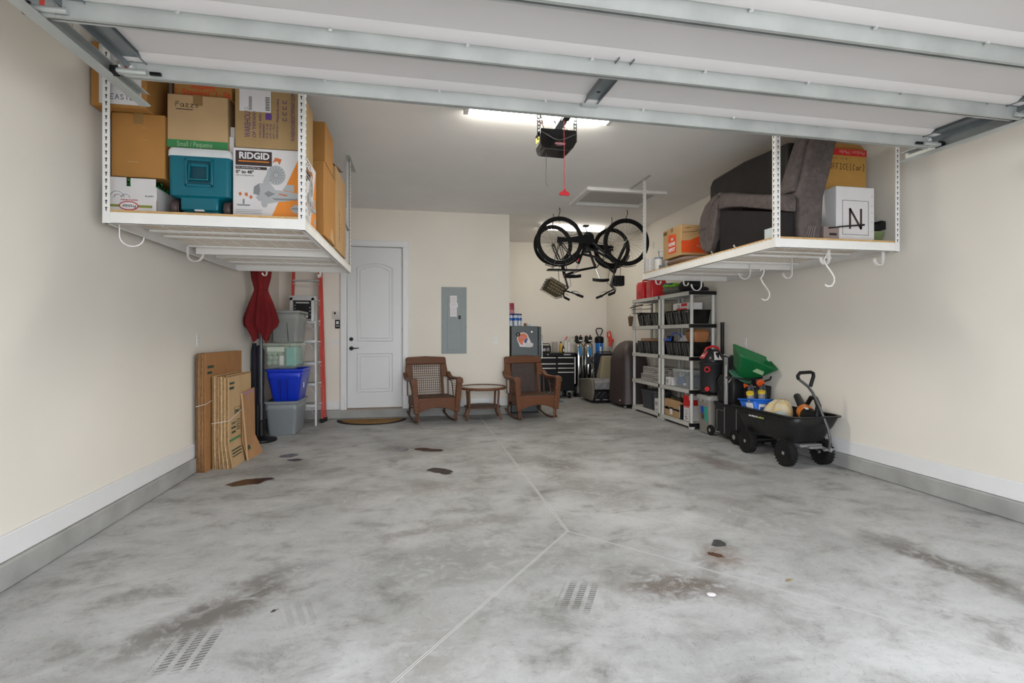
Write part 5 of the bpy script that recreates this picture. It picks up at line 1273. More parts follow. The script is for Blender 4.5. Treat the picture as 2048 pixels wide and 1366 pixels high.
bx('stone_tile_carton', 'lower carton of stacked stone tiles on the far unit fourth shelf', 'box', 3.73, 7.46, .548, 4.0, 8.10, .664, BRM)
bx('stone_tile_carton', 'stone tile carton at the far end of the near unit fourth shelf', 'box', 3.805, 7.08, .548, 4.04, 7.29, .775, BRM)
t, hx, hy, h = bx('white_box', 'small white light bulb box in front of the stone carton on near shelf', 'box', 3.725, 7.10, .548, 3.80, 7.22, .67, WCARD); MB().box(-hx - .001, -.03, .03, -hx, .03, .09).build('bulb_print', mat('grey_print', (.3, .3, .32)), t)
t, hx, hy, h = bx('white_box', 'narrow white box squeezed beside the clear tote on the near shelf', 'box', 3.725, 7.03, .548, 3.80, 7.085, .655, WCARD); MB().box(-hx - .001, -.01, .01, -hx, -.006, .10).build('printed_line', INK, t)
t = thing('black_pouch', 'dark brown pouch between the stone carton and clear tote', 'pouch', (3.90, 7.04, .547)); MB().sphere((0, 0, .07), .08, .034, .07, 16, 8).build('pouch_body', mat('dark_pouch', (.04, .025, .02), .6), t)
CLR = mat('clear_tote_plastic', (.55, .60, .64), .15, 0, .02, alpha=.33)
t = thing('clear_storage_tote', 'clear storage tote with blue cables on the near unit fourth shelf', 'storage tote', (3.88, 6.78, .548))
b = MB(); b.loft([rrect(.145, .19, .03, 0), rrect(.165, .215, .03, .235)], cap=True); b.build('tub', CLR, t)
MB().loft([rrect(.168, .22, .03, .235), rrect(.172, .224, .03, .24), rrect(.172, .224, .03, .252), rrect(.16, .21, .03, .262)]).build('lid', mat('grey_clear_lid', (.38, .40, .40), .35), t)
MB().torus((-.11, .07, .10), .055, .010, 'X', 24, 6).torus((-.10, .05, .09), .045, .009, 'X', 24, 6).build('blue_cable', mat('blue_cable', (.03, .10, .28), .5), t)
MB().box(-.10, -.17, .01, .12, .0, .18).build('folded_navy_cloth', mat('navy_cloth', (.02, .025, .05), .7), t, bevel=.02)
MB().tube([(-.13, -.05, .19), (-.135, .0, .16), (-.13, .06, .18), (-.132, .02, .21)], .006, 6).sphere((-.12, -.06, .05), .02, .04, .02, 10, 6).build('white_cable', PAPER, t)
# bottom shelf
t = thing('dark_storage_tote', 'dark grey lidded tote on the bottom shelf of the far unit', 'storage tote', (3.89, 7.88, .092))
MB().loft([rrect(.13, .23, .04, 0), rrect(.15, .26, .045, .27)]).build('tub', mat('charcoal_tote', (.045, .05, .058), .45), t)
MB().loft([rrect(.158, .268, .05, .27), rrect(.162, .272, .05, .285), rrect(.155, .265, .05, .305), rrect(.12, .22, .05, .312)]).build('lid', mat('charcoal_tote', (.045, .05, .058)), t)
MB().tube([(-.165, -.20, .27), (-.150, -.19, .02)], .006, 6).build('corner_highlight', DARK, t)
t, hx, hy, h = bx('white_box', 'white product box standing next to the dark tote on the bottom shelf', 'box', 3.72, 7.45, .092, 3.83, 7.58, .30, WCARD); MB().box(-hx - .001, -.04, .10, -hx, .04, .16).box(-hx - .001, -.04, .03, -hx, .04, .045).build('printed_block', mat('grey_print', (.3, .3, .32)), t)
t, hx, hy, h = bx('moving_box', 'brown carton with black straps on the near unit bottom shelf', 'box', 3.73, 6.80, .092, 4.03, 7.26, .34, CARD)
MB().box(-hx - .004, -hy - .002, .10, -hx - .001, hy, .125).box(-hx - .004, -.03, .095, -hx - .001, .05, .135).box(-hx - .004, .12, .095, -hx - .001, .19, .135).build('black_strap', BLACK, t)
MB().box(-hx - .0055, -.02, .03, -hx - .004, .06, .11).build('shipping_label', PAPER, t); MB().box(-hx - .004, -hy + .02, .09, -hx - .001, -hy + .07, .14).build('strap_buckle', STEEL, t)
t = thing('black_tool_tube', 'black tube tool lying on the brown carton on the bottom shelf', 'tool', (3.76, 7.02, .35))
MB().tube([(-.02, .24, .02), (.03, .16, .055), (0, .0, .035), (-.02, -.24, .015)], .017, 10).cyl((-.02, -.225, .013), (-.02, -.275, .008), .026, n=14).build('tube_body', BLACK, t)
t, hx, hy, h = bx('product_box', 'tall white and red product box by the near post of the bottom shelf', 'box', 3.73, 6.55, .092, 3.98, 6.70, .455, WCARD)
MB().box(-hx - .0015, -hy, .19, -hx, hy, h).box(-hx - .001, -hy - .0015, .22, hx, -hy, .30).build('red_print', mat('red_print', (.5, .012, .012)), t)
b = MB()
for k in range(5): b.hexa([(-hx - .003, random.uniform(-.05, .02), .03 + k * .03 + random.uniform(0, .01)) if i % 2 else (-hx - .0005, random.uniform(-.02, .05), .02 + k * .03 + random.uniform(0, .02)) for i in range(8)])
b.build('tool_drawing', INK, t); MB().box(-hx - .0025, -hy + .01, .2, -hx - .0015, hy - .01, .205).build('white_line', PAPER, t)
t, hx, hy, h = bx('product_box', 'narrow black box with white letters standing on the bottom shelf', 'box', 3.72, 6.74, .092, 3.76, 6.785, .30, BLACK, .001)
text('PORTER', .032, t, (-hx - .001, 0.013, .02), (R(90), R(-90), R(-90)), PAPER, 'brand_lettering', w=.17, bold=.001)
t, hx, hy, h = bx('white_box', 'white carton with no smoking sign behind the red box', 'box', 3.80, 6.72, .31 + .035, 4.0, 6.79, .47, WCARD)
MB().torus((-hx - .001, 0, .05), .028, .003, 'X', 20, 5).build('round_sign', INK, t)
# ================================================================ RIGHT WALL GROUP
def wheel(par, c, r, w_, axis='X', hub=None, name='wheel'):
    b = MB(); b.lathe([(r * .62, -w_ * .5), (r * .92, -w_ * .5), (r, -w_ * .3), (r, w_ * .3), (r * .92, w_ * .5), (r * .62, w_ * .5)], c, 32, axis)
    o = b.build(name, RUB, par, bevel=.002)
    h_ = MB().lathe([(r * .10, -w_ * .55), (r * .60, -w_ * .45), (r * .64, -w_ * .2), (r * .64, w_ * .2), (r * .60, w_ * .45), (r * .10, w_ * .55)], c, 24, axis)
    h_.build('hub', hub or STEEL, o)
    return o
t = thing('wheeled_bin', 'grey wheeled storage bin under the shop vacuum', 'bin', (3.865, 6.18, 0))
GB_ = mat('warm_grey_plastic', (.22, .205, .185), .45, 0, .06)
b = MB().loft([rrect(.125, .125, .03, .01), rrect(.15, .15, .035, .45)]); b.build('tub', GB_, t)
MB().loft([rrect(.158, .158, .04, .45), rrect(.162, .162, .04, .47), rrect(.16, .16, .04, .495), rrect(.14, .14, .04, .508)]).build('lid', mat('pale_grey_lid', (.33, .33, .32), .4), t)
for y in (-.07, .04): MB().box(-.162, y - .008, .42, -.152, y + .008, .47).build('lid_clip', mat('pale_grey_lid', (.33, .33, .32)), t)
def sidelab(x0, z0, x1, z1, m, nm): MB().hexa([(-.1275 - .055 * (z0 - .01) + -.002, x0, z0), (-.125, x0, z0), (-.125, x1, z0), (-.1295 - .055 * z0, x1, z0), (-.132 - .056 * z1, x0, z1), (-.125, x0, z1), (-.125, x1, z1), (-.132 - .056 * z1, x1, z1)]).build(nm, m, t, smooth=False)
sidelab(-.10, .17, -.03, .36, mat('teal_label', (.02, .30, .22), .5), 'teal_label'); sidelab(-.03, .27, .05, .36, mat('blue_label', (.01, .06, .42), .5), 'blue_label'); sidelab(-.03, .19, .05, .265, mat('photo_label', (.10, .06, .035), .5, 0, .9, 60), 'photo_label')
for s in (-1,): wheel(t, (-.115, -.135, .068), .068, .035)
MB().cyl((-.10, -.135, .068), (.12, -.135, .068), .008, n=8).build('axle', STEEL, t); wheel(t, (.125, -.135, .068), .068, .035)
# shop vac
t = thing('shop_vacuum', 'black and red shop vacuum standing on the grey wheeled bin', 'vacuum', (3.855, 6.18, .509))
VB = mat('charcoal_plastic', (.022, .023, .026), .42, 0, .05)
MB().lathe([(.13, .035), (.15, .05), (.155, .10), (.158, .40), (.165, .41), (.165, .43), (.15, .44)], n=40).build('drum', VB, t)
b = MB().lathe([(.15, .44), (.152, .455), (.135, .50), (.11, .56), (.075, .60), (.0, .61)], n=32, sx=1.0, sy=1.05); b.build('motor_head', mat('gloss_charcoal', (.018, .018, .02), .25), t)
MB().tube([(-.09, .03, .575), (-.07, .02, .62), (0, -.01, .645), (.06, -.02, .63), (.085, -.03, .58)], .016, 10).build('carry_handle', RED, t)
MB().hexa([(-.160, -.06, .49), (-.15, -.06, .48), (-.15, .05, .48), (-.160, .05, .49), (-.095, -.045, .575), (-.085, -.045, .57), (-.085, .04, .57), (-.095, .04, .575)]).build('switch_panel', RED, t, bevel=.004)
MB().hexa([(-.1445, -.04, .515), (-.14, -.04, .51), (-.14, .03, .51), (-.1445, .03, .515), (-.134, -.04, .53), (-.13, -.04, .53), (-.13, .03, .53), (-.134, .03, .53)]).build('switch_label', PAPER, t)
MB().hexa([(-.06, -.155, .47), (.05, -.155, .47), (.05, -.15, .47), (-.06, -.15, .47), (-.04, -.105, .575), (.01, -.105, .575), (.01, -.10, .575), (-.04, -.10, .575)]).build('model_label', PAPER, t)
for z, r in ((.345, .040), (.09, .033)):
    b = MB(); c = (-.12, -.095, z); d = Vector((-.78, -.62, 0)); b.cyl(Vector(c), Vector(c) + d * .035, r, r * .95, 24); b.build('port_ring' if z > .2 else 'drain_cap', RED, t, bevel=.003)
    if z > .2: MB().cyl(Vector(c) + d * .034, Vector(c) + d * .0365, r * .6, n=20).build('port_opening', BLACK, t)
for a in (0, 90, 180, 270):
    c = (.145 * cos(R(a + 40)), .145 * sin(R(a + 40)), .02); MB().sphere((c[0], c[1], .02), .02, .02, .02, 12, 8).box(c[0] - .02, c[1] - .02, .02, c[0] + .02, c[1] + .02, .06).build('caster', BLACK, t)
MB().torus((0, -.163, .22), .05, .006, 'Y', 24, 6).build('molded_ring', VB, t)
# rolling tool boxes
t = thing('rolling_tool_box', 'black rolling tool box with silver handle on the floor beside the cart', 'tool box', (3.925, 5.62, 0))
TB = mat('tool_box_black', (.016, .016, .018), .38, 0, .08)
MB().loft([rrect(.165, .33, .03, .055), rrect(.175, .345, .03, .09), rrect(.175, .345, .03, .40), rrect(.185, .355, .03, .42), rrect(.185, .355, .03, .455)]).build('lower_case', TB, t)
b = MB()
for y in (.12, -.12): b.tube([(-.178, y, .08), (-.178, y, .41)], .005, 6)
b.tube([(-.178, .30, .10), (-.178, .28, .12), (-.178, .28, .36), (-.178, .14, .36)], .004, 5)
b.build('silver_trim', mat('dull_silver', (.25, .25, .25), .4, .4), t)
MB().loft([rrect(.15, .16, .03, .458, cy=.14), rrect(.165, .175, .035, .50, cy=.14), rrect(.165, .175, .035, .74, cy=.14), rrect(.14, .15, .04, .80, cy=.14)]).build('middle_case', TB, t)
MB().torus((-.168, .16, .66), .055, .012, 'X', 26, 8).lathe([(.045, -.175), (.045, -.165)], (0, .16, .66), 24, 'X').build('hose_reel', DARK, t)
MB().loft([rrect(.13, .12, .03, .802, cy=.13), rrect(.14, .13, .03, .84, cy=.13), rrect(.12, .11, .03, 1.05, cy=.13)]).build('upper_case', TB, t)
b = MB().box(-.225, .015, .455, -.195, .06, .94); b.build('telescoping_handle', mat('silver_handle', (.42, .42, .42), .35, .5), t, bevel=.006)
b = MB().tube([(-.21, -.03, 1.05), (-.215, .03, 1.06), (-.19, .10, 1.055)], .015, 8).box(-.225, .02, .93, -.195, .055, 1.03); b.build('handle_grip', mat('grey_grip', (.25, .25, .25), .4), t)
wheel(t, (-.20, -.13, .085), .085, .04); wheel(t, (.17, -.13, .085), .085, .04)
MB().box(-.178, .22, .07, -.170, .32, .085).build('foot_plate', STEEL, t)
t = thing('black_crate', 'open black plastic crate stacked on the tool box behind the blue tub', 'crate', (3.99, 5.45, .46))
b = MB(); b.loft([rrect(.09, .11, .02, 0), rrect(.10, .125, .02, .24)], cap=False); b.b.verts.ensure_lookup_table(); b._f([b.b.verts[k] for k in range(24)][::-1]); b.build('crate_body', TB, t, solid=.006)
MB().tube([(-.105, -.11, .235), (-.105, .11, .235)], .010, 8).build('grey_rail', mat('dull_silver', (.25, .25, .25)), t)
b = MB()
for k in range(4): y = -.09 + k * .06; b.box(-.108, y - .01, .03, -.098, y + .01, .22)
b.build('molded_ribs', DARK, t)
# seed spreader
def spreader():
    t = thing('seed_spreader', 'green lawn seed spreader lying upside down on the tool boxes', 'spreader', (3.84, 5.41, .92))
    t.rotation_euler = (R(24), R(22), R(-8))
    GS = mat('spreader_green', (.006, .125, .035), .35, 0, .06)
    b = MB(); b.loft([rrect(.07, .06, .03, -.12), rrect(.13, .10, .04, -.06), rrect(.225, .155, .04, .12), rrect(.235, .165, .04, .135), rrect(.235, .165, .04, .15)], cap=False)
    b.b.verts.ensure_lookup_table(); b._f([b.b.verts[k] for k in range(24)][::-1]); b.build('hopper', GS, t, solid=.005)
    MB().tube([(p[0], p[1], p[2]) for p in rrect(.237, .167, .04, .15)], .006, 6, closed=True).build('hopper_rim', GS, t)
    MB().hexa([(.0, -.155, .02), (.12, -.155, .02), (.12, -.13, .02), (.0, -.13, .02), (.02, -.17, .07), (.10, -.17, .07), (.10, -.15, .07), (.02, -.15, .07)]).build('brand_sticker', mat('pale_green_print', (.3, .42, .25)), t)
    MB().lathe([(.13, -.15), (.14, -.145), (.14, -.135), (.05, -.12)], (-.02, 0, 0), 28).build('spinner_plate', mat('pale_spreader_green', (.05, .16, .10), .4), t)
    OK_ = mat('orange_plastic', (.62, .09, .015), .4)
    b = MB().cyl((.14, -.16, -.07), (.14, -.185, -.07), .045, .042, 24); b.build('orange_knob', OK_, t, bevel=.004); MB().box(.135, -.192, -.10, .145, -.186, -.04).build('knob_grip', OK_, t)
    MB().prism([(-.02, -.15), (.04, -.15), (.01, -.20)], -.17, -.155, 'Y').build('orange_lever', OK_, t)
    b = MB().tube([(-.22, -.12, -.18), (.02, -.14, -.09), (.16, -.10, -.02)], .011, 8); b.build('push_bar', MBLACK, t)
    b = MB().tube([(-.05, -.05, -.16), (.12, -.08, -.17), (.28, -.05, -.02), (.30, .0, .0)], .010, 8); b.build('frame_tube', MBLACK, t)
    MB().tube([(-.10, -.02, -.15), (-.14, -.08, -.24)], .007, 6).build('control_rod', STEEL, t)
spreader()
t = thing('black_pole', 'tall black pole leaning on the right wall behind the vacuum', 'pole', (4.055, 6.26, 0)); MB().cyl((0, 0, 0), (0, 0, 1.47), .024, n=14).build('pole_shaft', BLACK, t); MB().cyl((0, 0, 1.44), (0, 0, 1.475), .026, n=14).build('pole_cap', DARK, t)
# ================================================================ YARD CART
def cart():
    t = thing('yard_cart', 'black poly yard cart with loop handle and four knobby wheels', 'cart', (3.80, 4.78, 0))
    TU = mat('black_poly_tub', (.014, .014, .014), .30, 0, .15, 12, .15, 20)
    rings = [rrect(.17, .34, .06, .235, 7), rrect(.19, .37, .07, .25, 7), rrect(.225, .42, .08, .36, 7), rrect(.245, .45, .09, .40, 7), rrect(.27, .50, .10, .505, 7)]
    b = MB(); b.loft(rings, cap=False); b.b.verts.ensure_lookup_table(); b._f([b.b.verts[k] for k in range(32)][::-1]); b.build('tub', TU, t, solid=.006)
    MB().loft([rrect(.268, .498, .10, .498, 7), rrect(.288, .518, .105, .50, 7), rrect(.290, .520, .105, .512, 7), rrect(.27, .50, .10, .516, 7), rrect(.262, .492, .10, .51, 7)], cap=False).build('tub_rim', TU, t)
    YG = mat('yellow_green_print', (.45, .5, .12), .5)
    # printing on the left flank (towards -X)
    def flank(y, z): k = (z - .36) / (.505 - .36); return -(.225 + (.27 - .225) * max(0, k)) - .004
    text('GORILLA', .035, t, (flank(.1, .45) - .004, .20, .425), (R(78), 0, R(-90)), PAPER, 'brand_lettering', w=.14, bold=.001, shear=.2)
    text('CARTS', .035, t, (flank(.1, .45) - .004, .055, .425), (R(78), 0, R(-90)), YG, 'brand_lettering', w=.10, bold=.001, shear=.2)
    text('DUMP', .035, t, (.045, -.45 - .006, .425), (R(80), 0, 0), PAPER, 'brand_lettering', w=.10, bold=.001)
    text('PATENTED QUICK RELEASE', .014, t, (.045, -.45 - .005, .405), (R(80), 0, 0), PAPER, w=.12)
    FM = mat('dark_frame_steel', (.11, .115, .12), .38, .6)
    b = MB().tube([(-.12, .30, .23), (-.12, -.26, .23)], .012, 8).tube([(.12, .30, .23), (.12, -.26, .23)], .012, 8).tube([(-.14, -.22, .225), (.14, -.22, .225)], .012, 8).tube([(-.16, .30, .20), (.16, .30, .20)], .012, 8); b.build('frame', FM, t)
    MB().box(-.12, -.40, .20, .12, -.22, .228).box(-.05, -.44, .19, .10, -.36, .215).build('release_plate', mat('dull_silver', (.25, .25, .25)), t, bevel=.003)
    b = MB().tube([(-.17, -.30, .135), (-.10, -.30, .185), (.10, -.30, .185), (.17, -.30, .135)], .013, 8); b.build('front_axle', FM, t)
    b = MB().tube([(-.17, .30, .135), (-.13, .30, .17), (-.12, .30, .22)], .012, 8).tube([(.17, .30, .135), (.13, .30, .17), (.12, .30, .22)], .012, 8).cyl((-.18, .30, .135), (.18, .30, .135), .009, n=8); b.build('rear_axle', FM, t)
    for s in (-1, 1): MB().tube([(s * .13, .28, .20), (s * .13, .0, .25)], .009, 6).build('brace', FM, t)
    for x, y in ((-.205, -.30), (.205, -.30), (-.205, .30), (.205, .30)):
        r, w_ = .130, .075
        b = MB(); b.lathe([(r * .55, -w_ * .38), (r * .72, -w_ * .5), (r * .90, -w_ * .46), (r * .97, -w_ * .28), (r * .985, 0), (r * .97, w_ * .28), (r * .90, w_ * .46), (r * .72, w_ * .5), (r * .55, w_ * .38)], (x, y, r), 36, 'X')
        for k in range(24):
            a = 2 * pi * k / 24
            for q in (-1, 1):
                aa = a + q * .06; c = Vector((x + q * w_ * .27, y + r * .975 * cos(aa), r + r * .975 * sin(aa)))
                M = Matrix.Translation(c) @ Matrix.Rotation(aa, 4, 'X') @ Matrix.Rotation(q * .5, 4, 'Y')
                b.box(-.016, -.004, -.007, .016, .004, .007, M)
        w = b.build('wheel', RUB, t)
        MB().lathe([(.012, -w_ * .30), (r * .52, -w_ * .25), (r * .56, -w_ * .34), (r * .58, -w_ * .30), (r * .58, w_ * .30), (r * .56, w_ * .34), (r * .52, w_ * .25), (.012, w_ * .30)], (x, y, r), 28, 'X').build('rim', mat('gloss_rim_black', (.012, .012, .012), .2), w)
        b = MB().cyl((x - w_ * .42, y, r), (x + w_ * .42, y, r), .018, n=14)
        for k in range(5): a = 2 * pi * k / 5; b.cyl((x - w_ * .33, y + .034 * cos(a), r + .034 * sin(a)), (x + w_ * .33, y + .034 * cos(a), r + .034 * sin(a)), .006, n=6)
        b.build('hub_bolt', STEEL, w)
    H_ = [(.10, -.50, .19), (.10, -.515, .22), (.10, -.52, .30), (.085, -.51, .40), (.03, -.47, .60), (-.03, -.45, .74), (-.08, -.45, .80), (-.185, -.45, .875), (-.195, -.45, .905), (-.17, -.45, .935), (-.05, -.45, .94), (-.025, -.45, .93), (-.02, -.45, .90), (-.055, -.45, .80)]
    MB().tube(H_[:8], .0125, 10).build('pull_handle', FM, t)
    MB().tube(H_[7:], .0165, 10).build('handle_grip', BLACK, t)
    MB().cyl((.05, -.50, .19), (.15, -.50, .19), .012, n=10).tube([(.10, -.49, .19), (.09, -.40, .20)], .016, 8).cyl((.125, -.50, .17), (.125, -.50, .21), .012, n=8).build('handle_pivot', mat('dull_silver', (.25, .25, .25)), t)
cart()
t = thing('blue_tub', 'bright blue plastic tub sitting in the back of the yard cart', 'tub', (3.735, 5.07, .372))
BL = mat('bright_blue_plastic', (.01, .12, .56), .35, 0, .05)
t.rotation_euler = (R(-6), R(3), 0)
b = MB(); b.loft([rrect(.11, .10, .03, 0), rrect(.155, .145, .035, .205)], cap=False); b.b.verts.ensure_lookup_table(); b._f([b.b.verts[k] for k in range(24)][::-1]); b.build('tub_body', BL, t, solid=.004)
MB().loft([rrect(.155, .145, .035, .20), rrect(.17, .16, .04, .203), rrect(.172, .162, .04, .215), rrect(.155, .145, .035, .218)], cap=False).build('rim', BL, t)
MB().hexa([(-.148, -.10, .08), (-.135, -.10, .08), (-.135, .0, .08), (-.148, .0, .08), (-.160, -.10, .17), (-.15, -.10, .17), (-.15, .0, .17), (-.160, .0, .17)]).hexa([(-.10, -.131, .06), (-.02, -.131, .06), (-.02, -.12, .06), (-.10, -.12, .06), (-.10, -.149, .16), (-.02, -.149, .16), (-.02, -.14, .16), (-.10, -.14, .16)]).build('paper_label', PAPER, t)
MB().hexa([(-.09, -.136, .07), (-.03, -.136, .07), (-.03, -.12, .07), (-.09, -.12, .07), (-.09, -.1495, .13), (-.03, -.1495, .13), (-.03, -.14, .13), (-.09, -.14, .13)]).build('label_print', mat('label_blue', (.05, .12, .4), .5), t)
for nm, x, y, tx in (('left', -.09, .0, -.30), ('right', .05, .03, -.14)):
    q = thing('spray_tool', f'grey battery tool with yellow cap, {nm} one of two in the blue tub', 'tool', (3.735 + x, 5.07 + y, .50), 0)
    q.rotation_euler = (R(12), tx, 0)
    MB().cyl((0, 0, -.08), (0, 0, .16), .034, .036, 20).build('cylinder_body', mat('mid_grey_plastic', (.24, .24, .25), .45), q)
    MB().cyl((0, 0, .16), (0, 0, .185), .040, .038, 20).build('yellow_cap', mat('yellow_plastic', (.60, .42, .03), .4), q)
    MB().tube([(.02, .065, -.02), (.035, .07, .12), (.05, .07, .20), (.075, .07, .22), (.10, .07, .10), (.105, .07, 0)], .018, 10).build('grip', mat('slate_plastic', (.06, .065, .08), .4), q)
    MB().box(-.02, -.037, .02, .015, -.033, .10).build('label', mat('slate_plastic', (.06, .065, .08)), q)
t = thing('cloth_bag', 'beige and yellow cloth bag leaning on the blue tub in the cart', 'bag', (3.755, 4.80, .375))
SAND = wave_mat('printed_sack', (.50, .44, .34), (.52, .40, .18), 3.5, 'DIAGONAL', .8, 9, .3)
b = MB(); rings = []
for z, r in ((0, .09), (.03, .13), (.09, .145), (.15, .135), (.20, .10), (.235, .05)):
    rings.append([(r * (1 + .08 * sin(5 * a) + .05 * sin(9 * a + z * 30)) * cos(a) + .25 * (z - .1), r * .95 * (1 + .07 * sin(6 * a + z * 20)) * sin(a), z + .01 * sin(7 * a)) for a in [2 * pi * k / 40 for k in range(40)]])
b.loft(rings).build('cloth_body', SAND, t, angle=70)
MB().sphere((-.06, -.11, .085), .085, .06, .06, 18, 10).build('pale_roll', wave_mat('pale_blue_stripe_cloth', (.30, .36, .36), (.55, .52, .42), 6, 'DIAGONAL', .8, 6, .3), t)
t = thing('leaf_blower', 'orange and black cordless leaf blower lying in the yard cart', 'leaf blower', (3.86, 4.53, .43)); t.rotation_euler = (R(8), R(10), R(-25))
OB = mat('blower_orange', (.66, .17, .015), .35)
MB().tube([(-.02, .38, .16), (-.01, .22, .115), (0, .12, .09)], [.035, .04, .055], 16).build('blower_tube', VB, t)
MB().lathe([(.055, .12), (.07, .08), (.075, -.02), (.068, -.10), (.05, -.14)], (0, 0, .075), 26, 'Y').build('motor_body', BLACK, t)
MB().lathe([(.078, .09), (.080, .06), (.080, -.0), (.077, -.03)], (0, 0, .075), 26, 'Y').build('orange_shell', OB, t)
MB().hexa([(-.045, -.08, .135), (-.02, -.08, .143), (-.02, .02, .146), (-.045, .02, .138), (-.045, -.08, .139), (-.02, -.08, .147), (-.02, .02, .150), (-.045, .02, .142)]).build('model_label', PAPER, t)
MB().tube([(.02, .14, .14), (.03, .10, .23), (.04, .0, .25), (.05, -.10, .20), (.05, -.13, .09)], [.020, .022, .022, .026, .026], 10).build('handle', BLACK, t)
# ================================================================ ALCOVE
FG = mat('dark_slate_enamel', (.045, .055, .058), .38, .1, .06, 3)
t = thing('refrigerator', 'dark slate refrigerator side with orange helmet magnet beside the door wall', 'refrigerator', (1.80, 8.66, 0))
MB().box(-.26, -.30, .02, .20, .30, 1.455).build('cabinet', FG, t, bevel=.008)
MB().box(.205, -.30, .04, .255, .30, 1.45).build('door', FG, t, bevel=.01)
MB().box(-.24, -.28, 0, .20, .28, .03).build('toe_kick', BLACK, t)
MB().tube([(.258, -.22, .9), (.29, -.22, .92), (.29, -.22, 1.3), (.258, -.22, 1.32)], .010, 8).build('door_handle', STEEL, t)
def flat(pts, d0, d1, m, nm, par): return MB().prism(pts, d0, d1, 'Y').build(nm, m, par, smooth=False)
t = thing('helmet_magnet', 'orange and white football helmet magnet on the refrigerator side', 'magnet', (1.775, 8.359, 1.225))
def arc(cx, cz, rx, rz, a0, a1, n=18): return [(cx + rx * cos(R(a0 + (a1 - a0) * k / n)), cz + rz * sin(R(a0 + (a1 - a0) * k / n))) for k in range(n + 1)]
outer = arc(-.035, .02, .10, .105, 10, 215) + [(-.09, -.115), (.09, -.125), (.135, -.11), (.14, -.06), (.10, -.045), (.085, .0)]
flat(outer, -.002, 0, PAPER, 'white_outline', t)
HO = mat('helmet_orange', (.60, .13, .045), .45)
shell = arc(-.035, .02, .085, .090, 20, 215) + [(-.07, -.075), (-.03, -.085), (-.04, -.04), (.0, .01), (.04, .04)]
flat(shell, -.0035, -.002, HO, 'helmet_shell', t)
flat([(-.02, -.03), (.01, .02), (.05, .03), (.04, .0), (.02, -.05), (-.01, -.05)], -.0045, -.002, mat('navy_print', (.03, .05, .16), .5), 'ear_hole', t)
b = MB()
for z in (-.055, -.08, -.10): b.tube([(.0, -.003, z), (.07, -.003, z - .005), (.125, -.003, z)], .003, 5)
b.build('face_mask', mat('mask_grey', (.42, .44, .46), .4), t)
text('Browns', .035, t, (-.085, -.0036, .035), FR, mat('lilac_print', (.42, .36, .50), .5), 'team_lettering', w=.085, shear=.3)
t = thing('round_magnet', 'small round black magnet above left of the helmet magnet', 'magnet', (1.655, 8.359, 1.315)); MB().lathe([(.035, -.004), (.035, 0)], n=24, axis='Y', sx=1.15).build('disc', BLACK, t); text('B', .045, t, (-.015, -.0048, -.016), FR, mat('pale_gold', (.45, .42, .32), .5), 'letter')
t = thing('magnetic_clip', 'tiny silver magnetic clip at the top of the refrigerator side', 'magnet', (1.89, 8.359, 1.36)); MB().box(-.012, -.006, -.012, .012, 0, .012).build('clip_body', STEEL, t, bevel=.002)
for k, (x, y) in enumerate(((1.56, 8.50), (1.63, 8.44), (1.705, 8.50))):
    t = thing('water_bottle', ('blue labelled water jug left of three on the refrigerator', 'blue labelled water jug in the middle on the refrigerator', 'blue labelled water jug right of three on the refrigerator')[k], 'bottle', (x, y, 1.456), 0, 'water jugs on the refrigerator')
    MB().lathe([(.036, 0), (.039, .015), (.038, .09), (.039, .15), (.036, .185), (.022, .20)], n=20).build('bottle_body', mat('clear_blue_plastic', (.48, .54, .60), .15, 0, .3, 40), t)
    MB().lathe([(.0425, .095), (.043, .10), (.043, .135), (.0425, .14)], n=20).build('blue_label', mat('label_royal_blue', (.01, .09, .40), .4), t)
    MB().lathe([(.040, .185), (.043, .188), (.043, .21), (.0, .212)], n=20).build('blue_cap', mat('cap_navy', (.015, .02, .16), .4), t)
t = thing('snack_bag', 'maroon snack bag standing behind the water jugs', 'bag', (1.585, 8.62, 1.456)); MB().loft([rrect(.05, .035, .02, 0), rrect(.055, .04, .02, .2), rrect(.052, .02, .01, .36), rrect(.05, .008, .005, .40)]).build('bag_body', mat('maroon_foil', (.28, .02, .05), .35, 0, .4, 25), t); MB().box(-.04, -.042, .12, .045, -.036, .28).build('bag_print', mat('pink_bag_print', (.36, .12, .16), .4), t)
t = thing('small_jar', 'small dark red jar at the right end of the refrigerator top', 'jar', (1.80, 8.47, 1.456)); MB().lathe([(.022, 0), (.022, .05), (.0, .052)], n=16).build('jar_body', mat('dark_red_glass', (.08, .01, .01), .3), t)
t = thing('card_stack', 'small stack of pale cards beside the dark red jar', 'cards', (1.865, 8.47, 1.456)); MB().box(-.03, -.02, 0, .03, .02, .028).build('card', mat('pale_blue_card', (.40, .45, .5), .6), t); MB().box(-.031, -.0215, .028, .025, .02, .045).build('top_card', PAPER, t)
# tool chest
t = thing('tool_chest', 'black rolling tool chest with silver drawer pulls in the alcove', 'tool chest', (2.76, 10.34, 0))
KB = mat('chest_black_enamel', (.010, .010, .011), .3, 0, .05)
MB().box(-.43, -.22, .16, .43, .22, .88).build('cabinet', KB, t, bevel=.006)
MB().box(-.435, -.245, .88, .435, .225, .945).build('top_tray', KB, t, bevel=.008)
SILV = mat('satin_silver', (.62, .62, .60), .3, .6)
def drawer(x0, x1, z0, z1):
    d = MB().box(x0, -.234, z0, x1, -.221, z1).build('drawer', KB, t, bevel=.003)
    MB().box(x0 + .012, -.252, z1 - .032, x1 - .012, -.235, z1 - .010).build('drawer_pull', SILV, d, bevel=.004)
for z0, z1 in ((.745, .865), (.655, .74), (.57, .65), (.48, .565)):
    drawer(.06, .42, z0, z1)
    if z0 > .5: drawer(-.36, .04, z0, z1)
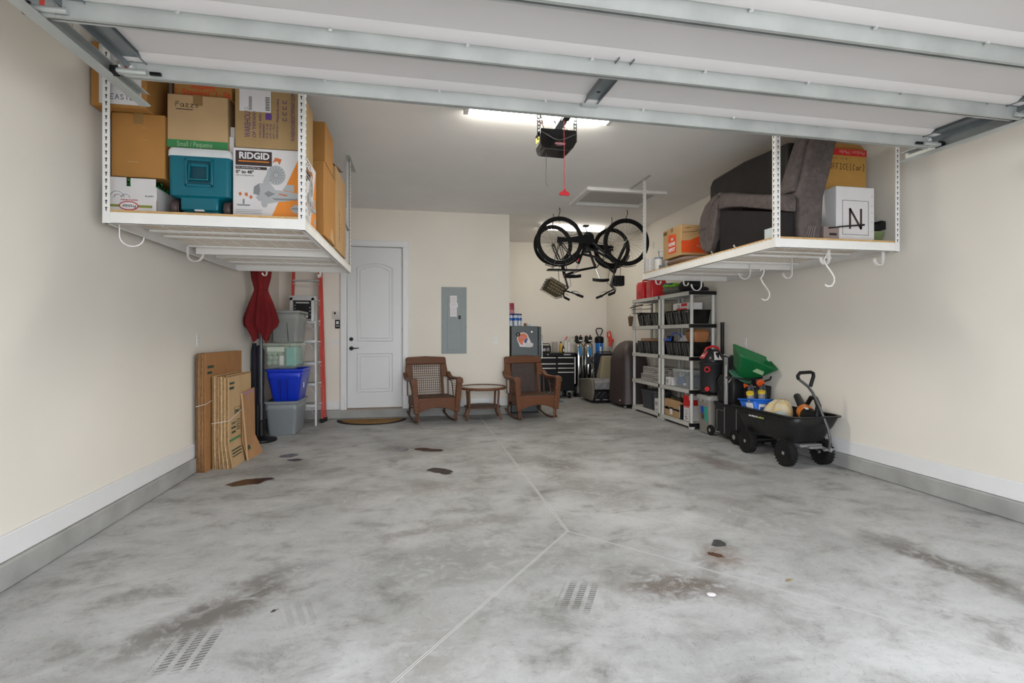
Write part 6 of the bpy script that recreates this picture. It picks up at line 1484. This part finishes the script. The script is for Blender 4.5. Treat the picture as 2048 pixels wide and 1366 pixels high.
MB().box(.06, -.232, .18, .42, -.221, .475).build('lower_door', KB, t, bevel=.003); MB().box(-.36, -.232, .18, .04, -.221, .565).build('lower_door', KB, t, bevel=.003)
text('KOBALT', .038, t, (.20, -.2455, .895), FR, PAPER, 'brand_lettering', w=.15, bold=.0015)
MB().cyl((-.14, -.243, .912), (-.14, -.249, .912), .012, n=14).build('lock', STEEL, t)
b = MB().tube([(.45, -.20, .30), (.45, -.20, .86)], .008, 6).build('side_rail', SILV, t)
for s in (-1, 1):
    for y in (-.16, .16):
        MB().box(s * .34 - .03, y - .035, .125, s * .34 + .03, y + .035, .16).build('caster_fork', STEEL, t)
        wheel(t, (s * .34, y, .064), .064, .035, 'X', STEEL, 'caster')
t = thing('blue_mat', 'pale blue folded mat on the floor beside the tool chest', 'mat', (2.55, 9.75, 0)); MB().box(-.25, -.18, .0005, .25, .18, .02).build('mat_pad', mat('slate_blue_mat', (.09, .14, .18), .7), t, bevel=.005)
t = thing('jobsite_radio', 'grey black jobsite radio on the left of the tool chest', 'radio', (2.60, 10.28, .945))
MB().box(-.12, -.08, 0, .12, .08, .15).build('radio_body', DARK, t, bevel=.03, seg=4); MB().box(-.08, -.085, .03, .0, -.078, .09).build('display', mat('pale_display', (.40, .40, .40), .4), t); MB().box(.02, -.085, .03, .08, -.078, .10).build('speaker_grille', mat('warm_grey_plastic', (.22, .205, .185)), t); MB().tube([(-.11, 0, .14), (-.09, 0, .185), (.09, 0, .185), (.11, 0, .14)], .010, 8).build('carry_handle', DARK, t)
t = thing('glass_canister', 'clear canister of long items standing on the tool chest', 'canister', (2.835, 10.34, .945))
MB().lathe([(.065, 0), (.068, .01), (.068, .215), (.064, .22)], n=28).build('canister_body', mat('clear_canister', (.6, .6, .55), .1, 0, .02, alpha=.4), t)
for k in range(7):
    a = k * .9; MB().cyl((.035 * cos(a), .035 * sin(a), .005), (.045 * cos(a), .045 * sin(a), .20 + .004 * k), .010, n=8).build('stick', mat('stick_' + str(k % 3), ((.35, .03, .04), (.5, .5, .42), (.12, .18, .12))[k % 3], .5), t)
t = thing('cleaner_bottle', 'yellow bottle of cleaner between the canister and spray bottle', 'bottle', (2.945, 10.27, .945)); MB().lathe([(.03, 0), (.034, .01), (.034, .15), (.015, .18), (.013, .22), (.0, .222)], n=18).build('bottle_body', mat('yellow_bottle', (.48, .28, .03), .35, 0, .5, 30), t); MB().lathe([(.0165, .20), (.0165, .23), (.0, .232)], n=14).build('cap', BLACK, t)
t = thing('cleaner_bottle', 'small black bottle in front of the spray bottle', 'bottle', (2.98, 10.21, .945)); MB().lathe([(.026, 0), (.026, .09), (.012, .12), (.012, .14), (0, .142)], n=16).build('bottle_body', BLACK, t); MB().box(-.015, -.0275, .02, .015, -.024, .08).build('label', PAPER, t)
t = thing('spray_bottle', 'white spray bottle with red trigger on the tool chest', 'spray bottle', (3.055, 10.30, .945)); MB().lathe([(.045, 0), (.05, .015), (.048, .14), (.028, .20), (.018, .235), (.0, .236)], n=20).build('bottle_body', OW, t)
MB().box(-.03, -.018, .235, .022, .018, .265).cyl((.02, 0, .25), (.045, 0, .27), .008, n=8).build('spray_head', OW, t, bevel=.004); MB().tube([(-.005, 0, .26), (.02, 0, .31), (.04, 0, .33)], .012, 8).build('red_trigger', RED, t)
t = thing('white_canister', 'tall white canister at the right end of the tool chest', 'canister', (3.135, 10.36, .945)); MB().lathe([(.04, 0), (.042, .01), (.042, .19), (.03, .215), (0, .216)], n=20).build('canister_body', OW, t); MB().lathe([(.0425, .05), (.0428, .15)], n=20).build('label', PAPER, t)
# water softener
def tank(x, label):
    t = thing('filter_tank', label, 'filter tank', (x, 10.45, 0))
    MB().lathe([(.09, 0), (.10, .02), (.10, 1.08), (.085, 1.13), (.05, 1.155), (0, 1.156)], n=36).build('tank_body', mat('polished_steel', (.55, .55, .54), .12, 1), t)
    MB().lathe([(.102, 0), (.104, .01), (.104, .07), (.102, .08)], n=32).build('base_ring', BLACK, t)
    MB().hexa([(-.03, -.1035, .88), (.03, -.1035, .88), (.03, -.09, .88), (-.03, -.09, .88), (-.03, -.1035, 1.06), (.03, -.1035, 1.06), (.03, -.09, 1.06), (-.03, -.09, 1.06)]).build('blue_sticker', mat('sticker_blue', (.02, .20, .45), .4), t)
    b = MB().box(-.07, -.06, 1.157, .08, .06, 1.21).cyl((-.05, -.03, 1.21), (-.05, -.03, 1.29), .035, n=16).cyl((.04, -.02, 1.21), (.04, -.02, 1.275), .04, n=16).cyl((.04, -.02, 1.275), (.04, -.02, 1.31), .015, n=10)
    b.build('valve_head', BLACK, t, bevel=.006)
    MB().box(-.01, -.064, 1.18, .07, -.060, 1.205).build('valve_label', PAPER, t); MB().cyl((-.05, -.03, 1.29), (-.05, -.03, 1.31), .012, n=8).build('red_knob', RED, t)
tank(3.385, 'left polished steel water filter tank beside the tool chest'); tank(3.60, 'right polished steel water filter tank beside the blue cartridge')
t = thing('water_pipe', 'white water supply pipe loop along the alcove wall above tanks', 'pipe', (3.24, 10.60, 0)); PV = mat('white_pvc', (.58, .57, .52), .4)
MB().tube([(0, 0, .25), (0, 0, 1.22), (.03, 0, 1.26), (.30, -.02, 1.26), (.5, -.02, 1.22), (.78, -.02, 1.24), (.80, -.02, 1.20), (.80, 0, .8)][:5], .013, 8).build('pipe_run', PV, t); MB().box(-.02, -.03, .86, .02, .0, .93).build('shutoff_valve', BLACK, t)
t = thing('water_filter', 'blue water filter housing with black cap on the alcove wall', 'water filter', (3.875, 10.51, .70))
MB().lathe([(.06, 0), (.075, .03), (.08, .45), (.0, .451)], n=28).build('blue_housing', mat('filter_blue', (.01, .16, .55), .35), t); MB().lathe([(.092, .44), (.095, .45), (.095, .55), (.07, .58), (0, .582)], n=28).build('black_cap', BLACK, t); MB().box(-.02, -.083, .20, .02, -.07, .36).build('white_label', PAPER, t)
MB().box(-.03, .09, .45, .03, .205, .54).build('mounting_bracket', BLACK, t)
t = thing('shovel', 'shovel with D grip standing behind the water filter', 'shovel', (3.93, 10.66, 0)); MB().cyl((0, 0, .3), (0, 0, 1.28), .014, n=10).build('shaft', OW, t)
MB().tube([(0, 0, 1.26), (-.06, 0, 1.36), (-.075, 0, 1.42), (-.05, 0, 1.455), (.05, 0, 1.455), (.075, 0, 1.42), (.06, 0, 1.36)], .013, 8, closed=True).build('d_grip', DARK, t); MB().prism([(-.1, .3), (.1, .3), (.1, .05), (0, 0), (-.1, .05)], -.008, .008, 'Y').build('blade', STEEL, t)
t = thing('hedge_trimmer', 'bright red tool hanging over the folding chairs in the alcove corner', 'tool', (4.01, 10.30, 1.13)); b = MB().tube([(.03, 0, -.06), (.035, 0, .06), (.03, 0, .15)], .035, 10).box(.0, -.03, .04, .10, .03, .09); b.tube([(.02, 0, .12), (-.03, 0, .14), (-.03, 0, .24), (.02, 0, .26), (.05, 0, .15)], .018, 8).build('red_housing', mat('bright_red_plastic', (.62, .03, .01), .4), t); MB().box(.01, -.01, -.22, .03, .01, -.06).build('steel_shaft', STEEL, t)
t = thing('folding_chair', 'black folding chair with chrome frame leaning before the tanks', 'folding chair', (3.82, 10.05, 0)); t.rotation_euler = (R(-6), 0, R(-12))
MB().box(-.19, -.012, .35, .19, .012, .93).build('fabric_panel', mat('navy_black_fabric', (.012, .015, .028), .8, 0, .2), t, bevel=.008); MB().tube([(-.2, -.015, 0), (-.2, -.015, .90), (-.14, -.015, .96), (.14, -.015, .96), (.2, -.015, .9), (.2, -.015, 0)], .012, 8).build('tube_frame', mat('black_metal', (0, 0, 0)), t)
b = MB().tube([(-.21, -.03, .60), (-.24, -.03, .60), (-.25, -.03, .56), (-.24, -.03, .05)], .012, 8).tube([(-.20, -.03, .88), (-.26, -.03, .88), (-.28, -.03, .85)], .010, 8); b.build('chrome_arm', CHROME, t)
MB().torus((-.22, -.05, .78), .045, .012, 'Y', 24, 8).box(-.38, -.04, .70, -.27, -.01, .86).build('folded_wheel', DARK, t)
t = thing('recliner_chair', 'taupe grey recliner standing in the alcove by the grill cover', 'recliner', (3.62, 9.70, 0))
TA = mat('taupe_microfiber', (.15, .135, .11), .8, 0, .1, 10); TG = mat('grey_velvet', (.17, .165, .17), .7, 0, .35, 16, .4, 40)
prof = [(-.42, .10), (-.46, .2), (-.45, .36), (-.38, .46), (-.25, .475), (.35, .42), (.35, .06), (-.36, .05)]
b = MB(); rings = []
for x, k in ((-.36, .93), (-.345, 1), (-.31, 1), (-.30, .96)): rings.append([(x, y * k, .25 + (z - .25) * k) for y, z in prof])
MBt = b.loft(rings).build('left_arm', TA, t, bevel=.01)
MB().prism([(-.46, .27), (-.44, .40), (-.36, .46), (-.1, .46), (.3, .42), (.3, .25), (-.3, .24)], -.295, .32, 'X').build('front_drape', TG, t, bevel=.012)
MB().box(-.29, -.40, .03, .32, .30, .24).build('black_mechanism', BLACK, t, bevel=.006)
b = MB().box(-.27, -.415, .06, -.19, -.40, .08).box(-.12, -.415, .06, -.02, -.40, .08)
for k in range(9): b.cyl((-.26 + k * .035, -.41, .13 + .035 * (k % 3)), (-.26 + k * .035, -.402, .13 + .035 * (k % 3)), .008, n=6)
b.build('mechanism_rivet', STEEL, t)
MB().hexa([(.0, .10, .42), (.34, .10, .42), (.34, .34, .42), (.0, .34, .42), (.12, .22, .88), (.34, .22, .88), (.34, .38, .88), (.12, .38, .88)]).build('seat_back', mat('tan_microfiber', (.22, .19, .12), .8), t, bevel=.03)
t = thing('covered_grill', 'grill under a dark brown cover beside the far resin shelf', 'grill', (3.84, 8.87, 0))
GC = mat('dark_brown_cover', (.040, .026, .026), .5, 0, .2, 5)
b = MB(); rings = []; n = 72
for z, hx, hy in ((.07, .27, .36), (.12, .265, .355), (.5, .255, .345), (.84, .255, .345), (.97, .23, .32), (1.08, .18, .27), (1.16, .115, .19), (1.20, .05, .10), (1.205, .02, .03)):
    P = rrect(hx, hy, min(hx, hy) * .5, z, 17); ring = []
    for i, p in enumerate(P):
        a = math.atan2(p[1], p[0]); f = 1 + (.05 * sin(9 * a) + .03 * sin(17 * a + 1)) * max(0, (1.05 - z)) * .9; ring.append((p[0] * f, p[1] * f, p[2] + (.012 * sin(6 * a) if z < .1 else 0)))
    rings.append(ring)
b.loft(rings, cap=True).build('fabric_cover', GC, t, angle=70)
MB().box(-.24, -.33, .045, .24, .33, .08).build('cart_base', BLACK, t)
for x in (-.20, .20):
    for y in (-.30, .30): MB().cyl((x - .015, y, .03), (x + .015, y, .03), .03, n=16).box(x - .02, y - .012, .04, x - .015, y + .012, .07).box(x + .015, y - .012, .04, x + .02, y + .012, .07).build('caster', STEEL, t)
MB().sphere((-.275, -.25, .14), .012, .012, .012, 8, 6).build('white_toggle', PAPER, t)
# ================================================================ BICYCLES
SP = mat('spoke_steel', (.14, .13, .11), .4, .4)
def bicycle(label, loc, flip, step, basket, r, wb):
    t = thing('bicycle', label, 'bicycle', loc, 0, 'bicycles hanging from the ceiling'); f = flip
    if flip < 0: t.rotation_euler = (0, 0, R(180 + 3))
    else: t.rotation_euler = (0, 0, R(-3))
    BK = mat('bike_black', (.010, .010, .011), .25, .1)
    for nm, cx in (('rear', 0), ('front', wb)):
        w = MB().torus((cx, 0, 0), r, .029, 'Y', 56, 10).build('wheel', RUB, t)
        MB().torus((cx, 0, 0), r - .032, .010, 'Y', 56, 6).build('rim', BK, w)
        b = MB()
        for k in range(32):
            a = 2 * pi * k / 32; s = 1 if k % 2 else -1; a2 = a + s * .25 * (1 if k % 4 < 2 else -1)
            b.cyl((cx + .022 * cos(a2), s * .022, .022 * sin(a2)), (cx + (r - .035) * cos(a), 0, (r - .035) * sin(a)), .0018, n=4, cap=False)
        b.build('spokes', SP, w, smooth=False)
        MB().cyl((cx, -.035, 0), (cx, .035, 0), .022, n=14).cyl((cx, -.06, 0), (cx, .06, 0), .007, n=8).build('hub', BK, w)
    # tubes (bicycle hangs upside down: saddle and bars below the wheels)
    bb = (.45, 0, .05); sc = (.29, 0, -.36) if not step else (.30, 0, -.36); hd0 = (wb - .155, 0, -.33); hd1 = (wb - .20, 0, -.49)
    b = MB(); b.tube([bb, sc], .020, 10).tube([bb, hd0], .024, 10).tube([hd0, hd1], .026, 10).tube([hd1, (wb - .26, 0, -.70)], .017, 8)
    if step: b.tube([(.345, 0, -.20), (.60, 0, -.25), hd1], .020, 10).tube([(.40, 0, -.08), (.62, 0, -.17), hd0], .018, 10)
    else: b.tube([(.30, 0, -.34), (.58, 0, -.40), hd1], .020, 10)
    for s in (-1, 1): b.tube([bb, (.25, s * .045, .03), (0, s * .055, 0)], .010, 8).tube([sc, (.15, s * .045, -.20), (0, s * .055, 0)], .009, 8)
    b.build('frame', BK, t)
    b = MB()
    for s in (-1, 1): b.tube([(wb - .135, s * .05, -.30), (wb - .04, s * .05, -.10), (wb, s * .05, 0)], .013, 8)
    b.tube([(wb - .135, -.05, -.30), (wb - .135, .05, -.30)], .016, 8); b.build('fork', BK, t)
    MB().tube([sc, (.22, 0, -.53)], .012, 8).build('seat_post', STEEL, t)
    b = MB(); rings = []
    for x, hw, z in ((.07, .075, -.555), (.10, .085, -.56), (.17, .075, -.565), (.25, .035, -.562), (.33, .018, -.555), (.345, .01, -.55)): rings.append([(x, -hw, z + .02), (x, -hw * .7, z - .02), (x, hw * .7, z - .02), (x, hw, z + .02), (x, 0, z + .035)])
    b.loft(rings).build('saddle', BLACK, t, bevel=.006)
    MB().tube([hd1, (wb - .26, 0, -.70), (wb - .20, 0, -.75)], .015, 8).build('stem', BK, t)
    MB().tube([(wb - .30, -.30, -.83), (wb - .25, -.20, -.79), (wb - .20, -.06, -.755), (wb - .20, .06, -.755), (wb - .25, .20, -.79), (wb - .30, .30, -.83)], .014, 8).build('handlebar', BK, t)
    for s in (-1, 1):
        MB().tube([(wb - .30, s * .30, -.83), (wb - .40, s * .33, -.87)], .021, 8).build('grip', BLACK, t)
        MB().tube([(wb - .24, s * .20, -.78), (wb - .30, s * .24, -.77), (wb - .36, s * .26, -.80)], .006, 6).build('brake_lever', STEEL, t)
    b = MB().lathe([(.085, -.052), (.09, -.05), (.09, -.046), (.085, -.044)], (bb[0], 0, bb[2]), 30, 'Y'); b.build('chainring', DARK, t)
    b = MB().tube([(bb[0], -.07, bb[2]), (bb[0] - .06, -.08, bb[2] + .16)], .009, 8).tube([(bb[0], .07, bb[2]), (bb[0] + .06, .08, bb[2] - .16)], .009, 8); b.build('crank', BK, t)
    MB().box(bb[0] - .11, -.16, bb[2] + .15, bb[0] - .02, -.08, bb[2] + .175).build('pedal', DARK, t, bevel=.004); MB().box(bb[0] + .02, .08, bb[2] - .175, bb[0] + .11, .16, bb[2] - .15).build('pedal', DARK, t, bevel=.004)
    b = MB().tube([(bb[0], -.048, bb[2] + .088), (0, -.048, .035), (-.035, -.048, 0), (0, -.048, -.035), (.02, -.048, -.06), (bb[0], -.048, bb[2] - .088)], .004, 5); b.build('chain', MBLACK, t)
    MB().lathe([(.038, -.052), (.045, -.044), (.03, -.036)], (0, 0, 0), 20, 'Y').box(-.01, -.06, -.09, .03, -.045, -.02).build('derailleur', BK, t)
    MB().tube([(wb - .19, .02, -.73), (wb - .10, .03, -.66), (wb - .08, .04, -.42), (wb - .12, .04, -.30)], .004, 5).tube([(wb - .2, -.02, -.73), (wb - .32, -.02, -.66), (wb - .28, -.015, -.44)], .004, 5).build('brake_cable', BLACK, t)
    b = MB().prism([(-.06, -.045), (-.05, .05), (.10, .035), (bb[0] - .08, .085), (bb[0] + .07, .10), (bb[0] + .10, .0), (bb[0] + .03, -.06), (bb[0] - .12, -.045), (.10, -.03)], -.066, -.058, 'Y'); b.build('chain_guard', BK, t, bevel=.004)
    if step:
        b = MB().tube([(-.20, -.06, -.46), (.30, -.06, -.46), (.30, .06, -.46), (-.20, .06, -.46)], .009, 6, closed=True).box(-.19, -.055, -.475, .29, .055, -.45)
        for s in (-1, 1): b.tube([(0, s * .06, -.01), (-.12, s * .06, -.46)], .006, 6).tube([(0, s * .06, -.01), (.10, s * .06, -.46)], .006, 6)
        b.build('rear_rack', BK, t)
    # mudguards
    for cx, a0, a1 in ((0, 200, 330), (wb, 205, 300)):
        b = MB(); P = [(cx + (r + .045) * cos(R(a)), 0, (r + .045) * sin(R(a))) for a in range(a0, a1 + 1, 8)]
        b.tube(P, .022, 6, flat=.25); b.build('mudguard', BK, t)
    MB().box(-.30, -.015, -.20, -.285, .015, -.16).build('reflector', RED, t) if False else MB().sphere((.30, 0, -.30), .022, .018, .022, 10, 8).build('reflector', RED, t)
    if basket:
        b = MB()
        x0, x1, z0, z1 = wb - .17, wb + .14, -.80, -.60
        for z in (z0, z0 + .05, z0 + .10, z0 + .15, z1): k = (z - z0) / (z1 - z0); q = .17 - .02 * k; b.tube([(x0, -q, z), (x1, -q, z), (x1, q, z), (x0, q, z)], .005, 5, closed=True)
        for i in range(8):
            for (px, py) in ((x0 + (x1 - x0) * i / 7, -.165), (x0 + (x1 - x0) * i / 7, .165), (x1, -.165 + .33 * i / 7), (x0, -.165 + .33 * i / 7)): b.tube([(px, py, z0), (px, py * .9, z1)], .003, 4)
        for i in range(6): b.tube([(x0 + (x1 - x0) * i / 5, -.15, z1), (x0 + (x1 - x0) * i / 5, .15, z1)], .003, 4)
        k_ = b.build('basket', MBLACK, t); ln_ = MB().box(x0 + .02, -.14, z0 + .01, x1 - .02, .14, z1 - .005).build('basket_liner', mat('woven_liner', (.16, .125, .07), .8, 0, .5, 50), t)
        q_ = Matrix.Translation((wb, 0, -.70)) @ Matrix.Rotation(R(-28), 4, 'Y') @ Matrix.Translation((-wb, 0, .70))
        for o_ in (k_, ln_): o_.data.transform(q_)
    else:
        MB().box(wb - .22, -.07, -.70, wb - .05, .07, -.54).build('handlebar_bag', BLACK, t, bevel=.015)
    return t
bicycle('nearer black bicycle hanging upside down from ceiling hooks in the alcove', (2.195, 7.72, 2.785), 1, True, False, .350, 1.085)
bicycle('farther black bicycle with a front basket hanging behind the first', (3.235, 8.18, 2.785), -1, False, True, .305, 1.04)
for x, y, z, l in ((2.19, 7.72, 3.12, 'black ceiling hook holding the left wheel of the nearer bicycle'), (3.29, 7.66, 3.12, 'black ceiling hook holding the right wheel of the nearer bicycle'), (3.235, 8.18, 3.075, 'black ceiling hook holding the right wheel of the farther bicycle'), (2.20, 8.13, 3.075, 'black ceiling hook holding the left wheel of the farther bicycle')):
    t = thing('ceiling_hook', l, 'hook', (x, y, ZC), 0, 'bicycle hooks in the ceiling'); d = z - ZC
    MB().tube([(0, 0, 0), (.01, 0, d * .3), (0, .03, d * .6), (0, .045, d + .02), (0, .03, d - .025), (0, 0, d - .03), (0, -.03, d - .02), (0, -.04, d)], .006, 6).build('hook_rod', BLACK, t)

# ================================================================ SMALL LITTER ON THE FLOOR
def leaf(label, x, y, rz, L_=.045, m=None):
    t = thing('dry_leaf', label, 'leaf', (x, y, .001), rz)
    b = MB(); b.hexa([(-L_ / 2, 0, 0), (0, -L_ * .22, 0), (L_ / 2, 0, .002), (0, L_ * .22, 0), (-L_ / 2, 0, .002), (0, -L_ * .22, .006), (L_ / 2, 0, .004), (0, L_ * .22, .006)])
    b.tube([(L_ / 2, 0, .003), (L_ * .8, .002, .002)], .0012, 5); b.build('leaf_blade', m or mat('dry_leaf_brown', (.22, .17, .10), .8, 0, .3, 60), t)
leaf('pale brown dry leaf on the open floor right of the diagonal joint', 1.925, 2.375, 15, .05)
leaf('dark dry leaf on the floor right of the left tyre marks', -.661, 2.551, 35, .03, mat('dark_leaf', (.04, .03, .025), .8))
t = thing('paper_chip', 'small white chip lying in the dark stain on the floor', 'chip', (1.44, 2.316, .001)); MB().lathe([(.018, 0), (.02, .003), (.012, .005), (0, .005)], n=9, sx=1.2).build('chip_body', PAPER, t)
